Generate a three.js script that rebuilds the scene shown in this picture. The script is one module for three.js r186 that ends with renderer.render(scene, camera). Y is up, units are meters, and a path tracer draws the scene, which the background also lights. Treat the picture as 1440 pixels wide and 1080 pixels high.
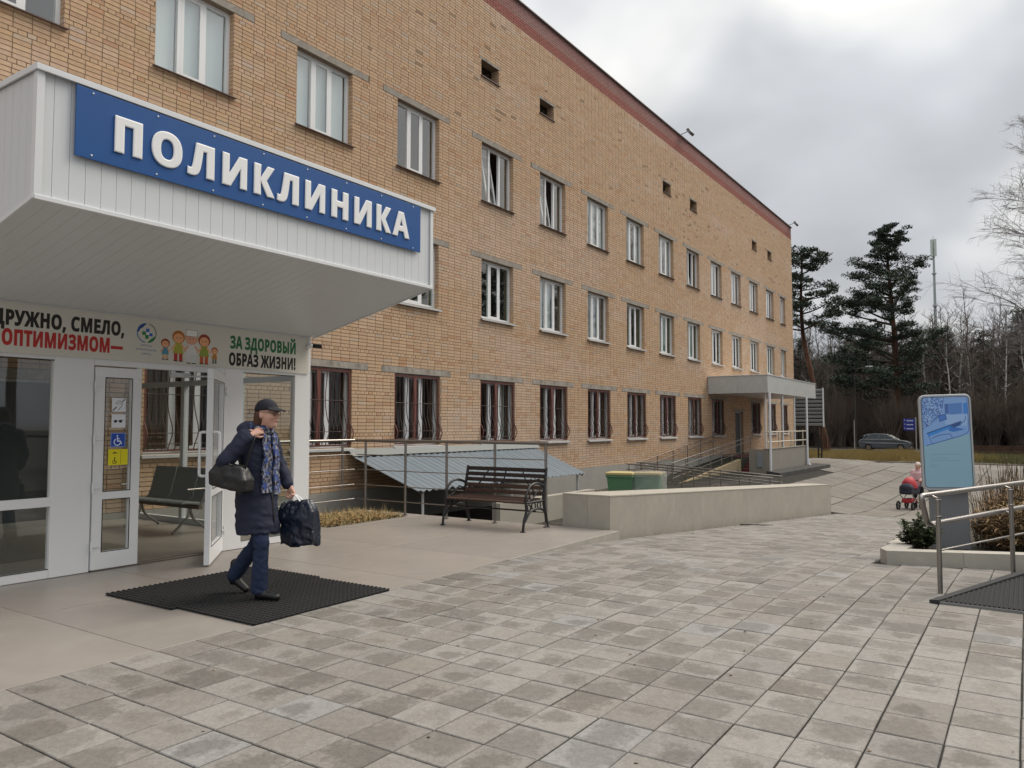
import * as THREE from 'three';
import { mergeGeometries, mergeVertices, toCreasedNormals } from 'three/addons/utils/BufferGeometryUtils.js';
import { RoundedBoxGeometry } from 'three/addons/geometries/RoundedBoxGeometry.js';
import { FontLoader } from 'three/addons/loaders/FontLoader.js';
import { TextGeometry } from 'three/addons/geometries/TextGeometry.js';

// ---------------------------------------------------------------- camera, sky, sun, exposure
const scene = new THREE.Scene();
const D2R = Math.PI / 180;
const camera = new THREE.PerspectiveCamera(53.08, 4 / 3, 0.05, 600);
camera.position.set(0, 1.5, 0);
camera.rotation.order = 'YXZ';
camera.rotation.set(3.07 * D2R, 33.85 * D2R, 0);
camera.updateMatrixWorld();

const renderer = new THREE.WebGLRenderer({ antialias: true });
renderer.setSize(1024, 768);
renderer.toneMapping = THREE.LinearToneMapping;
renderer.toneMappingExposure = 1.75;
renderer.shadowMap.enabled = true;

const SUN_DIR = new THREE.Vector3(0.3, 0.75, -0.59).normalize();
function hash3(x, y, z) { let h = Math.imul(x, 374761393) ^ Math.imul(y, 668265263) ^ Math.imul(z, 2147483647 ^ 1274126177); h = Math.imul(h ^ (h >>> 13), 1274126177); h ^= h >>> 16; return (h >>> 0) / 4294967296; }
function vnoise(x, y, z) {
  const xi = Math.floor(x), yi = Math.floor(y), zi = Math.floor(z); let fx = x - xi, fy = y - yi, fz = z - zi;
  fx = fx * fx * (3 - 2 * fx); fy = fy * fy * (3 - 2 * fy); fz = fz * fz * (3 - 2 * fz);
  const L = (a, b, t) => a + (b - a) * t;
  return L(L(L(hash3(xi, yi, zi), hash3(xi + 1, yi, zi), fx), L(hash3(xi, yi + 1, zi), hash3(xi + 1, yi + 1, zi), fx), fy),
    L(L(hash3(xi, yi, zi + 1), hash3(xi + 1, yi, zi + 1), fx), L(hash3(xi, yi + 1, zi + 1), hash3(xi + 1, yi + 1, zi + 1), fx), fy), fz);
}
function fbm(x, y, z, o = 5) { let s = 0, a = 0.5, f = 1, n = 0; for (let i = 0; i < o; i++) { s += a * vnoise(x * f, y * f, z * f + i * 7.3); n += a; a *= 0.5; f *= 2.03; } return s / n; }
const smooth = (a, b, x) => { const t = Math.min(1, Math.max(0, (x - a) / (b - a))); return t * t * (3 - 2 * t); };
{
  const w = 1024, h = 512, data = new Float32Array(w * h * 4);
  for (let j = 0; j < h; j++) for (let i = 0; i < w; i++) {
    const th = ((j + 0.5) / h - 0.5) * Math.PI, ph = ((i + 0.5) / w - 0.5) * 2 * Math.PI;
    const y = Math.sin(th), c = Math.cos(th), x = Math.cos(ph) * c, z = Math.sin(ph) * c;
    const yy = Math.max(y, 0), k = 1 / (yy + 0.42);
    const px = x * k, pz = z * k;
    const wx = fbm(px * 0.8 + 3, pz * 0.8, 5, 4) - 0.5, wz = fbm(px * 0.8, pz * 0.8 + 9, 8, 4) - 0.5;
    const big = fbm(px * 1.9 + wx * 1.6 + 2.2, pz * 1.9 + wz * 1.6 + 27.9, 1.3, 5);
    const fine = fbm(px * 5 + wx * 2, pz * 5 + wz * 2, 4.1, 4);
    let m = smooth(0.38, 0.64, big * 0.72 + fine * 0.28);
    const sd = Math.max(0, x * SUN_DIR.x + y * SUN_DIR.y + z * SUN_DIR.z);
    m = m * (0.45 + 0.55 * Math.pow(sd, 2));
    const grad = 0.35 + 0.2 * yy + 0.72 * yy * yy * yy + 0.03 * Math.pow(sd, 6);            // an overcast sky grows brighter towards the zenith and the veiled sun
    const v = grad * (0.84 + 0.42 * m) * (0.74 + 0.52 * fine);
    let r = v * (0.945 + 0.085 * m), g = v * (0.985 + 0.015 * m), b = v * (1.045 - 0.12 * m);
    if (y < 0) { r = 0.2; g = 0.195; b = 0.185; }
    const o = (j * w + i) * 4; data[o] = r; data[o + 1] = g; data[o + 2] = b; data[o + 3] = 1;
  }
  const t = new THREE.DataTexture(data, w, h, THREE.RGBAFormat, THREE.FloatType);
  t.mapping = THREE.EquirectangularReflectionMapping; t.magFilter = t.minFilter = THREE.LinearFilter; t.wrapS = THREE.RepeatWrapping; t.needsUpdate = true;
  scene.background = t; scene.environment = t;
}
const sun = new THREE.DirectionalLight(0xfff3e2, 1.4);
sun.position.copy(SUN_DIR).multiplyScalar(120).add(new THREE.Vector3(-5, 0, -25)); sun.target.position.set(-5, 0, -25);
sun.castShadow = true; sun.shadow.radius = 60; sun.shadow.mapSize.set(2048, 2048);
Object.assign(sun.shadow.camera, { left: -70, right: 70, top: 70, bottom: -70, near: 1, far: 300 });
scene.add(sun, sun.target);

// ---------------------------------------------------------------- helpers
const V = (x, y, z) => new THREE.Vector3(x, y, z);
function rng(seed) { let a = seed >>> 0; return () => { a = (a + 0x6D2B79F5) | 0; let t = Math.imul(a ^ (a >>> 15), 1 | a); t = (t + Math.imul(t ^ (t >>> 7), 61 | t)) ^ t; return ((t ^ (t >>> 14)) >>> 0) / 4294967296; }; }
const R0 = rng(7);
const used = {};
function numbered(n) { if (used[n] === undefined) { used[n] = 0; return n; } used[n]++; return n + '_' + String(used[n]).padStart(3, '0'); }
function shadow(o) { o.castShadow = true; o.receiveShadow = true; return o; }
const org = (p) => (p && p.org ? p.org : V(0, 0, 0));
/** geometry given in world coordinates -> one named mesh under parent */
function wobj(name, geo, mat, parent) {
  if (Array.isArray(geo)) geo = merge(geo);
  const m = shadow(new THREE.Mesh(geo, mat)); m.name = parent ? name : numbered(name);
  const o = org(parent); if (parent) geo.translate(-o.x, -o.y, -o.z);
  m.org = o.clone(); (parent || scene).add(m); return m;
}
/** geometry in local coordinates placed at pos */
function lobj(name, geo, mat, parent, x = 0, y = 0, z = 0) {
  if (Array.isArray(geo)) geo = merge(geo);
  const m = shadow(new THREE.Mesh(geo, mat)); m.name = parent ? name : numbered(name); m.position.set(x, y, z);
  m.org = org(parent).clone().add(m.position); (parent || scene).add(m); return m;
}
function tag(o, label, category, group, kind) { Object.assign(o.userData, label ? { label } : {}, category ? { category } : {}, group ? { group } : {}, kind ? { kind } : {}); return o; }
function thing(name, label, category, x = 0, y = 0, z = 0, turn = 0, group) {
  const o = new THREE.Group(); o.name = numbered(name); o.position.set(x, y, z); o.rotation.y = turn; scene.add(o); o.org = V(x, y, z);
  return tag(o, label, category, group);
}
function structure(name, geo, mat) { const m = wobj(name, geo, mat); m.userData.kind = 'structure'; return m; }
function copyOf(o, label, x, y, z, turn, s) { const c = o.clone(); c.name = numbered(o.name.replace(/_\d{3}$/, '')); c.position.set(x, y, z); if (turn !== undefined) c.rotation.y = turn; if (s) c.scale.setScalar(s); if (label) c.userData = { ...o.userData, label }; scene.add(c); return c; }
function flat(g) { return g.index ? g.toNonIndexed() : g; }
function merge(list) { const l = list.map(g => { g = flat(g); for (const k of Object.keys(g.attributes)) if (!['position', 'normal', 'uv', 'color'].includes(k)) g.deleteAttribute(k); if (!g.attributes.uv) g.setAttribute('uv', new THREE.BufferAttribute(new Float32Array(g.attributes.position.count * 2), 2)); return g; }); return l.length === 1 ? l[0] : mergeGeometries(l); }
/** uv in metres/s from the dominant axis of each face */
function muv(g, s = 1, ox = 0, oy = 0) {
  g = flat(g); const p = g.attributes.position, n = g.attributes.normal, uv = new Float32Array(p.count * 2);
  for (let i = 0; i < p.count; i += 3) {
    let ax = 0, ay = 0, az = 0; for (let k = 0; k < 3; k++) { ax += Math.abs(n.getX(i + k)); ay += Math.abs(n.getY(i + k)); az += Math.abs(n.getZ(i + k)); }
    for (let k = 0; k < 3; k++) { const x = p.getX(i + k), y = p.getY(i + k), z = p.getZ(i + k); let u, v; if (ay >= ax && ay >= az) { u = x; v = z; } else if (ax >= az) { u = z; v = y; } else { u = x; v = y; } uv[(i + k) * 2] = u / s + ox; uv[(i + k) * 2 + 1] = v / s + oy; }
  }
  g.setAttribute('uv', new THREE.BufferAttribute(uv, 2)); return g;
}
/** box by min/max corners */
function bb(x0, y0, z0, x1, y1, z1) { const g = new THREE.BoxGeometry(Math.abs(x1 - x0), Math.abs(y1 - y0), Math.abs(z1 - z0)); g.translate((x0 + x1) / 2, (y0 + y1) / 2, (z0 + z1) / 2); return g; }
function rb(x0, y0, z0, x1, y1, z1, r = 0.006) { const g = new RoundedBoxGeometry(Math.abs(x1 - x0), Math.abs(y1 - y0), Math.abs(z1 - z0), 1, r); g.translate((x0 + x1) / 2, (y0 + y1) / 2, (z0 + z1) / 2); return g; }
function hexa(c) { // 8 corners: bottom 0-3, top 4-7 (same order around)
  const f = [[3, 2, 1, 0], [4, 5, 6, 7], [0, 1, 5, 4], [1, 2, 6, 5], [2, 3, 7, 6], [3, 0, 4, 7]], pos = [];
  for (const q of f) for (const i of [q[0], q[1], q[2], q[0], q[2], q[3]]) pos.push(...c[i]);
  const g = new THREE.BufferGeometry(); g.setAttribute('position', new THREE.Float32BufferAttribute(pos, 3)); g.computeVertexNormals();
  return orient(g);
}
function orient(g) { // flips a closed convex solid whose faces point inwards
  const p = g.attributes.position, c = V(0, 0, 0), a = V(0, 0, 0), b = V(0, 0, 0), d = V(0, 0, 0); for (let i = 0; i < p.count; i++) c.add(a.fromBufferAttribute(p, i)); c.divideScalar(p.count);
  for (let i = 0; i < p.count; i += 3) { a.fromBufferAttribute(p, i); b.fromBufferAttribute(p, i + 1); d.fromBufferAttribute(p, i + 2); const n = b.clone().sub(a).cross(d.clone().sub(a)); if (n.dot(a.clone().sub(c)) < 0) { p.setXYZ(i + 1, d.x, d.y, d.z); p.setXYZ(i + 2, b.x, b.y, b.z); } }
  g.computeVertexNormals(); g.setAttribute('uv', new THREE.BufferAttribute(new Float32Array(p.count * 2), 2)); return g;
}
function flip(g) { for (const k of ['position', 'normal', 'uv']) { const a = g.attributes[k]; if (!a) continue; const n = a.itemSize, r = a.array; for (let i = 0; i < a.count; i += 3) for (let c = 0; c < n; c++) { const t = r[(i + 1) * n + c]; r[(i + 1) * n + c] = r[(i + 2) * n + c]; r[(i + 2) * n + c] = t; } } g.computeVertexNormals(); return g; }
class TB { // tubes
  constructor() { this.p = []; this.i = []; }
  tube(pts, rad, sides = 6, caps = true) {
    const n = pts.length, base = this.p.length / 3; let ref = null;
    for (let k = 0; k < n; k++) {
      const t = pts[Math.min(n - 1, k + 1)].clone().sub(pts[Math.max(0, k - 1)]).normalize();
      if (!ref) { ref = Math.abs(t.y) < 0.9 ? V(0, 1, 0) : V(1, 0, 0); }
      const u = ref.clone().sub(t.clone().multiplyScalar(ref.dot(t))).normalize(), w = t.clone().cross(u); ref = u;
      const r = Array.isArray(rad) ? rad[k] : rad;
      for (let s = 0; s < sides; s++) { const a = s / sides * 6.28318; const q = pts[k].clone().addScaledVector(u, Math.cos(a) * r).addScaledVector(w, Math.sin(a) * r); this.p.push(q.x, q.y, q.z); }
    }
    for (let k = 0; k < n - 1; k++) for (let s = 0; s < sides; s++) { const a = base + k * sides + s, b = base + k * sides + (s + 1) % sides; this.i.push(a, b, a + sides, b, b + sides, a + sides); }
    if (caps) for (const [k, fl] of [[0, 1], [n - 1, 0]]) for (let s = 1; s < sides - 1; s++) { const o = base + k * sides; fl ? this.i.push(o, o + s + 1, o + s) : this.i.push(o, o + s, o + s + 1); }
    return this;
  }
  tri(a, b, c) { const o = this.p.length / 3; this.p.push(a.x, a.y, a.z, b.x, b.y, b.z, c.x, c.y, c.z); this.i.push(o, o + 1, o + 2); }
  geo() { const g = new THREE.BufferGeometry(); g.setAttribute('position', new THREE.Float32BufferAttribute(this.p, 3)); g.setIndex(this.i); g.computeVertexNormals(); g.setAttribute('uv', new THREE.BufferAttribute(new Float32Array(this.p.length / 3 * 2), 2)); return g; }
}
const tube = (pts, r, s = 10) => new TB().tube(pts.map(p => p.isVector3 ? p : V(...p)), r, s).geo();
function bend(pts, rad = 0.06, seg = 5) { // rounds the corners of a polyline
  const q = pts.map(p => p.isVector3 ? p : V(...p)), out = [q[0]];
  for (let i = 1; i < q.length - 1; i++) { const a = q[i].clone().add(q[i - 1].clone().sub(q[i]).setLength(rad)), b = q[i].clone().add(q[i + 1].clone().sub(q[i]).setLength(rad)); for (let k = 0; k <= seg; k++) { const t = k / seg; out.push(a.clone().multiplyScalar((1 - t) * (1 - t)).addScaledVector(q[i], 2 * t * (1 - t)).addScaledVector(b, t * t)); } }
  out.push(q[q.length - 1]); return out;
}
/** naive surface nets of a signed distance function */
function nets(sdf, b0, b1, cell) {
  const nx = Math.ceil((b1[0] - b0[0]) / cell) + 1, ny = Math.ceil((b1[1] - b0[1]) / cell) + 1, nz = Math.ceil((b1[2] - b0[2]) / cell) + 1;
  const f = new Float32Array(nx * ny * nz), id = new Int32Array(nx * ny * nz).fill(-1), at = (x, y, z) => x + nx * (y + ny * z);
  for (let z = 0; z < nz; z++) for (let y = 0; y < ny; y++) for (let x = 0; x < nx; x++) f[at(x, y, z)] = sdf(b0[0] + x * cell, b0[1] + y * cell, b0[2] + z * cell);
  const P = [], I = [];
  for (let z = 0; z < nz - 1; z++) for (let y = 0; y < ny - 1; y++) for (let x = 0; x < nx - 1; x++) {
    let m = 0, sx = 0, sy = 0, sz = 0, n = 0; const c = [];
    for (let k = 0; k < 8; k++) { const v = f[at(x + (k & 1), y + ((k >> 1) & 1), z + (k >> 2))]; c.push(v); if (v < 0) m |= 1 << k; }
    if (m === 0 || m === 255) continue;
    for (let a = 0; a < 8; a++) for (const d of [1, 2, 4]) { if (a & d) continue; const e = a | d; if ((c[a] < 0) === (c[e] < 0)) continue; const t = c[a] / (c[a] - c[e]); sx += (a & 1) + (d === 1 ? t : 0); sy += ((a >> 1) & 1) + (d === 2 ? t : 0); sz += (a >> 2) + (d === 4 ? t : 0); n++; }
    id[at(x, y, z)] = P.length / 3; P.push(b0[0] + (x + sx / n) * cell, b0[1] + (y + sy / n) * cell, b0[2] + (z + sz / n) * cell);
  }
  const q = (a, b, c, d, fl) => { if (a < 0 || b < 0 || c < 0 || d < 0) return; fl ? I.push(a, b, c, a, c, d) : I.push(a, c, b, a, d, c); };
  for (let z = 1; z < nz - 1; z++) for (let y = 1; y < ny - 1; y++) for (let x = 1; x < nx - 1; x++) {
    const v = f[at(x, y, z)] < 0;
    if (v !== f[at(x + 1, y, z)] < 0) q(id[at(x, y - 1, z - 1)], id[at(x, y, z - 1)], id[at(x, y, z)], id[at(x, y - 1, z)], v);
    if (v !== f[at(x, y + 1, z)] < 0) q(id[at(x - 1, y, z - 1)], id[at(x - 1, y, z)], id[at(x, y, z)], id[at(x, y, z - 1)], v);
    if (v !== f[at(x, y, z + 1)] < 0) q(id[at(x - 1, y - 1, z)], id[at(x, y - 1, z)], id[at(x, y, z)], id[at(x - 1, y, z)], v);
  }
  const g = new THREE.BufferGeometry(); g.setAttribute('position', new THREE.Float32BufferAttribute(P, 3)); g.setIndex(I); g.computeVertexNormals(); g.setAttribute('uv', new THREE.BufferAttribute(new Float32Array(P.length / 3 * 2), 2)); return g;
}
const smin = (a, b, k) => { const h = Math.max(k - Math.abs(a - b), 0) / k; return Math.min(a, b) - h * h * k * 0.25; };
function cap(x, y, z, a, b, r0, r1) { const bx = b[0] - a[0], by = b[1] - a[1], bz = b[2] - a[2], px = x - a[0], py = y - a[1], pz = z - a[2]; const t = Math.min(1, Math.max(0, (px * bx + py * by + pz * bz) / (bx * bx + by * by + bz * bz))); return Math.hypot(px - bx * t, py - by * t, pz - bz * t) - (r0 + (r1 - r0) * t); }
const ell = (x, y, z, c, r) => { const a = (x - c[0]) / r[0], b = (y - c[1]) / r[1], d = (z - c[2]) / r[2], k = Math.hypot(a, b, d); return (k - 1) * Math.min(r[0], r[1], r[2]); };
function curve(tab, y) { if (y <= tab[0][0]) return tab[0][1]; for (let i = 1; i < tab.length; i++) if (y <= tab[i][0]) { const t = (y - tab[i - 1][0]) / (tab[i][0] - tab[i - 1][0]), s = t * t * (3 - 2 * t); return tab[i - 1][1] + (tab[i][1] - tab[i - 1][1]) * s; } return tab[tab.length - 1][1]; }

// ---------------------------------------------------------------- textures and materials
function tex(w, h, fn, srgb = true, rep = true) {
  const d = new Uint8Array(w * h * 4); const c = [0, 0, 0];
  for (let j = 0; j < h; j++) for (let i = 0; i < w; i++) { fn(i / w, j / h, c); const o = (j * w + i) * 4; for (let k = 0; k < 3; k++) d[o + k] = Math.max(0, Math.min(255, c[k] * 255)); d[o + 3] = 255; }
  const t = new THREE.DataTexture(d, w, h); t.magFilter = THREE.LinearFilter; t.minFilter = THREE.LinearMipmapLinearFilter; t.generateMipmaps = true; if (rep) t.wrapS = t.wrapT = THREE.RepeatWrapping; if (srgb) t.colorSpace = THREE.SRGBColorSpace; t.needsUpdate = true; return t;
}
const TAU = 6.2831853;
// tileable noise: walk a torus
function tn(u, v, f, o = 4, seed = 0) { const a = u * TAU, b = v * TAU, r = f / TAU; return fbm(Math.cos(a) * r + 20 + seed, Math.sin(a) * r + Math.cos(b) * r + 31, Math.sin(b) * r + seed * 3, o); }
const g3 = (c, v) => { c[0] = c[1] = c[2] = v; };
const T = {
  concrete: tex(512, 512, (u, v, c) => { const n = tn(u, v, 6, 5), f = tn(u, v, 60, 3, 4), s = tn(u, v, 14, 4, 9); g3(c, 0.84 + (n - 0.5) * 0.28 + (f - 0.5) * 0.22 - Math.max(0, s - 0.6) * 0.5); }),
  grain: tex(256, 256, (u, v, c) => { const n = tn(u, v, 30, 4, 2), f = tn(u, v, 9, 3, 5); g3(c, 0.88 + (n - 0.5) * 0.3 + (f - 0.5) * 0.2); }),
  grainBump: tex(256, 256, (u, v, c) => { g3(c, tn(u, v, 40, 4, 3)); }, false),
  plaster: tex(512, 512, (u, v, c) => { const n = tn(u, v, 5, 5, 7), s = tn(u, v, 22, 4, 1), k = fbm(u * 90, v * 4, 3, 3); g3(c, 0.94 + (n - 0.5) * 0.09 + (s - 0.5) * 0.07 - Math.max(0, k - 0.62) * 0.06); }),
  wood: tex(256, 256, (u, v, c) => { const n = fbm(u * 60, v * 3, 2, 4), m = tn(u, v, 5, 3, 6); const k = 0.72 + (n - 0.5) * 0.5 + (m - 0.5) * 0.3; c[0] = k; c[1] = k * 0.97; c[2] = k * 0.94; }),
  bark: tex(256, 256, (u, v, c) => { const n = fbm(u * 24, v * 7, 2, 4); g3(c, 0.55 + (n - 0.5) * 0.9); }),
  birch: tex(256, 256, (u, v, c) => { const n = fbm(u * 8, v * 46, 2, 3), m = fbm(u * 5, v * 9, 7, 3); const k = n > 0.62 || m > 0.66 ? 0.28 : 0.9; g3(c, k + (n - 0.5) * 0.2); }),
  soil: tex(512, 512, (u, v, c) => { const n = tn(u, v, 12, 5, 3), f = tn(u, v, 70, 3, 8); const k = 0.5 + (n - 0.5) * 0.8 + (f - 0.5) * 0.6; c[0] = k; c[1] = k * 0.96; c[2] = k * 0.86; }),
  grass: tex(512, 512, (u, v, c) => { const n = tn(u, v, 9, 4, 3), f = tn(u, v, 90, 3, 8), k = 0.6 + (f - 0.5) * 0.8, m = smooth(0.35, 0.65, n); c[0] = k * (0.8 + 0.25 * m); c[1] = k * (0.85 + 0.05 * m); c[2] = k * 0.55; }),
};
// sixteen paving tiles: worn cement with damp and dirt stains of their own outline
T.tiles = tex(1024, 1024, (u, v, c) => {
  const ti = Math.floor(u * 4), tj = Math.floor(v * 4), id = ti + tj * 4, x = u * 4 - ti, y = v * 4 - tj;
  const r = rng(900 + id), cx = 0.3 + 0.4 * r(), cy = 0.3 + 0.4 * r(), rad = 0.26 + 0.26 * r(), k = r() < 0.25 ? 0.03 : 0.06 + 0.12 * r(), ring = r() < 0.4 ? 0.05 : 0.012, stretch = 0.6 + r() * 0.7;
  const n1 = fbm(x * 3 + id * 9, y * 3, id, 4), n2 = fbm(x * 26, y * 26 + id * 5, 3 + id, 4), n3 = fbm(x * 9 + id, y * 9, 8, 4);
  const d = Math.hypot((x - cx), (y - cy) * stretch) + (n1 - 0.5) * 0.62 + (n3 - 0.5) * 0.16;
  const inside = 1 - smooth(rad - 0.16, rad + 0.1, d + (n2 - 0.5) * 0.1), rim = Math.exp(-Math.pow((d - rad) / 0.035, 2));
  let q = 0.91 + (n2 - 0.5) * 0.16 + (n3 - 0.5) * 0.11 - inside * k - rim * ring * 0.6;
  const pit = fbm(x * 60, y * 60, 5 + id * 2, 2); if (pit > 0.8) q -= 0.22;
  const scr = Math.abs(((x * (0.4 + r()) + y * (r() - 0.5) * 3 + 5) % 0.37) - 0.18); if (scr < 0.004 && n3 > 0.45) q -= 0.08;
  c[0] = q * (1.0 + inside * 0.006); c[1] = q * 0.985; c[2] = q * (0.965 - inside * 0.01);
});
const C = (r, g, b) => new THREE.Color().setRGB(r, g, b);
const mat = (r, g, b, rough = 0.8, o = {}) => new THREE.MeshStandardMaterial({ color: C(r, g, b), roughness: rough, ...o });
const pmat = (r, g, b, rough = 0.8, o = {}) => new THREE.MeshPhysicalMaterial({ color: C(r, g, b), roughness: rough, ...o });
const M = {
  mortar: mat(0.19, 0.142, 0.1, 0.95),
  brick: mat(1, 1, 1, 0.88, { map: T.grain }),
  lintel: mat(0.42, 0.38, 0.33, 0.92, { map: T.concrete }),
  plinth: mat(0.33, 0.32, 0.29, 0.85, { map: T.plaster }),
  pvc: mat(0.74, 0.75, 0.76, 0.35),
  pvcGrey: mat(0.5, 0.52, 0.53, 0.4),
  glass: pmat(0.93, 0.97, 0.95, 0.015, { transmission: 1, thickness: 0, ior: 2.5 }), doorGlass: pmat(0.8, 0.84, 0.82, 0.015, { transmission: 1, thickness: 0, ior: 1.9 }),
  greenGlass: pmat(0.62, 0.78, 0.72, 0.015, { transmission: 1, thickness: 0, ior: 2.1 }),
  interior: mat(0.35, 0.34, 0.31, 0.9), linoleum: mat(0.2, 0.13, 0.085, 0.6),
  skyBlind: mat(0.6, 0.66, 0.69, 0.85), curtain: mat(0.5, 0.55, 0.5, 0.95),  // blind colour kept pale blue to imitate sky mirrored in the panes
  grille: mat(0.15, 0.05, 0.038, 0.55), grilleBar: mat(0.05, 0.022, 0.018, 0.5), plainGlass: pmat(0.85, 0.86, 0.85, 0.02, { transmission: 1, thickness: 0, ior: 1.5 }), darkIron: mat(0.012, 0.012, 0.014, 0.45),
  sill: mat(0.55, 0.56, 0.56, 0.4, { map: T.plaster }), sillBrown: mat(0.07, 0.035, 0.028, 0.5),
  flash: mat(0.16, 0.14, 0.14, 0.5),
  panel: mat(0.62, 0.645, 0.665, 0.4),
  trim: mat(0.68, 0.7, 0.72, 0.35),
  blue: mat(0.004, 0.073, 0.265, 0.38), white: mat(0.8, 0.81, 0.82, 0.45),
  terraceX: mat(0.43, 0.375, 0.335, 0.42, { map: T.plaster }),
  ground: mat(0.12, 0.11, 0.095, 0.95, { map: T.soil }),
  joint: mat(0.045, 0.04, 0.03, 0.95, { map: T.soil }),
  slab: mat(0.3, 0.285, 0.26, 0.88, { map: T.concrete }),
  stone: mat(0.4, 0.375, 0.325, 0.7, { map: T.plaster }),
  rubber: mat(0.012, 0.012, 0.0125, 0.95), steel: mat(0.3, 0.28, 0.265, 0.3, { metalness: 0.9 }), steelDark: mat(0.2, 0.17, 0.15, 0.45, { metalness: 0.7 }),
  zinc: mat(0.2, 0.245, 0.285, 0.45, { map: T.plaster }), flashGrey: mat(0.1, 0.12, 0.12, 0.5),
  wood: mat(0.1, 0.045, 0.03, 0.5, { map: T.wood }), woodDark: mat(0.035, 0.018, 0.016, 0.5, { map: T.wood }),
  iron: mat(0.011, 0.011, 0.013, 0.4),
  asphalt: mat(0.07, 0.068, 0.065, 0.95, { map: T.concrete }),
  grassy: mat(0.2, 0.17, 0.08, 1, { map: T.grass }),
  moss: mat(0.035, 0.04, 0.014, 1, { map: T.soil }),
  forestFloor: mat(0.06, 0.045, 0.028, 1, { map: T.soil }),
};
// world height of the pavement: level by the entrance, then falling away along the building
function baseH(z) {
  const d = -z; if (d < 6.2) return 0; if (d < 10.3) return -0.0085 * (d - 6.2) * (d - 6.2);
  const a = -0.143 - 0.07 * (d - 10.3); if (d < 26) return a;
  const l = -0.143 - 0.07 * 15.7; if (d < 30) { const t = (d - 26) / 4; return l - 0.14 * (2 * t - t * t); }
  const b = l - 0.14; if (d < 40) return b; if (d < 75) return b + 0.33 * (d - 40) / 35; return b + 0.33;
}
function G(x, z) {
  const b = baseH(z); if (z > -10) return b;
  const l = z < -24.9 ? Math.min(1, Math.max(0, (-5.0 - x) / 4.4)) : (x < -5.3 ? 1 : 0);
  if (z < -52) { const k = smooth(-52, -60, z); return b + (Math.max(b, -0.6) - b) * l * (1 - k); }
  if (z > -24.9 && x < -5.3) return -0.62;
  return b + (Math.max(b, -0.6) - b) * l;
}

// ---------------------------------------------------------------- ground, paving, yard
{ // one sheet to the horizon, finer near by
  const xs = [], zs = []; for (const [a, b, n] of [[-400, -60, 8], [-60, -16, 11], [-16, -4, 24], [-4, 14, 12], [14, 60, 8], [60, 400, 6]]) for (let i = 0; i < n; i++) xs.push(a + (b - a) * i / n); xs.push(400);
  for (const [a, b, n] of [[60, 4, 8], [4, -6, 4], [-6, -11, 16], [-11, -24.8, 8], [-24.8, -24.95, 1], [-24.95, -31, 10], [-31, -62, 14], [-62, -80, 8], [-80, -150, 6], [-150, -500, 4]]) for (let i = 0; i < n; i++) zs.push(a + (b - a) * i / n); zs.push(-500);
  const p = [], uv = [], ix = [];
  for (const z of zs) for (const x of xs) { p.push(x, G(x, z) - 0.06 - (z > -10.2 && x < -4.9 ? 0.9 : 0), z); uv.push(x / 3, z / 3); }
  for (let j = 0; j < zs.length - 1; j++) for (let i = 0; i < xs.length - 1; i++) { const a = j * xs.length + i, b = a + 1, c = a + xs.length, d = c + 1; ix.push(a, b, c, b, d, c); }
  const g = new THREE.BufferGeometry(); g.setAttribute('position', new THREE.Float32BufferAttribute(p, 3)); g.setAttribute('uv', new THREE.Float32BufferAttribute(uv, 2)); g.setIndex(ix); g.computeVertexNormals();
  structure('ground', g, M.ground);
}
const PX0 = -4.875, PITCH = 0.3, PZ0 = 1.5, NROW = 88, NCOL = 28;      // paving tiles between the terrace and the planter
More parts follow.
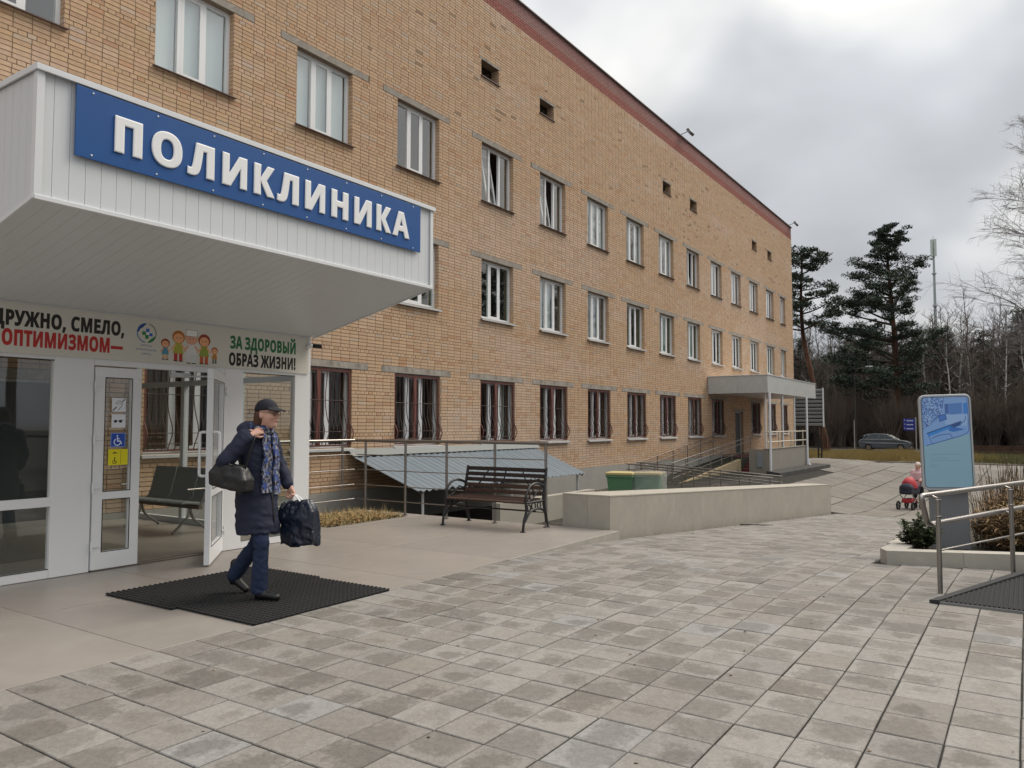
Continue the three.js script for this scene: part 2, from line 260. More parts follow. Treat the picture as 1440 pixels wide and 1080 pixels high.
{
  const strip = (x0, x1, z0, z1, n, dy) => { const p = [], uv = [], ix = []; for (let i = 0; i <= n; i++) { const z = z0 + (z1 - z0) * i / n; for (const x of [x0, x1]) { p.push(x, G(-2, z) + dy, z); uv.push(x, z); } } for (let i = 0; i < n; i++) { const a = i * 2; ix.push(a, a + 1, a + 2, a + 1, a + 3, a + 2); } const g = new THREE.BufferGeometry(); g.setAttribute('position', new THREE.Float32BufferAttribute(p, 3)); g.setAttribute('uv', new THREE.Float32BufferAttribute(uv, 2)); g.setIndex(ix); g.computeVertexNormals(); return g; };
  const pav = structure('paving', strip(PX0, PX0 + NCOL * PITCH, PZ0, PZ0 - NROW * PITCH, NROW, -0.007), M.joint);
  const geos = [], s = 0.1458, h = 0.03, c = 0.004;
  for (let k = 0; k < 16; k++) {
    const u0 = (k % 4) / 4 + 0.004, v0 = Math.floor(k / 4) / 4 + 0.004, du = 0.242;
    const top = [[-s + c, 0, -s + c], [-s + c, 0, s - c], [s - c, 0, s - c], [s - c, 0, -s + c]], mid = [[-s, -c, -s], [-s, -c, s], [s, -c, s], [s, -c, -s]], low = mid.map(q => [q[0], -h, q[2]]);
    const pos = [], uv = []; const put = (q) => { pos.push(...q); uv.push(u0 + (q[0] / s * 0.5 + 0.5) * du, v0 + (q[2] / s * 0.5 + 0.5) * du); };
    const quad = (a, b, cc, d) => { for (const q of [a, b, cc, a, cc, d]) put(q); };
    quad(...top); for (let e = 0; e < 4; e++) { const f = (e + 1) % 4; quad(mid[e], mid[f], top[f], top[e]); quad(low[e], low[f], mid[f], mid[e]); }
    const g = new THREE.BufferGeometry(); g.setAttribute('position', new THREE.Float32BufferAttribute(pos, 3)); g.setAttribute('uv', new THREE.Float32BufferAttribute(uv, 2)); g.computeVertexNormals(); geos.push(g);
  }
  const tones = [[0.256, 0.25, 0.241], [0.24, 0.232, 0.222], [0.278, 0.272, 0.263], [0.22, 0.211, 0.201], [0.268, 0.272, 0.273], [0.246, 0.234, 0.218], [0.232, 0.227, 0.221]];
  const mats = tones.map(t => mat(...t, 0.82, { map: T.tiles }));
  const list = [];
  for (let j = 0; j < NROW; j++) for (let i = 0; i < NCOL; i++) {
    const x = PX0 + (i + 0.5) * PITCH, z = PZ0 - (j + 0.5) * PITCH;
    if (x > -1.55 && z < -9.95 - Math.max(0, x + 1.5) * 0.45) continue;       // the planter stands there
    const r = rng(j * 131 + i * 7 + 5), pk = r(), dirty = fbm(x * 0.55 + 3, z * 0.4, 2, 3);
    let tone = pk < 0.3 ? 0 : pk < 0.5 ? 1 : pk < 0.62 ? 2 : pk < 0.74 ? 3 : pk < 0.8 ? 4 : pk < 0.92 ? 5 : 6;
    if (dirty > 0.58 && r() < 0.65) tone = r() < 0.5 ? 3 : 1;
    if (dirty < 0.42 && r() < 0.55) tone = r() < 0.6 ? 2 : 0;
    const q = V(x, G(-2, z) + 0.001 + (r() - 0.5) * 0.004, z), slope = (G(-2, z - 0.1) - G(-2, z + 0.1)) / 0.2;
    const n = q.clone().project(camera), seen = Math.abs(n.x) < 1.02 && Math.abs(n.y) < 1.02 && n.z < 1;
    list.push({ q, rx: slope, tilt: [(r() - 0.5) * 0.008, (r() - 0.5) * 0.008], quarter: Math.floor(r() * 4), k: Math.floor(r() * 16), tone, jx: (r() - 0.5) * 0.004, jz: (r() - 0.5) * 0.004, d: seen ? q.distanceTo(camera.position) : 1e3 + q.distanceTo(camera.position) });
  }
  camera.updateMatrixWorld(); list.sort((a, b) => a.d - b.d);
  const mtx = (t) => new THREE.Matrix4().compose(V(t.q.x + t.jx, t.q.y, t.q.z + t.jz), new THREE.Quaternion().setFromEuler(new THREE.Euler(t.rx + t.tilt[0], 0, t.tilt[1], 'XYZ')).multiply(new THREE.Quaternion().setFromAxisAngle(V(0, 1, 0), t.quarter * Math.PI / 2)), V(1, 1, 1));
  const rest = [];
  list.forEach((t, n) => {
    if (n < 300) { const m = shadow(new THREE.Mesh(geos[t.k], mats[t.tone])); m.name = 'tile'; m.applyMatrix4(mtx(t)); pav.add(m); }
    else { const g = geos[t.k].clone().applyMatrix4(mtx(t)), c = new Float32Array(g.attributes.position.count * 3), v = 0.94 + 0.12 * hash3(n, 3, 1); for (let i = 0; i < c.length; i += 3) { c[i] = tones[t.tone][0] * v; c[i + 1] = tones[t.tone][1] * v; c[i + 2] = tones[t.tone][2] * v; } g.setAttribute('color', new THREE.BufferAttribute(c, 3)); rest.push(g); }
  });
  const rm = wobj('tiles', rest, mat(1, 1, 1, 0.82, { map: T.tiles, vertexColors: true }), pav); rm.userData.kind = 'stuff';
}
camera.updateMatrixWorld();
{ // concrete yard: long slabs laid along the building
  const y = structure('concrete_yard', (() => { const p = [], ix = [], xs = [], zs = []; for (let x = -12; x <= 22; x += 0.75) xs.push(x); for (let z = -24.9; z > -61; z -= 0.7) zs.push(z); zs.push(-61); for (const z of zs) for (const x of xs) p.push(x, G(x, z) - 0.05, z); for (let j = 0; j < zs.length - 1; j++) for (let i = 0; i < xs.length - 1; i++) { const a = j * xs.length + i; ix.push(a, a + 1, a + xs.length, a + 1, a + xs.length + 1, a + xs.length); } const g = new THREE.BufferGeometry(); g.setAttribute('position', new THREE.Float32BufferAttribute(p, 3)); g.setIndex(ix); g.computeVertexNormals(); return muv(g, 1.3); })(), M.joint);
  const mats = [0, 1, 2, 3].map(k => mat(...[[0.235, 0.215, 0.187], [0.215, 0.199, 0.175], [0.247, 0.229, 0.2], [0.223, 0.2, 0.169]][k], 0.88, { map: T.concrete }));
  const W = 1.18, L = 3.4; let n = 0;
  for (let i = 0; i < 15; i++) for (let j = 0; j < 11; j++) {
    const x0 = -11.6 + i * W, z0 = -24.93 - (j ? j * L - ((i * 37) % 5) * 0.31 : 0), z1 = -24.93 - (j + 1) * L + ((i * 37) % 5) * 0.31, r = rng(i * 40 + j), w = 0.03 + r() * 0.03, zz0 = Math.max(z0 - w, -61), zz1 = Math.max(z1, -61);
    if (zz0 - zz1 < 0.3) continue; if (x0 + W > -0.6 && zz1 > -27) continue; if (x0 < -8.8 && zz1 > -42) continue;
    const a = x0 + w / 2, b = x0 + W - w / 2, dy = (r() - 0.5) * 0.012, P = (x, z, d) => [x, G(x, z) + dy + d, z];
    const m = wobj('slab', muv(hexa([P(a, zz0, -0.1), P(b, zz0, -0.1), P(b, zz1, -0.1), P(a, zz1, -0.1), P(a, zz0, 0), P(b, zz0, 0), P(b, zz1, 0), P(a, zz1, 0)]), 1.6, r(), r()), mats[n++ % 4], y); m.name = 'slab';
  }
}
{ // verge, kerb and road at the far side
  const v = structure('grass_verge', (() => { const p = [], ix = [], xs = [], zs = [-61.2, -62, -64, -67, -70, -72.4]; for (let x = -60; x <= 60; x += 3) xs.push(x); for (const z of zs) for (const x of xs) p.push(x, baseH(z) + 0.09 + (z < -62 && z > -70 ? 0.1 + 0.12 * fbm(x * 0.3, z * 0.3, 2, 3) : 0), z); for (let j = 0; j < zs.length - 1; j++) for (let i = 0; i < xs.length - 1; i++) { const a = j * xs.length + i; ix.push(a, a + 1, a + xs.length, a + 1, a + xs.length + 1, a + xs.length); } const g = new THREE.BufferGeometry(); g.setAttribute('position', new THREE.Float32BufferAttribute(p, 3)); g.setIndex(ix); g.computeVertexNormals(); return muv(g, 2); })(), M.grassy);
  const k = structure('kerb', bb(-60, baseH(-61.1) - 0.15, -61.2, 60, baseH(-61.1) - 0.14, -61.05), M.slab);
  for (let i = 0; i < 44; i++) { const x = -32 + i * 1.0, r = rng(i + 60); lobj('kerb_stone', KERB(), M.lintel, k, x + 0.5, baseH(-61.1) + 0.02 + (r() - 0.5) * 0.02, -61.12 + (r() - 0.5) * 0.02); }
  structure('road', bb(-120, -1.2, -80.5, 120, baseH(-77) + 0.28, -72.6), M.asphalt);
  structure('forest_floor', (() => { const g = new THREE.PlaneGeometry(500, 160, 60, 20); g.rotateX(-Math.PI / 2); g.translate(0, 0, -160.7); const p = g.attributes.position; for (let i = 0; i < p.count; i++) p.setY(i, -0.98 + 0.5 * fbm(p.getX(i) * 0.06, p.getZ(i) * 0.06, 2, 3) + smooth(-82, -100, p.getZ(i)) * 0.3); g.computeVertexNormals(); return muv(g, 3); })(), M.forestFloor);
}
function KERB() { return KERB.g || (KERB.g = rb(-0.49, -0.15, -0.075, 0.49, 0.09, 0.075, 0.015)); }

// ---------------------------------------------------------------- terrace before the entrance
{
  const t = structure('terrace', (() => { const g1 = bb(-9.9, -1.2, 4, -4.885, -0.008, -9.98); const g2 = bb(-12.19, -1.2, 4, -9.9, -0.008, -7.06); return muv(merge([g1, g2]), 2); })(), M.stone);
  const mats = [[0.29, 0.262, 0.238], [0.282, 0.256, 0.234], [0.298, 0.268, 0.243]].map(c => mat(...c, 0.4, { map: T.plaster })); let n = 0;
  const plate = (x0, x1, z0, z1) => { const r = rng(n * 17 + 3); const m = wobj('plate', muv(rb(x0 + 0.003, -0.02, z1 + 0.003, x1 - 0.003, 0, z0 - 0.003, 0.003), 2.4, r(), r()), mats[n++ % 3], t); return m; };
  const zz = [4, 2.6, 1.2, -0.2, -1.6, -3.0, -4.4, -5.8, -7.2, -8.6, -9.98];
  for (let j = 0; j < zz.length - 1; j++) { plate(-6.6, -4.88, zz[j], zz[j + 1]); if (j < 9) plate(-8.34, -6.615, zz[j], Math.max(zz[j + 1], -9.98)); else plate(-8.34, -6.615, zz[j], zz[j + 1]); }
  plate(-9.9, -8.375, -7.1, -7.95); plate(-8.58, -8.375, -7.95, -9.98); plate(-9.9, -9.7, -7.95, -9.98); plate(-9.7, -8.58, -9.66, -9.98);
  // drain channel between the plates
  wobj('drain_channel', bb(-8.372, -0.06, -7.1, -8.343, -0.012, -9.97), M.iron, t);
  // front edge facing over the falling pavement, in stone panels
  for (let i = 0; i < 3; i++) wobj('edge_panel', muv(bb(-4.884, -0.4, -7.2 - i * 0.93, -4.872, -0.001, -7.2 - (i + 1) * 0.93 + 0.004), 1.5, i * 0.3), M.stone, t);
  wobj('edge_panel', muv(bb(-5.03, -0.4, -9.982, -4.884, -0.002, -9.994), 1.5), M.stone, t);
}
{ // dry grass bed let into the terrace
  const g = new TB(), r = rng(31);
  for (let i = 0; i < 2600; i++) { const x = -9.68 + r() * 1.08, z = -7.98 - r() * 1.66, e = Math.min(1, Math.min(x + 9.7, -8.58 - x) * 8 + 0.35); const h = (0.03 + r() * 0.1 + (r() < 0.04 ? 0.12 : 0)) * e, a = r() * TAU, l = 0.05 + r() * 0.1, w = 0.006; const b = V(x, -0.005, z), tip = V(x + Math.cos(a) * l, h, z + Math.sin(a) * l); g.tri(b.clone().add(V(-Math.sin(a) * w, 0, Math.cos(a) * w)), b.clone().add(V(Math.sin(a) * w, 0, -Math.cos(a) * w)), tip); }
  const m = wobj('dead_grass', g.geo(), mat(0.4, 0.31, 0.15, 1)); tag(m, 'patch of dead yellow grass in the bed beside the terrace railing', 'grass', null, 'stuff');
  const l = new TB(), q = rng(77); for (let i = 0; i < 700; i++) { const x = -9.66 + q() * 1.04, z = -7.98 - q() * 1.66, a = q() * TAU, s = 0.015 + q() * 0.03, y = 0.01 + q() * 0.05; const u = V(Math.cos(a) * s, (q() - 0.5) * s, Math.sin(a) * s), w = V(-Math.sin(a) * s * 0.6, (q() - 0.5) * s, Math.cos(a) * s * 0.6), c = V(x, y, z); l.tri(c.clone().add(u), c.clone().add(w), c.clone().sub(u)); l.tri(c.clone().sub(u), c.clone().sub(w), c.clone().add(u)); }
  const m2 = wobj('fallen_leaves', l.geo(), mat(0.28, 0.17, 0.075, 1, { side: THREE.DoubleSide })); tag(m2, 'brown fallen leaves scattered over the dead grass bed', 'leaves', null, 'stuff');
  structure('soil_bed', muv(bb(-9.7, -0.1, -7.95, -8.58, -0.006, -9.66), 1), M.ground);
}

// ---------------------------------------------------------------- the brick building
const FX = -12.2, Y0 = 0.1, CO = 0.077, ZE = -50.1, ZS = 7.0;
const cols = [-1.95, -4.98, -8.02, -11.08, -14.1, -17.48, -20.51, -23.55, -26.6, -29.62, -32.68, -35.75, -38.75, -41.8, -44.95, -47.75];
const building = thing('clinic_building', 'long three storey yellow brick clinic with red brick parapet', 'building', FX, 0, -22);
const openings = [];           // z0 > z1, courses c0..c1, kind
for (const z of cols) { const w = z === -47.75 ? 0.6 : 0.775; openings.push({ z, w, c0: 98, c1: 119, f: 3 }, { z, w, c0: 56, c1: 77, f: 2 }); if (z !== -38.75 && z !== -4.98 && z !== -1.95) openings.push({ z: z === -8.02 || z === -11.08 ? z - 0.02 : z - 0.03, w: w + 0.06, c0: 12, c1: 34, f: 1 }); }
for (const z of [-17.1, -20.15, -29.75, -32.82, -42.05, -45.05]) openings.push({ z, w: 0.42, c0: 143, c1: 149, f: 4 });
openings.push({ z: -38.95, w: 0.66, c0: -1, c1: 27, f: 5 });   // side door
openings.push({ z: -5.0, w: 0.85, c0: -1, c1: 27, f: 5 });    // inner door behind the vestibule
const yc = (c) => c < 0 ? 0.03 : Y0 + c * CO;
{ // wall core behind the bricks, with its openings cut through
  const s = new THREE.Shape(); s.moveTo(ZS, -1.6); s.lineTo(ZE, -1.6); s.lineTo(ZE, 14.03); s.lineTo(ZS, 14.03); s.closePath();
  for (const o of openings) { const h = new THREE.Path(); h.moveTo(o.z + o.w, yc(o.c0)); h.lineTo(o.z + o.w, yc(o.c1)); h.lineTo(o.z - o.w, yc(o.c1)); h.lineTo(o.z - o.w, yc(o.c0)); h.closePath(); s.holes.push(h); }
  const g = new THREE.ExtrudeGeometry(s, { depth: 0.36, bevelEnabled: false }); g.rotateY(-Math.PI / 2);  // shape x -> world z, extrude -> -x
  g.translate(FX - 0.008, 0, 0);
  wobj('wall', g, M.mortar, building);
  wobj('end_wall', muv(bb(-26, -1.6, ZE - 0.02, FX - 0.37, 14.02, ZE + 0.33), 2), M.mortar, building);
  wobj('end_wall', muv(bb(-26, -1.6, ZS, FX - 0.02, 14.02, ZS + 0.35), 2), M.mortar, building);
  wobj('rear_wall', bb(-26.3, -1.6, ZE, -26, 14.02, ZS), M.interior, building);
  wobj('corridor_wall', [[0.02, 3.0], [3.3, 6.45], [6.75, 9.9], [10.2, 13.0]].map(([a, b]) => bb(-17.4, a, ZE + 0.4, -17.25, b, ZS - 0.1)), M.interior, building);
  wobj('floor_slab', [-0.28, 3.02, 6.47, 9.92].map(y => bb(-25.9, y, ZE + 0.4, FX - 0.375, y + 0.27, ZS - 0.05)), M.linoleum, building);
  wobj('partition_wall', [-0.4, -6.5, -12.6, -16, -22, -28.1, -34.2, -40.3, -46.4].map(z => bb(-17.2, 0.02, z - 0.06, FX - 0.38, 13, z + 0.06)), M.interior, building);
  wobj('roof', bb(-26.3, 13.2, ZE + 0.2, FX - 0.372, 13.4, ZS - 0.1), M.flash, building);
  wobj('parapet_cap', rb(FX - 0.42, 14.04, ZE - 0.06, FX + 0.07, 14.085, ZS + 0.3, 0.01), M.flash, building);
  // plinth, rendered and panelled, standing proud of the brick
  let n = 0; for (let z = ZS; z > ZE; z -= 2.4) { const z1 = Math.max(z - 2.4, ZE); if (z1 < -38.2 && z > -39.8) { wobj('plinth_panel', muv(bb(FX, -1.6, z - 0.002, FX + 0.035, 0.02, z1 + 0.002), 2, n++ * 0.37), M.plinth, building); } else wobj('plinth_panel', muv(bb(FX, -1.6, z - 0.002, FX + 0.035, Y0 - 0.004, z1 + 0.002), 2, n++ * 0.37), M.plinth, building); }
}
// bricks
{
  const geo = new THREE.BoxGeometry(1, 1, 1); const items = [];
  const cutsAt = (k) => { const out = []; for (const o of openings) { if (k >= o.c0 && k < o.c1) out.push([o.z - o.w, o.z + o.w]); else if (o.f < 4 && k >= o.c1 && k < o.c1 + 2) out.push([o.z - o.w - 0.46 - 0.04 * Math.sin(o.z * 9), o.z + o.w + 0.46 + 0.04 * Math.sin(o.z * 5 + o.f)]); else if (o.f === 5 && k >= o.c1 && k < o.c1 + 2) out.push([o.z - o.w - 0.25, o.z + o.w + 0.25]); else if (o.f === 4 && k >= o.c1 && k < o.c1 + 1) out.push([o.z - o.w - 0.1, o.z + o.w + 0.1]); } return out.sort((a, b) => b[1] - a[1]); };
  const tone = (y, z, k, j, red) => {
    const r = rng(k * 7919 + j * 104 + 11), n = fbm(z * 0.28, y * 0.9, 3, 4), n2 = fbm(z * 1.3, y * 2.4, 9, 3), v = 0.92 + r() * 0.15; let c;
    if (red) { c = [0.36, 0.115, 0.09]; if (k > 174) { const m = 0.35 + 0.4 * n2; c = [c[0] + (0.37 - c[0]) * m, c[1] + (0.24 - c[1]) * m, c[2] + (0.23 - c[2]) * m]; } }
    else {
      const pale = smooth(0.5, 0.68, n) * 0.75 + smooth(0.6, 0.72, n2) * 0.4, q = r();
      c = [0.635, 0.43, 0.27]; const mixc = (t, m) => { c = c.map((x, i) => x + (t[i] - x) * m); };
      mixc([0.67, 0.49, 0.36], Math.min(1, pale));
      if (q < 0.06) mixc([0.55, 0.28, 0.14], 0.5); else if (q < 0.1) mixc([0.58, 0.48, 0.39], 0.6); else if (q < 0.13) mixc([0.36, 0.21, 0.11], 0.25);
      if (y > 9.6 && n2 > 0.64 && r() < 0.07) mixc([0.24, 0.15, 0.09], 0.7);
    }
    return c.map(x => x * v);
  };
  const SB = 0.25, J = 0.012;
  for (let k = 0; k < 181; k++) {
    const header = k % 6 === 3 && k < 171, len = header ? 0.119 : SB, step = len + J, cuts = cutsAt(k), y = Y0 + k * CO + 0.0385;
    const shift = header ? 0.065 : (k >= 171 && k % 2 ? 0.131 : 0) + (rng(k + 5)() - 0.5) * 0.012;
    let j = 0;
    for (let z = ZS - shift; z > ZE + 0.06; z -= step, j++) {
      let parts = [[z - len, z]];
      for (const [a, b] of cuts) parts = parts.flatMap(([p, q]) => (q <= a || p >= b) ? [[p, q]] : [[p, Math.min(q, a - 0.004)], [Math.max(p, b + 0.004), q]].filter(([m, n]) => n - m > 0.035));
      for (const [p, q] of parts) { const pp = Math.max(p, ZE + 0.002); if (q - pp < 0.03) continue; const r = rng(k * 331 + j * 17)(); items.push({ z: (pp + q) / 2, y, l: q - pp, dx: (r - 0.5) * 0.005, c: tone(y, z, k, j, k >= 171) }); }
    }
  }
  // jambs of the openings in brick
  const jambs = [];
  for (const o of openings) for (let k = Math.max(0, o.c0); k < o.c1; k++) for (const sd of [-1, 1]) { const y = Y0 + k * CO + 0.0385; jambs.push({ y, z: o.z + sd * (o.w + 0.006), c: tone(y, o.z + sd, k, 900 + Math.round(o.z * 10) + sd, false), d: o.f === 4 ? 0.3 : 0.13 }); }
  const vis = items.map((b, i) => { const n = V(FX, b.y, b.z).project(camera), px = (n.x + 1) * 720, py = (1 - n.y) * 540; const ok = px > 4 && px < 1436 && py > 2 && (px > 615 || py < 85 + 0.363 * (px - 62)) && b.l > 0.1; return [ok ? V(FX, b.y, b.z).distanceTo(camera.position) / (b.l > 0.2 ? 1 : 0.6) : 1e6, i]; }).sort((a, b) => a[0] - b[0]);
  const single = new Set(vis.slice(0, 300).map(v => v[1]));
  const rest = items.filter((b, i) => !single.has(i));
  const im = new THREE.InstancedMesh(geo, M.brick, rest.length + jambs.length), d = new THREE.Object3D(); let n = 0;
  const o = building.org;
  const put = (x, y, z, sx, sy, sz, c) => { d.position.set(x - o.x, y - o.y, z - o.z); d.scale.set(sx, sy, sz); d.updateMatrix(); im.setMatrixAt(n, d.matrix); im.setColorAt(n, C(...c)); n++; };
  for (const b of rest) put(FX - 0.02 + b.dx, b.y, b.z, 0.04, 0.065, b.l, b.c);
  for (const b of jambs) put(FX - b.d / 2 - 0.006, b.y, b.z, b.d, 0.065, 0.016, b.c);
  im.name = 'bricks'; im.userData.kind = 'stuff'; shadow(im); building.add(im);
  const cache = {}, gs = new THREE.BoxGeometry(0.04, 0.065, 0.25), gh = new THREE.BoxGeometry(0.04, 0.065, 0.119);
  for (const i of single) { const b = items[i]; const q = b.c.map(v => Math.round(v * 40) / 40), key = q.join(); const m = cache[key] || (cache[key] = mat(...q, 0.88, { map: T.grain })); const full = Math.abs(b.l - 0.25) < 1e-4, hd = Math.abs(b.l - 0.119) < 1e-4; lobj('brick', full ? gs : hd ? gh : new THREE.BoxGeometry(0.04, 0.065, b.l), m, building, FX - 0.02 + b.dx - o.x, b.y - o.y, b.z - o.z); }
}
for (const o of openings) { // concrete lintels over the openings
  if (o.f < 4) { const a = o.z - o.w - 0.45 - 0.04 * Math.sin(o.z * 9), b = o.z + o.w + 0.45 + 0.04 * Math.sin(o.z * 5 + o.f); wobj('lintel', muv(rb(FX - 0.3, yc(o.c1) + 0.002, a, FX + 0.006, yc(o.c1 + 2) - 0.006, b, 0.008), 0.8, o.z, o.f), M.lintel, building); }
  else wobj('lintel', muv(rb(FX - 0.3, yc(o.c1) + 0.002, o.z - o.w - (o.f === 5 ? 0.23 : 0.09), FX + 0.003, yc(o.c1 + (o.f === 5 ? 2 : 1)) - 0.006, o.z + o.w + (o.f === 5 ? 0.23 : 0.09), 0.006), 0.8, o.z), M.lintel, building);
}
// windows: local frame, origin at the sill's middle on the brick face, x outwards, z along the wall
{
  const fx = -0.13;                                            // frame plane behind the face
  function pvc(w, h, opt = {}) {
    const F = 0.07, t = 0.065, x0 = fx - t, x1 = fx, e = [];
    const m1 = w - 2 * w * 0.335, m2 = w - 2 * w * 0.655;        // mullions; z is positive towards the street's near end
    e.push(bb(x0, 0, -w, x1, F, w), bb(x0, h - F, -w, x1, h, w), bb(x0, F, -w, x1, h - F, -w + F), bb(x0, F, w - F, x1, h - F, w));
    for (const m of [m1, m2]) e.push(bb(x0, F, m - 0.035, x1, h - F, m + 0.035));
    const frame = merge(e); const root = shadow(new THREE.Mesh(frame, M.pvc)); root.name = 'window'; root.org = V(0, 0, 0);
    const bays = [[w - F, m1 + 0.035], [m1 - 0.035, m2 + 0.035], [m2 - 0.035, -w + F]];
    bays.forEach(([a, b], i) => {
      const g = opt.glass || (opt.green ? M.greenGlass : M.glass);
      if (i === 1 && !opt.fixed) { // opening sash
        const S = 0.055, sx0 = 0, sx1 = 0.03, hh = h - 2 * F + 0.02, sash = merge([bb(sx0, 0, b, sx1, S, a), bb(sx0, hh - S, b, sx1, hh, a), bb(sx0, S, b, sx1, hh - S, b + S), bb(sx0, S, a - S, sx1, hh - S, a)]);
        const sm = lobj('sash', sash, M.pvc, root, opt.tilt ? fx - t - 0.035 : fx - 0.028, F - 0.01, 0); sm.scale.z = 1; if (opt.tilt) sm.rotation.z = opt.tilt; 
        const pg = new THREE.PlaneGeometry(a - b - 2 * S, hh - 2 * S); pg.rotateY(Math.PI / 2); pg.translate(0, hh / 2, (a + b) / 2);
        const pm = lobj('pane', pg, g, root, sm.position.x + 0.012, sm.position.y, 0); pm.rotation.z = sm.rotation.z;
      } else { const pg = new THREE.PlaneGeometry(a - b, h - 2 * F); pg.rotateY(Math.PI / 2); lobj('pane', pg, g, root, fx - 0.03, h / 2, (a + b) / 2); }
    });
    // outer sill
    const sl = opt.whiteSill ? M.sill : M.sillBrown;
    lobj('sill', hexa([[fx, -0.004, -w - 0.03], [0.075, -0.045, -w - 0.05], [0.075, -0.045, w + 0.05], [fx, -0.004, w + 0.03], [fx, 0.012, -w - 0.03], [0.075, -0.028, -w - 0.05], [0.075, -0.028, w + 0.05], [fx, 0.012, w + 0.03]].map(q => q)), sl, root);
    if (opt.whiteSill) lobj('sill_edge', bb(0.062, -0.075, -w - 0.05, 0.077, -0.046, w + 0.05), sl, root);
    for (const [i, kind] of (opt.cover || [])) { const [a, b] = bays[i]; if (kind === 'skyBlind') { lobj('sky_toned_blind', [bb(fx - 0.105, F, b + 0.004, fx - 0.1, h - F, a - 0.004), bb(fx - 0.13, h - F - 0.05, b + 0.004, fx - 0.106, h - F, a - 0.004)], M.skyBlind, root); continue; } const n = Math.max(2, Math.round((a - b) / 0.07)), l = []; for (let k = 0; k < n; k++) { const z = b + (k + 0.5) * (a - b) / n; const q = new THREE.BoxGeometry(0.006, h - 2 * F, (a - b) / n * 0.94); q.rotateY(kind === 'curtain' ? (k % 2 ? 0.5 : -0.5) : 0.35); q.translate(fx - 0.22, h / 2, z); l.push(q); } lobj(kind === 'curtain' ? 'curtain' : 'vertical_blind', l, kind === 'curtain' ? M.curtain : M.skyBlind, root); }  // flat blind added close behind the glass; sky reflection put into its pale colour
    return root;
  }
  function grilled(w, h, brown) {
    const root = pvc(w, h, { whiteSill: true, cover: brown ? [] : [[2, 'curtain']], fixed: false, glass: M.plainGlass });
    const q = [], x = -0.03, B = 0.05;
    q.push(bb(x - 0.03, 0.03, -w + 0.01, x, h - 0.02, -w + 0.01 + B), bb(x - 0.03, 0.03, w - 0.01 - B, x, h - 0.02, w - 0.01), bb(x - 0.03, h - 0.02 - B, -w + 0.01 + B, x, h - 0.02, w - 0.01 - B), bb(x - 0.03, 0.03, -w + 0.01 + B, x, 0.03 + 0.035, w - 0.01 - B));
    const post = bb(x - 0.035, 0.066, 0.03, x + 0.005, h - 0.071, 0.13);
    lobj('grille_frame', q, M.grille, root); lobj('grille_post', post, M.grille, root);
    const tb = new TB(); for (let i = 0; i < 13; i++) { const z = -w + 0.09 + i * (2 * w - 0.18) / 12, pts = []; for (let k = 0; k <= 14; k++) { const t = k / 14, y = 0.06 + t * (h - 0.14), belly = Math.exp(-Math.pow((t - 0.2) / 0.14, 2)) * 0.1; pts.push(V(x + 0.005 + belly, y, z + Math.sin(t * 9 + i * 1.7) * (i % 2 ? 0.022 : 0.005))); } tb.tube(pts, 0.0095, 5); }
    for (const y of [0.16, 0.34, 1.0]) tb.tube([V(x + 0.012 + (y < 0.5 ? 0.085 : 0), y, -w + 0.03), V(x + 0.012 + (y < 0.5 ? 0.085 : 0), y, w - 0.03)], 0.007, 5);
    lobj('grille_bars', tb.geo(), M.grilleBar, root);
    const br = []; for (const sd of [-1, 1]) { const tb2 = new TB(); const pts = []; for (let k = 0; k <= 10; k++) { const t = k / 10; pts.push(V(x - 0.01 + Math.sin(t * Math.PI) * 0.12, 0.05 + t * 0.5, sd * (w - 0.02))); } tb2.tube(pts, 0.012, 5); br.push(tb2.geo()); } lobj('grille_belly', br, M.grille, root);
    return root;
  }
  const H3 = 21 * CO, H1 = 22 * CO, w = 0.775;
  const third = { a: pvc(w, H3), t: pvc(w, H3, { tilt: 0.17 }), b: pvc(w, H3, { cover: [[0, 'skyBlind'], [1, 'skyBlind']] }), c: pvc(w, H3, { cover: [[2, 'skyBlind'], [0, 'skyBlind']] }), n: pvc(0.6, H3), k: pvc(w, H3, { cover: [[2, 'skyBlind'], [0, 'skyBlind'], [1, 'skyBlind']] }) };
  const second = { a: pvc(w, H3, { whiteSill: true, green: true }), c: pvc(w, H3, { whiteSill: true, green: true, cover: [[1, 'curtain'], [2, 'curtain']] }), b: pvc(w, H3, { whiteSill: true, cover: [[0, 'skyBlind'], [1, 'skyBlind']] }), n: pvc(0.6, H3, { whiteSill: true }) };
  const ground = { a: grilled(w + 0.06, H1, true), b: grilled(w + 0.06, H1, false), n: grilled(0.66, H1, false) };
  const pick3 = 'aaaaktttbkcaBBbbn', usedP = new Set();
  const i3 = { '-17.48': 't', '-20.51': 't', '-32.68': 't', '-11.08': 'k', '-14.1': 'a', '-8.02': 'k', '-23.55': 'k', '-26.6': 'c', '-29.62': 'c', '-35.75': 'b', '-38.75': 'b', '-41.8': 'b', '-44.95': 'b', '-47.75': 'n' };
  let n = 0;
  for (const o of openings) {
    if (o.f > 3) continue; let p;
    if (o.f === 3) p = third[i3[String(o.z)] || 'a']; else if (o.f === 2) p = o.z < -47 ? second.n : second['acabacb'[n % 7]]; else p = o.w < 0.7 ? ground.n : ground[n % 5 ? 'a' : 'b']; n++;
    const c = p.clone(); c.position.set(FX - building.org.x, yc(o.c0), o.z - building.org.z); building.add(c);
  }
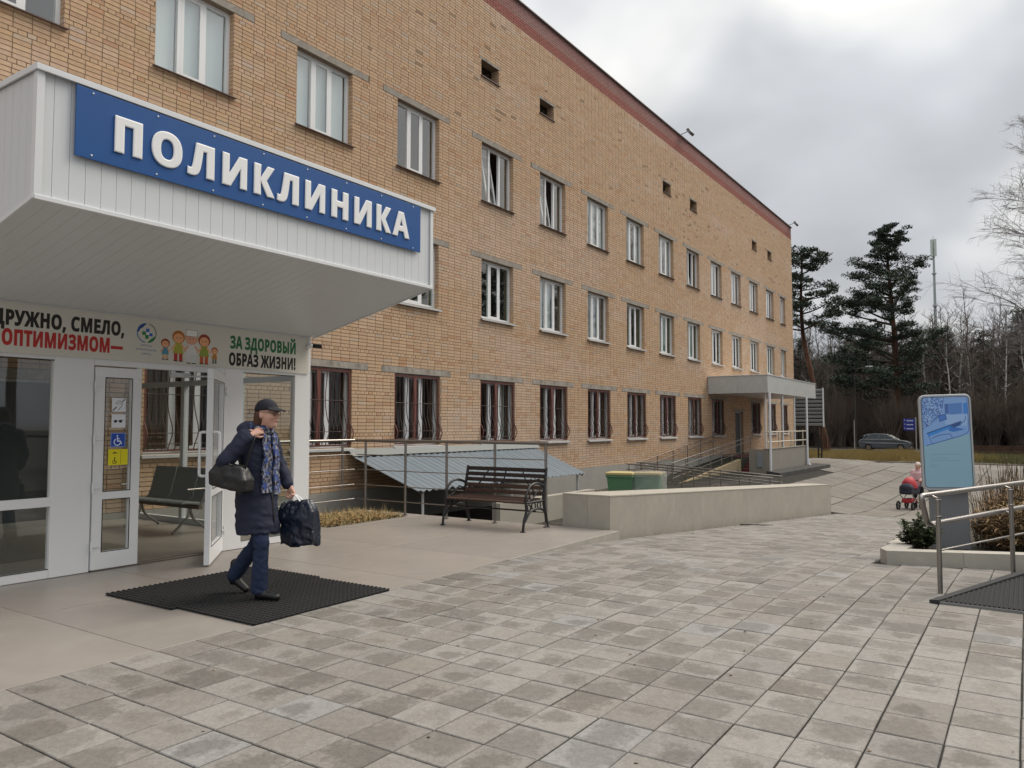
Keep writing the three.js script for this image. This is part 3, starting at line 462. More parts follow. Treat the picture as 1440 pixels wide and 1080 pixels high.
  for (const o of openings) if (o.f === 4) { // attic vents
    const h = 6 * CO, e = merge([bb(-0.3, 0, -0.42, -0.26, 0.03, 0.42), bb(-0.3, h - 0.03, -0.42, -0.26, h, 0.42), bb(-0.3, 0.03, -0.42, -0.26, h - 0.03, -0.38), bb(-0.3, 0.03, 0.38, -0.26, h - 0.03, 0.42)]);
    const v = lobj('vent_window', e, M.woodDark, building, 0, yc(o.c0), o.z - building.org.z); const pg = new THREE.PlaneGeometry(0.76, h - 0.06); pg.rotateY(Math.PI / 2); lobj('pane', pg, M.glass, v, -0.28, h / 2, 0); lobj('sill', bb(-0.25, -0.02, -0.45, 0.04, 0.004, 0.45), M.sillBrown, v);
  }
  const dm = mat(0.075, 0.085, 0.09, 0.5);
  for (const o of openings) if (o.f === 5) { const d = wobj('door', rb(FX - 0.22, 0.035, o.z - o.w + 0.05, FX - 0.17, yc(o.c1) - 0.04, o.z + o.w - 0.05, 0.006), dm, building); wobj('door_frame', [bb(FX - 0.25, 0.03, o.z - o.w, FX - 0.14, yc(o.c1), o.z - o.w + 0.05), bb(FX - 0.25, 0.03, o.z + o.w - 0.05, FX - 0.14, yc(o.c1), o.z + o.w), bb(FX - 0.25, yc(o.c1) - 0.04, o.z - o.w + 0.05, FX - 0.14, yc(o.c1), o.z + o.w - 0.05)], M.pvcGrey, d); wobj('handle', rb(FX - 0.17, 0.98, o.z + o.w - 0.2, FX - 0.13, 1.12, o.z + o.w - 0.16, 0.008), M.steel, d); }
}
for (const [z, l] of [[-31.6, 'floodlight on the red parapet midway along the roof edge'], [-49.95, 'floodlight on the far end corner of the red parapet']]) { // floodlights on the parapet
  const t = thing('floodlight', l, 'floodlight', FX + 0.07, 14.085, z, 0, 'parapet floodlights');
  lobj('bracket', [tube([[-0.15, 0, 0], [-0.15, 0.14, 0], [0.2, 0.22, 0]], 0.018, 6)], M.darkIron, t); const b = rb(-0.06, -0.14, -0.2, 0.06, 0.14, 0.2, 0.02); b.rotateZ(0.6); b.translate(0.28, 0.16, 0); lobj('housing', b, mat(0.12, 0.12, 0.12, 0.5), t); const f = rb(-0.008, -0.12, -0.18, 0.008, 0.12, 0.18, 0.004); f.translate(0.066, 0, 0); f.rotateZ(-0.6 + 1.2); f.translate(0.28, 0.16, 0); f.translate(0.0, 0, 0); lobj('lens', f, mat(0.35, 0.36, 0.36, 0.2), t);
}

// ---------------------------------------------------------------- entrance vestibule with its canopy
const VX = -8.0, VZ0 = -2.66, VZ1 = -7.06, CXF = -5.93, CY0 = 3.16, CY1 = 4.13, CYB = 2.69;
const vest = thing('entrance_vestibule', 'white glazed entrance vestibule under a deep white panelled canopy', 'vestibule', -10, 0, -4.86);
{
  const A = vest, w = (n, g, m = M.pvc) => wobj(n, g, m, A);
  // front frame
  const T1 = 0.08;
  const post = (n, z0, z1, y0 = 0.004, y1 = 2.2) => w(n, rb(VX - T1, y0, z1, VX, y1, z0, 0.006));
  post('corner_post', -6.8, -7.06); post('post', -5.74, -6.0); post('post', -3.79, -4.18); post('corner_post', VZ0, VZ0 - 0.1);
  w('head_rail', rb(VX - T1, 2.12, -5.74, VX, 2.2, -4.18, 0.005));
  w('header_panel', bb(VX - T1 - 0.002, 2.202, VZ1 + 0.001, VX + 0.002, CYB + 0.06, VZ0));
  for (const [a, b] of [[-6.0, -6.8], [-2.76, -3.79]]) {
    w('rail', rb(VX - T1 + 0.004, 0.004, b, VX - 0.004, 0.09, a, 0.005)); w('rail', rb(VX - T1 + 0.004, 2.15, b, VX - 0.004, 2.198, a, 0.005)); if (a > -3) w('rail', rb(VX - T1 + 0.004, 0.7, b, VX - 0.004, 0.79, a, 0.005));
    for (const [y0, y1] of a > -3 ? [[0.09, 0.7], [0.79, 2.15]] : [[0.09, 2.15]]) { const p = new THREE.PlaneGeometry(a - b, y1 - y0); p.rotateY(Math.PI / 2); p.translate(VX - 0.04, (y0 + y1) / 2, (a + b) / 2); w('pane', p, M.doorGlass); }
    for (const y of [0.09, 2.14]) w('gasket', bb(VX - 0.004, y, b + 0.004, VX - 0.001, y + 0.008, a - 0.004), M.iron);
  }
  // door leaves: local frame, hinge at the origin, leaf along +z, outer face towards +x
  function leaf(W, Hh, opt = {}) {
    const F = 0.11, t = 0.06, fr = [rb(-t, 0.01, 0, 0, 0.19, W, 0.006), rb(-t, Hh - F, 0, 0, Hh, W, 0.006), bb(-t + 0.002, 0.19, 0.002, -0.002, Hh - F, F), bb(-t + 0.002, 0.19, W - F, -0.002, Hh - F, W - 0.002), bb(-t + 0.003, 0.72, F, -0.003, 0.81, W - F)];
    const d = shadow(new THREE.Mesh(merge(fr), M.pvc)); d.name = 'door'; d.org = V(0, 0, 0);
    for (const [y0, y1] of [[0.19, 0.72], [0.81, Hh - F]]) { const p = new THREE.PlaneGeometry(W - 2 * F, y1 - y0); p.rotateY(Math.PI / 2); lobj('pane', p, M.doorGlass, d, -0.03, (y0 + y1) / 2, W / 2); lobj('gasket', [bb(-0.004, y0 - 0.006, F - 0.008, 0.001, y0 + 0.002, W - F + 0.008), bb(-0.004, y1 - 0.002, F - 0.008, 0.001, y1 + 0.006, W - F + 0.008), bb(-0.004, y0, F - 0.008, 0.001, y1, F), bb(-0.004, y0, W - F, 0.001, y1, W - F + 0.008)], M.iron, d); }
    for (const y of [0.25, 0.85, 1.35, 1.9]) if (!opt.few || y !== 1.35) lobj('hinge', [tube([[0.012, y - 0.05, -0.005], [0.012, y + 0.05, -0.005]], 0.012, 8), rb(0, y - 0.012, 0, 0.008, y + 0.012, 0.09, 0.003)], M.pvc, d);
    if (opt.handle) lobj('pull_handle', [tube(bend([[0, 0.95, W - 0.055], [0.07, 0.95, W - 0.055], [0.07, 1.42, W - 0.055], [0, 1.42, W - 0.055]], 0.03), 0.016, 8), tube(bend([[-t, 0.95, W - 0.055], [-t - 0.07, 0.95, W - 0.055], [-t - 0.07, 1.42, W - 0.055], [-t, 1.42, W - 0.055]], 0.03), 0.016, 8)], M.white, d);
    return d;
  }
  const d1 = leaf(0.5, 2.1); d1.traverse(m => { m.geometry = flip(flat(m.geometry).scale(1, 1, -1)); m.position.z *= -1; }); d1.position.set(VX + 0.012 - A.org.x, 0.006, -4.19 - A.org.z); A.add(d1);
  { // stickers on the glass of the closed leaf
    const st = (n, W2, H2, y, draw, dz = 0) => { const c = document.createElement('canvas'); c.width = 128; c.height = Math.round(128 * H2 / W2); const x = c.getContext('2d'); draw(x, c.width, c.height); const t = new THREE.CanvasTexture(c); t.colorSpace = THREE.SRGBColorSpace; t.wrapS = THREE.RepeatWrapping; t.repeat.x = 1; const m = new THREE.MeshStandardMaterial({ map: t, roughness: 0.5 }); const b = new THREE.BoxGeometry(0.002, H2, W2); const mm = [mat(0.6, 0.6, 0.6)]; const s = lobj(n, new THREE.PlaneGeometry(W2, H2).rotateY(Math.PI / 2), m, A, VX + 0.006 - A.org.x, y, -4.445 + dz - A.org.z); return s; };
    st('sticker', 0.15, 0.145, 1.715, (x, w2, h) => { x.fillStyle = '#dfe1e6'; x.fillRect(0, 0, w2, h); x.strokeStyle = '#20222c'; x.lineWidth = 9; x.beginPath(); x.moveTo(8, h - 10); x.lineTo(44, h - 44); x.moveTo(w2 - 34, 34); x.lineTo(w2 - 8, 8); x.stroke(); x.lineWidth = 4; x.beginPath(); x.arc(66, 54, 28, Math.PI * 0.95, Math.PI * 2.1); x.quadraticCurveTo(92, 78, 74, 88); x.quadraticCurveTo(68, 108, 56, 106); x.stroke(); x.lineWidth = 3; x.beginPath(); x.arc(66, 58, 15, Math.PI, Math.PI * 2); x.stroke(); });
    st('sticker', 0.15, 0.14, 1.545, (x, w2, h) => { x.fillStyle = '#dfe1e8'; x.fillRect(0, 0, w2, h); x.fillStyle = '#171923'; x.beginPath(); x.ellipse(36, h * 0.52, 15, 13, 0, 0, 7); x.fill(); x.beginPath(); x.ellipse(82, h * 0.52, 16, 13, 0, 0, 7); x.fill(); x.lineWidth = 4; x.strokeStyle = '#171923'; x.beginPath(); x.moveTo(48, h * 0.48); x.lineTo(70, h * 0.48); x.moveTo(94, h * 0.45); x.lineTo(112, h * 0.4); x.stroke(); });
    st('sticker', 0.16, 0.15, 1.345, (x, w2, h) => { x.fillStyle = '#1b46a6'; x.fillRect(0, 0, w2, h); x.strokeStyle = '#8fb0e4'; x.lineWidth = 4; x.strokeRect(4, 4, w2 - 8, h - 8); x.strokeStyle = '#dfe8f6'; x.fillStyle = '#dfe8f6'; x.lineWidth = 9; x.beginPath(); x.arc(58, 26, 7, 0, 7); x.fill(); x.beginPath(); x.moveTo(58, 36); x.lineTo(60, 70); x.lineTo(84, 70); x.lineTo(96, 96); x.stroke(); x.lineWidth = 6; x.beginPath(); x.moveTo(60, 50); x.lineTo(80, 50); x.stroke(); x.lineWidth = 8; x.beginPath(); x.arc(58, 78, 27, Math.PI * 0.1, Math.PI * 1.35); x.stroke(); });
    st('sticker', 0.21, 0.165, 1.165, (x, w2, h) => { x.fillStyle = '#e0d411'; x.fillRect(0, 0, w2, h); x.strokeStyle = '#4a4608'; x.lineWidth = 2; x.beginPath(); x.moveTo(82, 6); x.lineTo(82, h - 6); x.stroke(); x.fillStyle = '#26250d'; x.fillRect(26, 22, 34, 5); x.beginPath(); x.arc(42, 22, 6, 0, 7); x.fill(); x.beginPath(); x.arc(42, 56, 5, 0, 7); x.fill(); x.lineWidth = 5; x.strokeStyle = '#26250d'; x.beginPath(); x.moveTo(42, 62); x.lineTo(43, 78); x.lineTo(55, 78); x.stroke(); x.lineWidth = 4; x.beginPath(); x.arc(42, 80, 12, 0, Math.PI * 1.4); x.stroke(); }, -0.005);
  }
  const d2 = leaf(1.0, 2.1, { handle: true, few: true }); d2.position.set(VX + 0.012 - A.org.x, 0.006, -5.74 - A.org.z); d2.rotation.y = 47 * D2R; A.add(d2);
  // door closer arm
  w('door_closer', [rb(VX - 0.07, 2.045, -5.3, VX - 0.02, 2.1, -5.05, 0.008), tube([[VX - 0.04, 2.06, -5.2], [VX + 0.2, 2.06, -5.42], [VX + 0.2, 2.05, -5.56]], 0.01, 6)], M.pvcGrey);
  // right glazed side wall, grey profiles
  const zr = VZ1 + 0.03;
  for (const x of [-8.12, -9.45, -10.8, -12.13]) w('side_post', bb(x - 0.04, 0.004, zr - 0.05, x + 0.04, 2.68, zr + 0.03), M.pvcGrey);
  for (const [a, b] of [[-8.16, -9.41], [-9.49, -10.76], [-10.84, -12.09]]) { for (const [y0, y1] of [[0.004, 0.09], [2.1, 2.18], [2.6, 2.68]]) w('side_rail', bb(b, y0, zr - 0.045, a, y1, zr + 0.025), M.pvcGrey); for (const [y0, y1] of [[0.09, 2.1], [2.18, 2.6]]) { const p = new THREE.PlaneGeometry(a - b, y1 - y0); p.translate((a + b) / 2, (y0 + y1) / 2, zr); w('pane', p, M.doorGlass); } }
  // left side wall: rails and glass
  for (const x of [-8.16, -10.15, -12.13]) w('side_post', bb(x - 0.04, 0.004, VZ0 - 0.07, x + 0.04, 2.68, VZ0 - 0.01), M.pvcGrey);
  for (const [a, b] of [[-8.2, -10.11], [-10.19, -12.09]]) { w('side_rail', bb(b, 0.004, VZ0 - 0.065, a, 0.5, VZ0 - 0.015), M.pvc); w('side_rail', bb(b, 2.6, VZ0 - 0.065, a, 2.68, VZ0 - 0.015), M.pvcGrey); const p = new THREE.PlaneGeometry(a - b, 2.1); p.translate((a + b) / 2, 1.55, VZ0 - 0.04); w('pane', p, M.doorGlass); }
  w('threshold', rb(VX - 0.08, 0.002, -5.73, VX + 0.01, 0.02, -4.2, 0.004), M.steelDark);
  w('floor', muv(bb(-12.15, -0.006, VZ1 + 0.05, VX - 0.09, 0.003, VZ0 - 0.08), 1.2), mat(0.3, 0.27, 0.24, 0.35, { map: T.plaster }));
  w('ceiling', bb(-12.18, 2.7, VZ1, VX - 0.09, 2.74, VZ0), M.panel);
  // canopy: ribbed panels round a closed box
  w('canopy_core', bb(-12.18, CYB + 0.07, VZ1 - 0.02, VX - 0.01, CY1 - 0.01, VZ0 + 0.02), M.panel);
  const soff = (x) => x < VX ? CYB : CYB + (CY0 - CYB) * (x - VX) / (CXF - VX);
  w('canopy_core', hexa([[VX, CYB + 0.02, VZ1 - 0.02], [CXF - 0.02, CY0 + 0.02, VZ1 - 0.02], [CXF - 0.02, CY0 + 0.02, VZ0 + 0.02], [VX, CYB + 0.02, VZ0 + 0.02], [VX, CY1 - 0.012, VZ1 - 0.02], [CXF - 0.02, CY1 - 0.012, VZ1 - 0.02], [CXF - 0.02, CY1 - 0.012, VZ0 + 0.02], [VX, CY1 - 0.012, VZ0 + 0.02]]), M.panel);
  const n = 37, z0 = VZ0 + 0.03, z1 = VZ1 - 0.05, pw = (z0 - z1) / n;
  const prof = (len) => { const s = new THREE.Shape(); s.moveTo(-pw / 2 + 0.0015, 0); s.lineTo(-pw / 2 + 0.0015, 0.006); s.lineTo(-pw / 2 + 0.012, 0.012); s.lineTo(pw / 2 - 0.014, 0.012); s.lineTo(pw / 2 - 0.0015, 0.004); s.lineTo(pw / 2 - 0.0015, 0); s.closePath(); return new THREE.ExtrudeGeometry(s, { depth: len, bevelEnabled: false }); };
  const gf = prof(CY1 - CY0 - 0.02); gf.rotateX(-Math.PI / 2); gf.rotateY(Math.PI / 2);     // stands upright, rib face to +x
  const slope = Math.atan2(CY0 - CYB, CXF - VX), sl = Math.hypot(CY0 - CYB, CXF - VX) - 0.02; 
  const gsf = (() => { const s = new THREE.Shape(); s.moveTo(-pw / 2 + 0.0006, 0); s.lineTo(-pw / 2 + 0.0006, 0.0105); s.lineTo(-pw / 2 + 0.003, 0.012); s.lineTo(pw / 2 - 0.003, 0.012); s.lineTo(pw / 2 - 0.0006, 0.0105); s.lineTo(pw / 2 - 0.0006, 0); s.closePath(); return new THREE.ExtrudeGeometry(s, { depth: sl, bevelEnabled: false }); })(); gsf.rotateZ(Math.PI); gsf.rotateY(Math.PI / 2); gsf.rotateZ(slope);   // runs along +x rising, rib face down
  for (let i = 0; i < n; i++) {
    const z = z0 - (i + 0.5) * pw;
    lobj('fascia_panel', gf, M.panel, A, CXF - 0.012 - A.org.x, CY0 + 0.01, z - A.org.z);
    lobj('soffit_panel', gsf, M.panel, A, VX + 0.012 - A.org.x, CYB + 0.012, z - A.org.z);
  }
  for (const [zs, sgn] of [[VZ0 + 0.02, 1], [VZ1 - 0.032, -1]]) for (let x = CXF - 0.02, i = 0; x > -12.1; x -= 0.12, i++) { const xb = Math.max(x - 0.1175, -12.17); wobj('side_panel', hexa([[xb, soff(xb) + 0.01, zs], [x, soff(x) + 0.01, zs], [x, soff(x) + 0.01, zs + 0.012], [xb, soff(xb) + 0.01, zs + 0.012], [xb, CY1 - 0.01, zs], [x, CY1 - 0.01, zs], [x, CY1 - 0.01, zs + 0.012], [xb, CY1 - 0.01, zs + 0.012]]), M.panel, A); }
  const zl = VZ0 + 0.035, zrr = VZ1 - 0.055;
  w('corner_trim', bb(CXF - 0.05, CY0 - 0.01, zl - 0.002, CXF + 0.008, CY1 - 0.01, zl + 0.004), M.trim); w('corner_trim', bb(CXF + 0.001, CY0 - 0.01, zl - 0.05, CXF + 0.008, CY1 - 0.01, zl - 0.002), M.trim);
  w('corner_trim', bb(CXF + 0.001, CY0 - 0.01, zrr, CXF + 0.008, CY1 - 0.01, zrr + 0.05), M.trim);
  w('bottom_trim', rb(CXF - 0.03, CY0 - 0.022, zrr, CXF + 0.012, CY0 + 0.014, zl, 0.004), M.trim);
  for (const zs of [zl - 0.004, zrr - 0.006]) { const g = rb(-0.02, -0.018, -0.006, sl + 0.02, 0.016, 0.014, 0.004); g.rotateZ(slope); g.translate(VX, CYB, zs); w('side_trim', g, M.trim); }
  w('cap_flashing', [rb(-12.18, CY1 - 0.012, zrr - 0.02, CXF + 0.03, CY1 + 0.008, zl + 0.02, 0.004), rb(CXF + 0.014, CY1 - 0.04, zrr - 0.02, CXF + 0.03, CY1 - 0.005, zl + 0.02, 0.004), rb(-12.18, CY1 - 0.04, zl + 0.006, CXF + 0.012, CY1 - 0.005, zl + 0.02, 0.004)], M.trim);
}
{ // blue sign with raised white letters
  const t = thing('name_sign', 'blue sign reading ПОЛИКЛИНИКА in raised white letters on the canopy', 'sign', CXF + 0.014, 3.535, -4.875);
  lobj('board', rb(0, 0, -1.985, 0.012, 0.545, 1.985, 0.003), M.blue, t);
  const font = await new FontLoader().loadAsync('fonts/droid/droid_sans_bold.typeface.json');
  const txt = 'ПОЛИКЛИНИКА', size = 0.3 / 0.72 * 0.99, gl = [...txt].map(ch => { const g = new TextGeometry(ch, { font, size, depth: 0.009, curveSegments: 10, bevelEnabled: true, bevelSize: 0.012, bevelThickness: 0.003, bevelSegments: 1 }); g.computeBoundingBox(); return g; });
  const wid = gl.map(g => g.boundingBox.max.x - g.boundingBox.min.x), tot = wid.reduce((a, b) => a + b, 0), span = 3.465, gaps = [0.08, 0.05, 0.082, 0.078, 0.03, 0.082, 0.088, 0.088, 0.076, 0.026, 0], k = (span - gaps.reduce((a, b) => a + b, 0)) / tot; let u = 0;
  const hgt = gl[0].boundingBox.max.y - gl[0].boundingBox.min.y, ky = 0.29 / hgt;
  gl.forEach((g, i) => { g.translate(-g.boundingBox.min.x, 0, 0); g.scale(k, ky, 1); g.rotateY(Math.PI / 2); lobj('letter', g, M.white, t, 0.0155, 0.122, 1.69 - u); u += wid[i] * k + gaps[i]; });
  for (const y of [0.03, 0.515]) for (let i = 0; i < 8; i++) lobj('screw', new THREE.SphereGeometry(0.008, 8, 6), M.white, t, 0.013, y, -1.85 + i * 0.53);
}
{ // printed banner over the doors
  const c = document.createElement('canvas'); c.width = 2048; c.height = 250; const x = c.getContext('2d'), L = 4.1, S = 2048 / L;   // pixels per metre
  x.fillStyle = '#cfcdc3'; x.fillRect(0, 0, 2048, 250);
  const line = (s, z, y, h, wd, col) => { x.save(); x.font = 'bold 100px sans-serif'; x.fillStyle = col; const m = x.measureText(s); x.translate((z - 2.92) * S, y); x.scale(wd * S / m.width, h / 72); x.fillText(s, 0, 0); x.strokeStyle = col; x.lineWidth = 5; x.lineJoin = 'miter'; x.strokeText(s, 0, 0); x.restore(); };
  line('ДРУЖНО, СМЕЛО,', 3.205, 112, 74, 1.275, '#1b1713'); line('С ОПТИМИЗМОМ—', 3.165, 210, 76, 1.3, '#b2241f');
  line('ЗА ЗДОРОВЫЙ', 5.79, 122, 76, 1.02, '#1d6a3c'); line('ОБРАЗ ЖИЗНИ!', 5.775, 228, 76, 1.03, '#16120f');
  { const cx = (4.727 - 2.92) * S, cy = 84; x.lineWidth = 5; x.strokeStyle = '#1c4f9c'; x.beginPath(); x.arc(cx, cy, 54, Math.PI * 0.55, Math.PI * 1.45); x.stroke(); x.strokeStyle = '#2e5b42'; x.beginPath(); x.arc(cx, cy, 54, -Math.PI * 0.42, Math.PI * 0.42); x.stroke();
    x.fillStyle = '#14428f'; x.beginPath(); x.moveTo(cx - 56, cy - 4); x.quadraticCurveTo(cx - 44, cy - 52, cx + 2, cy - 54); x.quadraticCurveTo(cx - 20, cy - 38, cx - 22, cy - 30); x.quadraticCurveTo(cx - 40, cy - 24, cx - 46, cy - 2); x.fill(); x.fillStyle = '#1c7b3a'; x.beginPath(); x.moveTo(cx + 55, cy + 8); x.quadraticCurveTo(cx + 44, cy + 46, cx + 2, cy + 54); x.quadraticCurveTo(cx + 22, cy + 36, cx + 26, cy + 30); x.quadraticCurveTo(cx + 44, cy + 20, cx + 55, cy + 8); x.fill();
    x.fillStyle = '#2c62b8'; x.fillRect(cx - 4, cy - 26, 19, 20); x.fillRect(cx + 14, cy - 2, 20, 18); x.fillStyle = '#1c7b3a'; x.fillRect(cx - 26, cy - 8, 21, 20); x.fillRect(cx - 8, cy + 10, 19, 22); x.fillStyle = '#e8eaea'; x.fillRect(cx + 3, cy - 6, 12, 13);
    x.fillStyle = '#9aa3ae'; x.textAlign = 'center'; x.font = '20px sans-serif'; for (const [ww, yy] of [[66, 160], [120, 184], [48, 208]]) for (let q = -ww / 2; q < ww / 2; q += 11) x.fillRect(cx + q, yy - 11 + (q % 3), 8, 11); x.textAlign = 'left'; }
  // a plain group of waving family figures round a doctor in white
  const fig = (z, base, hgt, hair, top, low, skin = '#e3a778', hat) => { const cx = (z - 2.92) * S, r = hgt * 0.2; x.fillStyle = low; x.fillRect(cx - r * 0.75, base - hgt * 0.36, r * 0.62, hgt * 0.34); x.fillRect(cx + r * 0.13, base - hgt * 0.36, r * 0.62, hgt * 0.34); x.fillStyle = top; x.beginPath(); x.moveTo(cx - r * 0.55, base - hgt * 0.62); x.lineTo(cx + r * 0.55, base - hgt * 0.62); x.lineTo(cx + r * 0.95, base - hgt * 0.26); x.lineTo(cx - r * 0.95, base - hgt * 0.26); x.fill(); x.strokeStyle = skin; x.lineWidth = r * 0.3; x.beginPath(); x.moveTo(cx - r * 0.5, base - hgt * 0.56); x.lineTo(cx - r * 1.25, base - hgt * 0.36); x.moveTo(cx + r * 0.5, base - hgt * 0.56); x.lineTo(cx + r * 1.25, base - hgt * 0.38); x.stroke(); x.fillStyle = hair; x.beginPath(); x.ellipse(cx, base - hgt * 0.8, r * 1.12, r * 1.08, 0, 0, 7); x.fill(); x.fillStyle = skin; x.beginPath(); x.ellipse(cx, base - hgt * 0.755, r * 0.86, r * 0.8, 0, 0, 7); x.fill(); x.fillStyle = '#4a2a1c'; x.beginPath(); x.arc(cx - r * 0.3, base - hgt * 0.77, r * 0.09, 0, 7); x.arc(cx + r * 0.3, base - hgt * 0.77, r * 0.09, 0, 7); x.fill(); x.fillStyle = '#3a2a22'; x.fillRect(cx - r * 0.8, base - 5, r * 0.7, 6); x.fillRect(cx + r * 0.1, base - 5, r * 0.7, 6); if (hat) { x.fillStyle = '#e8e8e4'; x.strokeStyle = '#8a8a86'; x.lineWidth = 3; x.beginPath(); x.rect(cx - r * 0.95, base - hgt * 1.05, r * 1.9, hgt * 0.2); x.fill(); x.stroke(); } };
  fig(4.95, 226, 120, '#8a3a1c', '#4d8fa8', '#c9a081'); fig(5.11, 230, 178, '#b06a22', '#a9a93f', '#b3332a'); fig(5.44, 236, 178, '#8f3a24', '#8f9a3a', '#c0582a'); fig(5.58, 226, 96, '#9a4a22', '#b07a3a', '#5a6a5a'); fig(5.275, 238, 190, '#c9a27e', '#d8d8d6', '#cfd2d4', '#dba184', true);
  const t = new THREE.CanvasTexture(c); t.colorSpace = THREE.SRGBColorSpace;
  const th = thing('printed_banner', 'pale printed banner with red, black and green slogan above the doors', 'banner', VX + 0.006, 2.185, -4.97);
  const b = rb(0, 0, -2.04, 0.006, 0.485, 2.04, 0.002); lobj('backing', b, M.white, th);
  const p = new THREE.PlaneGeometry(4.08, 0.485); p.rotateY(Math.PI / 2); p.translate(0.0085, 0.2425, 0); lobj('print', p, new THREE.MeshStandardMaterial({ map: t, roughness: 0.55 }), th);
}
{ // small security camera under the canopy
  const t = thing('security_camera', 'small white security camera below the canopy corner', 'camera', VX + 0.05, 2.56, -7.0);
  const s = new THREE.SphereGeometry(0.045, 16, 12); s.scale(1, 0.8, 1); lobj('dome', s, M.pvc, t); const g = tube([[0.02, 0, -0.03], [0.12, -0.01, -0.1]], 0.028, 12); lobj('barrel', g, M.iron, t);
}
// ---------------------------------------------------------------- waiting chairs in the vestibule
{
  const t = thing('waiting_chairs', 'three joined dark grey waiting seats inside the glazed vestibule', 'seats', -10.35, 0.003, -6.55, 0);
  const m = mat(0.18, 0.2, 0.19, 0.5);
  for (let i = 0; i < 3; i++) {
    const x = (i - 1) * 0.56;
    const s = new THREE.Shape(); s.moveTo(0.5, 0.0); s.quadraticCurveTo(0.47, 0.035, 0.4, 0.02); s.lineTo(0.06, -0.02); s.quadraticCurveTo(0.0, -0.02, -0.03, 0.06); s.lineTo(-0.13, 0.44); s.lineTo(-0.15, 0.435); s.lineTo(-0.055, 0.04); s.quadraticCurveTo(-0.02, -0.045, 0.06, -0.045); s.lineTo(0.42, 0.0); s.closePath();
    const g = new THREE.ExtrudeGeometry(s, { depth: 0.52, bevelEnabled: true, bevelSize: 0.006, bevelThickness: 0.006, bevelSegments: 1 }); g.rotateY(-Math.PI / 2); g.translate(x + 0.26, 0.43, -0.15); lobj('seat', g, m, t);
  }
  lobj('beam', bb(-0.85, 0.34, 0.05, 0.85, 0.39, 0.11), M.steelDark, t);
  for (const x of [-0.6, 0.6]) { lobj('leg', tube(bend([[x, 0.35, 0.08], [x, 0.2, 0.12], [x, 0.015, 0.34]], 0.06), 0.018, 8), M.steel, t); lobj('leg', tube(bend([[x, 0.35, 0.08], [x, 0.2, 0.04], [x, 0.015, -0.2]], 0.06), 0.018, 8), M.steel, t); }
  for (const x of [-0.83, 0.83]) lobj('armrest', tube(bend([[x, 0.36, 0.08], [x, 0.62, -0.02], [x, 0.62, 0.28]], 0.05), 0.014, 8), M.steel, t);
}
// ---------------------------------------------------------------- rubber mats before the door
function rubberMat(x0, x1, z0, z1, label) {
  const t = thing('rubber_mat', label, 'mat', (x0 + x1) / 2, 0, (z0 + z1) / 2, 0, 'rubber mats at the door');
  const g = [], st = 0.05, w = 0.011, h = 0.016;
  const nx = Math.round((x1 - x0) / st), nz = Math.round((z0 - z1) / st), sx = (x1 - x0) / nx, sz = (z0 - z1) / nz, one = (a, b, c, d, e, f) => { const q = new THREE.BoxGeometry(d, e, f); q.translate(a, b, c); return q; };
  const X = (x1 - x0) / 2, Z = (z0 - z1) / 2;
  for (let i = 0; i <= nx; i++) g.push(one(-X + i * sx, h / 2 + 0.001, 0, w * 1.6, h, 2 * Z)); for (let j = 0; j <= nz; j++) g.push(one(0, h / 2 + 0.0005, -Z + j * sz, 2 * X, h - 0.003, w * 1.6));
  for (let i = 0; i <= nx; i++) for (let j = 0; j <= nz; j++) { const q = new THREE.CylinderGeometry(0.013, 0.018, 0.006, 6); q.translate(-X + i * sx, h + 0.004, -Z + j * sz); g.push(q); }
  lobj('ring_grid', g, M.rubber, t); lobj('underside', bb(-X, 0.0015, -Z, X, 0.004, Z), M.rubber, t);
}
rubberMat(-6.8, -5.83, -3.72, -5.28, 'worn black perforated rubber mat, the one closer to the entrance door'); rubberMat(-5.825, -4.86, -3.78, -5.235, 'worn black perforated rubber mat, the one meeting the paving tiles');

// ---------------------------------------------------------------- terrace railings
function railing(name, label, posts, rails, group, r = 0.021, m = M.steel) { const p0 = posts[0][0]; const t = thing(name, label, 'railing', p0[0], p0[1], p0[2], 0, group); for (const [a, b] of posts) { wobj('post', tube([a, b], r, 10), m, t); wobj('flange', [new THREE.CylinderGeometry(r * 2, r * 2, 0.01, 14).translate(a[0], a[1] + 0.006, a[2])], m, t); } for (const [pts, rr] of rails) wobj('rail', tube(bend(pts, 0.05), rr, 10), m, t); return t; }
{
  const H = 1.235, zr = -9.74;
  railing('terrace_railing', 'stainless terrace railing behind the park bench', [-9.6, -8.68, -7.8, -6.85, -5.93].map(x => [[x, 0, zr], [x, H - 0.02, zr]]), [[[[-9.84, H, zr], [-5.88, H, zr]], 0.026], ...[0.22, 0.47, 0.73, 0.99].map(y => [[[-9.78, y, zr + 0.028], [-5.9, y, zr + 0.028]], 0.008])], 'terrace railings');
  railing('terrace_railing', 'stainless terrace railing running from the vestibule along the dead grass bed', [-7.35, -9.42].map(z => [[-9.84, 0, z], [-9.84, H - 0.02, z]]), [[[[-9.84, H, -7.12], [-9.84, H, -9.7]], 0.026], ...[0.22, 0.47, 0.73, 0.99].map(y => [[[-9.812, y, -7.12], [-9.812, y, -9.68]], 0.008])], 'terrace railings');
}
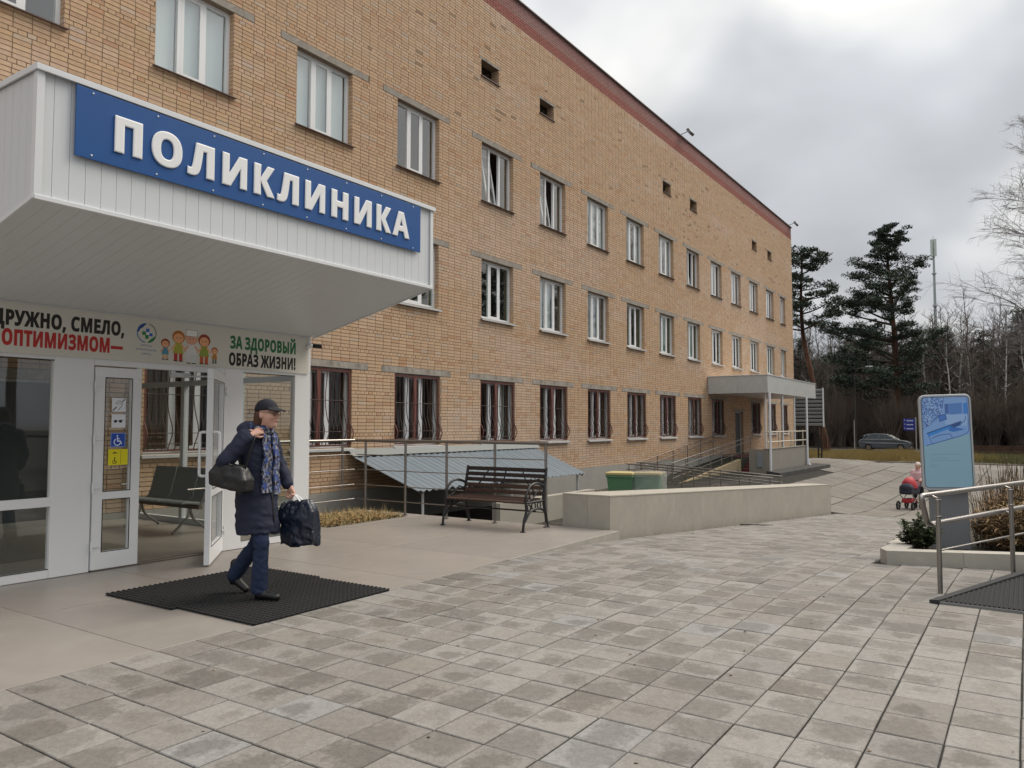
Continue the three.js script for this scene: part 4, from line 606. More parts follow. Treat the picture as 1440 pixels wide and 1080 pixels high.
// ---------------------------------------------------------------- park bench
{
  const t = thing('park_bench', 'brown slatted park bench with black curled cast iron ends on the terrace', 'bench', -6.64, 0, -9.43);
  // local: x along the bench, z towards the viewer's side (seat front)
  const slat = (y, z, h, tk, tilt, m, n) => { const g = muv(rb(-0.7, -h / 2, -tk / 2, 0.7, h / 2, tk / 2, 0.006), 0.5, n * 0.3); g.rotateX(tilt); lobj(n < 5 ? 'back_slat' : 'seat_slat', g, m, t, 0, y, z); };
  for (let i = 0; i < 5; i++) slat(0.5 + i * 0.083, -0.2 - i * 0.021, 0.058, 0.024, -0.25, i < 2 ? M.wood : M.woodDark, i);
  for (let i = 0; i < 5; i++) slat(0.43 - 0.004 * i + (i === 4 ? -0.01 : 0), -0.13 + i * 0.09, 0.024, 0.08, i === 4 ? 0.2 : -0.03, M.wood, 5 + i);
  for (const sx of [-0.72, 0.72]) {
    const tb = new TB(), r = 0.017; const P = (z, y) => V(sx, y, z); const q = (...a) => new THREE.CatmullRomCurve3(a).getPoints(16);
    tb.tube(q(P(-0.33, 0.0), P(-0.28, 0.2), P(-0.22, 0.42), P(-0.25, 0.62), P(-0.31, 0.87)), [...Array(17)].map((_, i) => 0.022), 8);
    tb.tube(q(P(0.33, 0), P(0.3, 0.16), P(0.24, 0.28), P(0.26, 0.42), P(0.25, 0.5), P(0.14, 0.63), P(-0.02, 0.665), P(-0.18, 0.63), P(-0.26, 0.6)), 0.019, 8);
    tb.tube(q(P(-0.24, 0.4), P(0, 0.4), P(0.26, 0.4)), r, 8); tb.tube(q(P(-0.28, 0.2), P(-0.2, 0.27), P(0, 0.3), P(0.15, 0.26), P(0.28, 0.14)), r, 8);
    const ring = (z, y, R) => tb.tube([...Array(15)].map((_, i) => P(z + Math.cos(i / 14 * TAU) * R, y + Math.sin(i / 14 * TAU) * R)), 0.011, 6, false);
    ring(0.05, 0.345, 0.05); ring(-0.1, 0.345, 0.045); ring(0.17, 0.33, 0.042); ring(0.1, 0.5, 0.06); tb.tube(q(P(0.2, 0.42), P(0.05, 0.47), P(-0.08, 0.56), P(-0.2, 0.5)), 0.012, 6);
    lobj('cast_iron_end', tb.geo(), M.iron, t); for (const z of [-0.33, 0.33]) lobj('foot', rb(sx - 0.03, 0, z - 0.03, sx + 0.03, 0.014, z + 0.03, 0.004), M.iron, t);
  }
  lobj('stretcher', tube([[-0.72, 0.26, -0.02], [0.72, 0.26, -0.02]], 0.012, 8), M.iron, t);
  { const tb = new TB(); const cv = (...a) => tb.tube(new THREE.CatmullRomCurve3(a.map(([x, y]) => V(x, y, -0.22 - (y - 0.5) * 0.25 - 0.018))).getPoints(12), 0.011, 6); cv([-0.3, 0.86], [-0.4, 0.7], [-0.52, 0.56], [-0.62, 0.48]); cv([0.0, 0.86], [-0.02, 0.66], [-0.03, 0.48]); cv([0.28, 0.86], [0.36, 0.7], [0.5, 0.56], [0.62, 0.48]); lobj('back_scroll', tb.geo(), M.iron, t); }
}
// ---------------------------------------------------------------- basement stair cover and retaining wall
{
  const t = thing('stair_cover', 'pale blue corrugated metal roof over the basement stairs by the wall', 'cover', -10.8, -0.6, -15.2);
  const za = -11.9, zb = -19.4, n = 150, xw = FX + 0.03, yw = 0.84, xo = -9.35, yo = 0.285, zoA = -10.85, zoB = -17.3, pos = [], ix = [];
  for (let i = 0; i <= n; i++) { const s = i / n, ph = s * 34 * TAU, c = Math.max(-0.6, Math.min(0.6, Math.sin(ph))) * 0.026; for (const u of [0, 0.5, 1]) { const z0 = za + (zb - za) * s, z1 = zoA + (zoB - zoA) * s; pos.push(xw + (xo - xw) * u, yw + (yo - yw) * u + c, z0 + (z1 - z0) * u); } }
  for (let i = 0; i < n; i++) for (let u = 0; u < 2; u++) { const a = i * 3 + u; ix.push(a, a + 3, a + 1, a + 1, a + 3, a + 4); }
  const top = new THREE.BufferGeometry(); top.setAttribute('position', new THREE.Float32BufferAttribute(pos, 3)); top.setIndex(ix); top.computeVertexNormals(); top.setAttribute('uv', new THREE.BufferAttribute(new Float32Array(pos.length / 3 * 2), 2));
  const low = flat(top.clone()).translate(0, -0.004, 0); { const p = low.attributes.position; for (let i = 0; i < p.count; i += 3) { const a = [p.getX(i + 1), p.getY(i + 1), p.getZ(i + 1)]; p.setXYZ(i + 1, p.getX(i + 2), p.getY(i + 2), p.getZ(i + 2)); p.setXYZ(i + 2, ...a); } low.computeVertexNormals(); }
  wobj('corrugated_sheet', [flat(top), low], M.zinc, t);
  wobj('ridge_flashing', hexa([[FX + 0.037, 0.99, za + 0.1], [FX + 0.042, 0.99, za + 0.1], [FX + 0.042, 0.99, zb], [FX + 0.037, 0.99, zb], [FX + 0.037, 0.87, za + 0.1], [FX + 0.2, 0.84, za + 0.1], [FX + 0.2, 0.84, zb], [FX + 0.037, 0.87, zb]]), M.flashGrey, t);
  const lp = (u, s) => [xw + (xo - xw) * u, yw + (yo - yw) * u - 0.05, (za + (zb - za) * s) * (1 - u) + (zoA + (zoB - zoA) * s) * u];
  for (const s of [0.02, 0.34, 0.66, 0.98]) wobj('rafter', tube([lp(0.02, s), lp(0.98, s)], 0.025, 6), M.steelDark, t);
  for (const s of [0.04, 0.5, 0.96]) { const p = lp(0.94, s); wobj('support_post', tube([[p[0], -0.62, p[2]], p], 0.025, 8), M.pvcGrey, t); }
  // low walls of the stair well
  wobj('well_wall', muv(bb(-9.35, -1.6, -13.2, -9.15, -0.12, -17.4), 2), M.stone, t); wobj('well_wall', muv(bb(FX + 0.04, -1.6, -10.9, -9.36, -0.3, -10.75), 2), M.plinth, t);
}
{
  const t = thing('retaining_wall', 'low beige stone clad retaining wall sloping down beside the paving', 'wall', -5.43, -0.7, -17.4);
  const x0 = -5.82, x1 = -5.036, top = (z) => 0.487 - 0.0525 * (-z - 10.04), bot = (z) => -0.7 - 0.06 * (-z - 10.04);
  const za = -10.04, zb = -24.85;
  wobj('core', hexa([[x0 + 0.012, bot(za), za - 0.012], [x1 - 0.012, bot(za), za - 0.012], [x1 - 0.012, bot(zb), zb + 0.012], [x0 + 0.012, bot(zb), zb + 0.012], [x0 + 0.012, top(za) - 0.02, za - 0.012], [x1 - 0.012, top(za) - 0.02, za - 0.012], [x1 - 0.012, top(zb) - 0.02, zb + 0.012], [x0 + 0.012, top(zb) - 0.02, zb + 0.012]]), M.joint, t);
  const ms = [[0.395, 0.364, 0.31], [0.39, 0.36, 0.307], [0.4, 0.368, 0.313]].map(c => mat(...c, 0.62, { map: T.plaster })); let n = 0; const L = (zb - za) / 12;
  for (let i = 0; i < 12; i++) { const a = za + i * L - 0.0015, b = za + (i + 1) * L + 0.0015; for (const [xa, xb] of [[x1 - 0.011, x1], [x0, x0 + 0.011]]) wobj('panel', muv(hexa([[xa, bot(a), a], [xb, bot(a), a], [xb, bot(b), b], [xa, bot(b), b], [xa, top(a) - 0.022, a], [xb, top(a) - 0.022, a], [xb, top(b) - 0.022, b], [xa, top(b) - 0.022, b]]), 1.7, n * 0.31, n * 0.17), ms[n++ % 3], t); wobj('coping', muv(hexa([[x0 - 0.004, top(a) - 0.0195, a], [x1 + 0.004, top(a) - 0.0195, a], [x1 + 0.004, top(b) - 0.0195, b], [x0 - 0.004, top(b) - 0.0195, b], [x0 - 0.004, top(a), a], [x1 + 0.004, top(a), a], [x1 + 0.004, top(b), b], [x0 - 0.004, top(b), b]]), 1.7, n * 0.2), ms[n % 3], t); }
  for (const [xa, xb] of [[x0, -5.4], [-5.397, x1 - 0.012]]) wobj('end_panel', muv(bb(xa, -0.68, za - 0.011, xb, top(za) - 0.022, za), 1.5, n++ * 0.3), ms[n % 3], t);
  wobj('end_panel', muv(bb(x0, bot(zb), zb, x1, top(zb) - 0.024, zb + 0.011), 1.5), ms[0], t);
}
{ // wrapped waste bins behind the wall
  const green = mat(0.09, 0.21, 0.11, 0.5), yellow = mat(0.43, 0.35, 0.16, 0.6), film = pmat(0.95, 0.97, 0.97, 0.18, { transmission: 0.85, thickness: 0, ior: 1.3, side: THREE.DoubleSide });
  const P = [[-8.15, -16.9], [-7.6, -17.25]]; const lab = ['green waste bin with yellow lid, the bare one behind the beige wall', 'green waste bin with yellow lid wrapped in clear plastic film'];
  P.forEach(([x, z], i) => {
    const t = thing('waste_bin', lab[i], 'bin', x, -0.64, z, 0.2, 'green bins behind the wall');
    const s = 0.3, b = 0.22; lobj('body', hexa([[-b, 0.06, -b], [b, 0.06, -b], [b, 0.06, b], [-b, 0.06, b], [-s, 0.92, -s], [s, 0.92, -s], [s, 0.92, s], [-s, 0.92, s]]), green, t); lobj('rim', rb(-s - 0.02, 0.9, -s - 0.02, s + 0.02, 0.95, s + 0.02, 0.012), green, t);
    const g = rb(-s - 0.03, 0.951, -s - 0.03, s + 0.03, 1.02, s + 0.03, 0.02); lobj('lid', g, yellow, t); for (const sx of [-0.2, 0.2]) { const w = new THREE.CylinderGeometry(0.06, 0.06, 0.04, 14); w.rotateZ(Math.PI / 2); lobj('wheel', w, M.rubber, t, sx, 0.06, -0.22); }
    if (i) { const n = new THREE.BoxGeometry(0.72, 0.62, 0.72, 10, 8, 10), p = n.attributes.position; for (let k = 0; k < p.count; k++) { const a = p.getX(k), c = p.getY(k), e = p.getZ(k), f = 1 + (fbm(a * 6 + 3, c * 5, e * 6, 3) - 0.5) * 0.3 + (c < 0 ? 0.1 * -c : 0); p.setXYZ(k, a * f, c + 0.72, e * f); } n.computeVertexNormals(); lobj('plastic_film', n, film, t); }
  });
}
// ---------------------------------------------------------------- side entrance: ramp, steps, landing, canopy
{
  const t = thing('side_porch', 'grey side porch with red steps, landing wall and mossy ramp', 'porch', -11, -0.62, -36);
  const red = mat(0.16, 0.035, 0.03, 0.7, { map: T.grain }), cream = mat(0.4, 0.32, 0.19, 0.9, { map: T.concrete }), grey = mat(0.26, 0.24, 0.21, 0.8, { map: T.plaster });
  wobj('landing', muv(bb(FX + 0.04, -1.3, -41.3, -9.66, 0.012, -36.2), 2), red, t);
  for (let i = 0; i < 6; i++) wobj('step', rb(-11.1, -1.2, -36.2 + 0.001 + i * 0.31, -10.36, 0.012 - (i + 1) * 0.118, -36.2 + (i + 1) * 0.31, 0.01), red, t);
  wobj('landing_wall', muv(bb(-10.35, -1.3, -34.5, -9.66, 0.44, -34.34), 2), grey, t); wobj('landing_wall', muv(bb(-9.655, -1.3, -41.3, -9.5, 0.44, -34.34), 2), grey, t);
  for (let i = 0; i < 4; i++) wobj('wall_coping', muv(bb(-9.68, 0.443, -34.32 - i * 1.75, -9.475, 0.475, -34.32 - (i + 1) * 1.75 + 0.004), 1), M.lintel, t);
  wobj('meter_box', [rb(-10.0, -0.35, -34.338, -9.75, 0.28, -34.3, 0.01)], mat(0.2, 0.22, 0.24, 0.6), t);
  // ramp along the facade
  wobj('ramp', muv(hexa([[FX + 0.04, -1.3, -26.4], [-10.85, -1.3, -26.4], [-10.85, -1.3, -36.2], [FX + 0.04, -1.3, -36.2], [FX + 0.04, -0.78, -26.4], [-10.85, -0.78, -26.4], [-10.85, 0.008, -36.19], [FX + 0.04, 0.008, -36.19]]), 1.5), M.moss, t);
  wobj('ramp_cheek', muv(hexa([[-10.848, -1.3, -26.4], [-10.7, -1.3, -26.4], [-10.7, -1.3, -34.3], [-10.848, -1.3, -34.3], [-10.848, -0.72, -26.4], [-10.7, -0.72, -26.4], [-10.7, -0.02, -34.3], [-10.848, -0.02, -34.3]]), 1.2), cream, t);
  wobj('ramp', muv(hexa([[FX + 0.04, -1.5, -26.39], [-6.9, -1.5, -26.39], [-6.9, -1.5, -25.2], [FX + 0.04, -1.5, -25.2], [FX + 0.04, -0.785, -26.39], [-6.9, -1.02, -26.39], [-6.9, -1.02, -25.2], [FX + 0.04, -0.785, -25.2]]), 1.5), M.slab, t);
  // wall-side mossy bank
  wobj('mossy_bank', muv(hexa([[-10.69, -1.3, -26.5], [-9.7, -1.3, -26.5], [-9.9, -1.3, -33.9], [-10.69, -1.3, -33.9], [-10.69, -0.62, -26.5], [-9.8, -0.8, -26.6], [-9.9, -0.7, -33.9], [-10.69, -0.5, -33.9]]), 1), M.moss, t);
  const rl = (name, label, x, z0, z1, y0, y1, m, n) => { const posts = []; for (let i = 0; i < n; i++) { const s = i / (n - 1), z = z0 + (z1 - z0) * s, y = y0 + (y1 - y0) * s; posts.push([[x, y - 0.9, z], [x, y - 0.01, z]]); } return railing(name, label, posts, [[[[x, y0, z0 + 0.25], [x, y0, z0], [x, y1, z1], [x, y1, z1 - 0.25]], 0.022], [[[x, y0 - 0.2, z0 + 0.25], [x, y0 - 0.2, z0], [x, y1 - 0.2, z1], [x, y1 - 0.2, z1 - 0.25]], 0.018], [[[x, y0 - 0.55, z0], [x, y1 - 0.55, z1]], 0.01]], 'handrails of the side porch', 0.02, m); };
  rl('ramp_handrail', 'dark handrail against the brick along the ramp wall', FX + 0.13, -26.6, -34.6, 0.13, 1.0, M.steelDark, 6);
  rl('ramp_handrail', 'steel handrail along the outer edge of the mossy ramp', -10.78, -26.5, -36.0, 0.12, 0.98, M.steel, 8);
  for (const [z, l] of [[-26.35, 'bright steel handrail on the wall side of the lower ramp flight'], [-25.25, 'bright steel handrail on the plaza side of the lower ramp flight']]) { const n = 6, posts = [], x0 = -11.9, x1 = -6.95; for (let i = 0; i < n; i++) { const s = i / (n - 1), x = x0 + (x1 - x0) * s, y = 0.12 - 0.32 * s; posts.push([[x, y - 0.9, z], [x, y - 0.01, z]]); } railing('ramp_handrail', l, posts, [[[[x0 - 0.1, 0.12, z], [x1 + 0.1, -0.2, z]], 0.022], [[[x0 - 0.1, -0.07, z], [x1 + 0.1, -0.4, z]], 0.018], [[[x0, -0.4, z], [x1, -0.74, z]], 0.01]], 'handrails of the side porch', 0.02, M.steel); }
  // upper rails on the landing wall
  railing('landing_rail', 'white tubular rail on the landing wall under the side canopy', [-36.4, -38.6, -40.9].map(z => [[-9.58, 0.475, z], [-9.58, 1.28, z]]), [[[[-9.58, 1.2, -34.5], [-9.58, 1.2, -41.8]], 0.03], [[[-9.58, 0.75, -34.5], [-9.58, 0.75, -41.8]], 0.03]], null, 0.03, mat(0.5, 0.46, 0.38, 0.6));
  const c = thing('side_canopy', 'flat grey panelled canopy on white posts over the side door', 'canopy', -10.8, -0.62, -38.5);
  const pm = mat(0.5, 0.51, 0.5, 0.45, { map: T.plaster });
  wobj('roof_deck', bb(FX + 0.03, 2.97, -43.6, -9.52, 3.7, -34.37), M.panel, c);
  for (let i = 0; i < 2; i++) wobj('fascia_panel', muv(rb(FX + 0.02 + i * 1.35, 2.94, -34.369, FX + 0.02 + (i + 1) * 1.35 - 0.004, 3.72, -34.345, 0.004), 1.4, i * 0.3), pm, c);
  for (let i = 0; i < 6; i++) wobj('fascia_panel', muv(rb(-9.519, 2.94, -34.36 - (i + 1) * 1.54 + 0.004, -9.495, 3.72, -34.36 - i * 1.54, 0.004), 1.4, i * 0.3), pm, c);
  wobj('cap_flashing', rb(FX + 0.02, 3.721, -43.62, -9.47, 3.745, -34.32, 0.004), M.trim, c);
  wobj('soffit', bb(FX + 0.04, 2.955, -43.58, -9.53, 2.969, -34.38), M.panel, c);
  for (const [x, z] of [[-9.43, -34.42], [-9.43, -41.2], [-9.75, -34.9], [-9.6, -37.2], [-9.6, -39.4], [-11.2, -43.2]]) wobj('post', tube([[x, x < -9.7 ? -0.7 : x < -9.5 ? 0.47 : -0.75, z], [x, 2.954, z]], x > -9.5 ? 0.055 : 0.04, 12), M.trim, c);
  wobj('downpipe_shoe', tube(bend([[-9.4, -0.2, -41.35], [-9.4, -0.5, -41.35], [-9.2, -0.62, -41.35]], 0.08), 0.05, 10), M.trim, c);
  structure('drain_apron', muv(hexa([[-9.5, -0.9, -34.0], [-8.9, -0.9, -33.9], [-8.7, -0.9, -43], [-9.5, -0.9, -43], [-9.5, -0.48, -34.0], [-8.9, -0.56, -33.9], [-8.7, -0.56, -43], [-9.5, -0.5, -43]]), 1.2), M.asphalt);
}
{ // louvred screen beyond the corner
  const t = thing('louvre_screen', 'grey louvred metal screen on dark legs past the building corner', 'screen', -11.3, -0.9, -52.6);
  const lm = mat(0.42, 0.45, 0.48, 0.45);
  for (let i = 0; i < 10; i++) { const g = rb(-1.6, -0.012, -0.11, 0.28, 0.012, 0.11, 0.006); g.rotateX(-0.75); lobj('louvre_blade', g, lm, t, 0, 2.35 + i * 0.245 + 0.1, 0.1); }
  lobj('screen_back', bb(-1.6, 2.32, -0.18, 0.28, 4.8, -0.14), M.darkIron, t); for (const x of [-1.6, 0.3]) lobj('side_frame', bb(x - 0.02, 2.3, -0.14, x + 0.02, 4.82, 0.2), lm, t);
  for (const x of [-1.3, -0.08, 0.12]) lobj('leg', bb(x - 0.04, 0, -0.16, x + 0.04, 2.3, -0.08), M.darkIron, t); for (const y of [0.5, 1.1, 1.7]) lobj('brace', bb(-0.04, y, -0.14, 0.08, y + 0.05, -0.1), M.darkIron, t); lobj('base_plate', rb(-0.2, 0, -0.25, 0.25, 0.03, 0.02, 0.006), M.darkIron, t);
}

// ---------------------------------------------------------------- planter, info pylon, plants, ramp with handrail
const KX = [-1.42, -9.98], KDIR = [0.89, -0.455];   // planter kerb: near corner and its run
{
  const t = thing('planter', 'beige kerbed planter bed round the information pylon', 'planter', -0.6, -0.3, -11.5);
  const P = (s) => [KX[0] + KDIR[0] * s, KX[1] + KDIR[1] * s], N = [KDIR[1], -KDIR[0]];    // N points into the bed: away from the camera
  const topY = (s) => 0.035 - 0.012 * s; let n = 0;
  for (let i = 0; i < 6; i++) { const s0 = i * 0.85, s1 = s0 + 0.846, a = P(s0), b = P(s1), w = 0.2, c = [b[0] - 0.455 * w, b[1] - 0.89 * w], d = [a[0] - 0.455 * w, a[1] - 0.89 * w]; wobj('kerb_stone', muv(hexa([[a[0], -0.6, a[1]], [b[0], -0.6, b[1]], [c[0], -0.6, c[1]], [d[0], -0.6, d[1]], [a[0], topY(s0), a[1]], [b[0], topY(s1), b[1]], [c[0], topY(s1), c[1]], [d[0], topY(s0), d[1]]]), 1.4, n++ * 0.3), M.stone, t); }
  for (let i = 0; i < 7; i++) { const z0 = KX[1] - 0.205 - i * 0.9, z1 = z0 - 0.896, x = KX[0] - 0.05 * i, h0 = 0.03 - i * 0.055, h1 = h0 - 0.055; wobj('kerb_stone', muv(hexa([[x - 0.1, -1, z0], [x + 0.16, -1, z0], [x + 0.16, -1, z1], [x - 0.1, -1, z1], [x - 0.1, h0, z0], [x + 0.16, h0, z0], [x + 0.16, h1, z1], [x - 0.1, h1, z1]]), 1.4, n++ * 0.3), M.stone, t); }
  const s = [[-1.45, -10.25], [3.4, -12.7], [5, -17], [-1.8, -16.4]]; wobj('soil', muv(hexa([...s.map(q => [q[0], -1.2, q[1]]), [s[0][0], -0.03, s[0][1]], [s[1][0], -0.06, s[1][1]], [s[2][0], -0.42, s[2][1]], [s[3][0], -0.42, s[3][1]]]), 1.2), M.ground, t);
}
{ // information pylon
  const c = document.createElement('canvas'); c.width = 512; c.height = 800; const x = c.getContext('2d'), r = rng(5);
  x.fillStyle = '#88aec2'; x.fillRect(0, 0, 512, 800);
  x.fillStyle = '#7ba3d8'; x.beginPath(); x.moveTo(0, 0); x.lineTo(512, 0); x.lineTo(512, 330); x.lineTo(0, 432); x.fill();
  x.save(); x.beginPath(); x.moveTo(0, 0); x.lineTo(250, 0); x.lineTo(230, 120); x.lineTo(150, 215); x.lineTo(0, 290); x.clip(); for (let i = 0; i < 900; i++) { x.fillStyle = ['#3f66a6', '#5d8ac8', '#9cbbe2', '#48609c'][Math.floor(r() * 4)]; x.beginPath(); x.ellipse(r() * 260, r() * 290, 3 + r() * 7, 3 + r() * 5, 0, 0, 7); x.fill(); } x.restore();
  const poly = (col, ...p) => { x.fillStyle = col; x.beginPath(); p.forEach(([a, b], i) => i ? x.lineTo(a, b) : x.moveTo(a, b)); x.closePath(); x.fill(); };
  poly('#4c7cc0', [300, 62], [440, 55], [440, 150], [300, 160]); poly('#3a64a8', [252, 62], [296, 62], [296, 150], [252, 150]); poly('#2f7fd0', [452, 60], [500, 58], [500, 150], [452, 155]); poly('#8fb2df', [250, 158], [500, 160], [480, 260], [250, 240]);
  poly('#2a55a0', [170, 165], [258, 150], [272, 200], [190, 222]); poly('#3b74c4', [178, 172], [250, 160], [262, 194], [195, 212]); poly('#21508f', [40, 318], [420, 215], [430, 238], [60, 345]); poly('#2f86d6', [48, 326], [310, 256], [316, 276], [64, 350]); poly('#2f6fc0', [300, 262], [460, 290], [330, 312], [280, 300]); poly('#244a8c', [320, 250], [400, 226], [420, 250], [340, 275]);
  x.strokeStyle = '#3f5fa8'; x.lineWidth = 7; x.beginPath(); x.moveTo(55, 330); x.lineTo(95, 412); x.moveTo(95, 370); x.quadraticCurveTo(160, 330, 300, 330); x.lineTo(320, 370); x.moveTo(495, 20); x.lineTo(500, 290); x.quadraticCurveTo(500, 330, 380, 355); x.lineTo(30, 430); x.moveTo(470, 170); x.quadraticCurveTo(480, 220, 410, 240); x.stroke();
  x.fillStyle = '#6d93ad'; for (const [a, w, y] of [[70, 360, 505], [70, 180, 543], [70, 330, 562], [70, 90, 598], [70, 60, 612]]) for (let q = 0; q < w; q += 9) x.fillRect(a + q, y + (q % 4) * 0.6, 6, 5);
  const tx = new THREE.CanvasTexture(c); tx.colorSpace = THREE.SRGBColorSpace;
  const ang = -(108 - 33.85) * D2R;                                        // its width runs 51 degrees off the facade line
  const t = thing('information_pylon', 'grey information pylon with a blue site map panel in the planter', 'info sign', -0.9, -0.17, -11.75, 0);
  t.rotation.set(0, 0, 0); const grey = mat(0.16, 0.165, 0.175, 0.5), rim = mat(0.42, 0.45, 0.47, 0.35, { metalness: 0.4 });
  const rot = new THREE.Euler(0, Math.PI / 2 - 74.15 * D2R, 0);  // local x -> panel width direction
  const q = new THREE.Quaternion().setFromEuler(rot).multiply(new THREE.Quaternion().setFromAxisAngle(V(0, 0, 1), 0.022)); t.quaternion.copy(q);
  lobj('plinth', rb(-0.215, 0, -0.1, 0.235, 0.9, 0.03, 0.008), grey, t);
  const rr = (w, h, R) => { const s = new THREE.Shape(); s.moveTo(-w + R, 0); s.lineTo(w - R, 0); s.quadraticCurveTo(w, 0, w, R); s.lineTo(w, h - R); s.quadraticCurveTo(w, h, w - R, h); s.lineTo(-w + R, h); s.quadraticCurveTo(-w, h, -w, h - R); s.lineTo(-w, R); s.quadraticCurveTo(-w, 0, -w + R, 0); return s; };
  const body = new THREE.ExtrudeGeometry(rr(0.3, 1.25, 0.08), { depth: 0.07, bevelEnabled: true, bevelSize: 0.008, bevelThickness: 0.008, bevelSegments: 2, curveSegments: 8 }); body.translate(0, 0.82, 0.034); lobj('panel_case', body, rim, t);
  const face = new THREE.ShapeGeometry(rr(0.278, 1.19, 0.055), 8); { const p = face.attributes.position, uv = face.attributes.uv; for (let i = 0; i < p.count; i++) uv.setXY(i, (p.getX(i) + 0.278) / 0.556, p.getY(i) / 1.19); } face.translate(0, 0.855, 0.1135); lobj('map_print', face, new THREE.MeshPhysicalMaterial({ map: tx, roughness: 0.35, clearcoat: 0.6, clearcoatRoughness: 0.08 }), t);
  const ed = new TB(); const pts = rr(0.28, 1.196, 0.057).getPoints(6).map(p => V(p.x, p.y + 0.852, 0.114)); ed.tube(pts, 0.005, 5, false); lobj('panel_edge', ed.geo(), mat(0.1, 0.11, 0.12, 0.5), t);
}
function bushGeo(seed, n, R, H, leaf, droop = 0) { const tb = new TB(), st = new TB(), r = rng(seed); for (let i = 0; i < n; i++) { const a = r() * TAU, rad = Math.sqrt(r()) * R, h = H * (0.35 + 0.65 * r()) * (1 - 0.35 * rad / R); const b = V(Math.cos(a) * rad * 0.35, 0, Math.sin(a) * rad * 0.35), e = V(Math.cos(a) * rad, h, Math.sin(a) * rad), m = b.clone().lerp(e, 0.55).add(V(0, h * 0.12, 0)); st.tube([b, m, e], [0.006, 0.004, 0.002], 3, false); for (let k = 0; k < leaf; k++) { const t = 0.25 + 0.75 * r(), p = t < 0.55 ? b.clone().lerp(m, t / 0.55) : m.clone().lerp(e, (t - 0.55) / 0.45), q = r() * TAU, l = 0.035 + r() * 0.04, d = V(Math.cos(q) * l, (r() - 0.3) * l - droop * l, Math.sin(q) * l), w = V(-Math.sin(q), (r() - 0.5), Math.cos(q)).multiplyScalar(l * 0.3); tb.tri(p.clone(), p.clone().addScaledVector(d, 0.5).add(w), p.clone().add(d)); tb.tri(p.clone(), p.clone().add(d), p.clone().addScaledVector(d, 0.5).sub(w)); } } return [st.geo(), tb.geo()]; }
{
  const green = mat(0.045, 0.06, 0.022, 0.9, { side: THREE.DoubleSide }), stem = mat(0.07, 0.05, 0.03, 0.9);
  for (const [x, z, s, sd, l] of [[-1.22, -11.2, 1, 3, 'dark green leafy shrub against the pylon foot in the planter'], [-1.32, -12.6, 0.95, 8, 'loose twiggy shrub hanging over the planter side kerb']]) { const t = thing('shrub', l, 'shrub', x, -0.1 - (z < -12 ? 0.12 : 0), z, 0, 'planter shrubs'); const [a, b] = bushGeo(sd, sd === 3 ? 60 : 50, 0.27, 0.5 * s, sd === 3 ? 34 : 12); lobj('stems', a, stem, t); lobj('foliage', b, green, t); }
  // tall dry perennials behind the pylon, each clump its own
  const dry = [mat(0.3, 0.2, 0.1, 1, { side: THREE.DoubleSide }), mat(0.2, 0.12, 0.065, 1, { side: THREE.DoubleSide }), mat(0.36, 0.28, 0.14, 1, { side: THREE.DoubleSide })];
  const proto = [0, 1, 2].map(k => { const tb = new TB(), st = new TB(), r = rng(70 + k); for (let i = 0; i < 70; i++) { const a = r() * TAU, R = Math.sqrt(r()) * 0.26, h = 0.55 + r() * 0.6, l = (r() - 0.5) * 0.25; const b = V(Math.cos(a) * R, 0, Math.sin(a) * R), e = V(Math.cos(a) * R * 1.5 + l, h, Math.sin(a) * R * 1.5 + l * 0.5); st.tube([b, b.clone().lerp(e, 0.5).add(V(0, 0.04, 0)), e], [0.005, 0.004, 0.003], 3, false); for (let q = 0; q < 26; q++) { const t = 0.15 + 0.85 * r(), p = b.clone().lerp(e, t), an = r() * TAU, L = t > 0.72 ? 0.035 : 0.07 + r() * 0.08, d = V(Math.cos(an) * L, (r() - 0.55) * L, Math.sin(an) * L), w = V(-Math.sin(an) * L * 0.18, 0, Math.cos(an) * L * 0.18); tb.tri(p.clone().add(w), p.clone().sub(w), p.clone().add(d)); } } return [st.geo(), tb.geo()]; });
  const spots = [[-0.42, -12.2], [-0.15, -12.6], [0.05, -11.9], [0.3, -12.5], [-0.3, -13.2], [0.25, -13.3], [0.6, -12.3], [0.7, -13.2], [-0.1, -14], [0.5, -14.1], [1, -13.0], [1.2, -14], [-0.2, -11.75], [0.25, -11.85]];
  const R = rng(12); spots.forEach(([x, z], i) => { const t = thing('dry_perennial', 'clump of tall dry brown perennial stems behind the information pylon', 'plant', x, -0.05 + (z + 11) * 0.07, z, R() * 6, 'dry perennials in the planter'); t.scale.setScalar(0.78 + R() * 0.35); const [a, b] = proto[i % 3]; lobj('stems', a, stem, t); lobj('dry_leaves', b, dry[i % 3], t); });
}
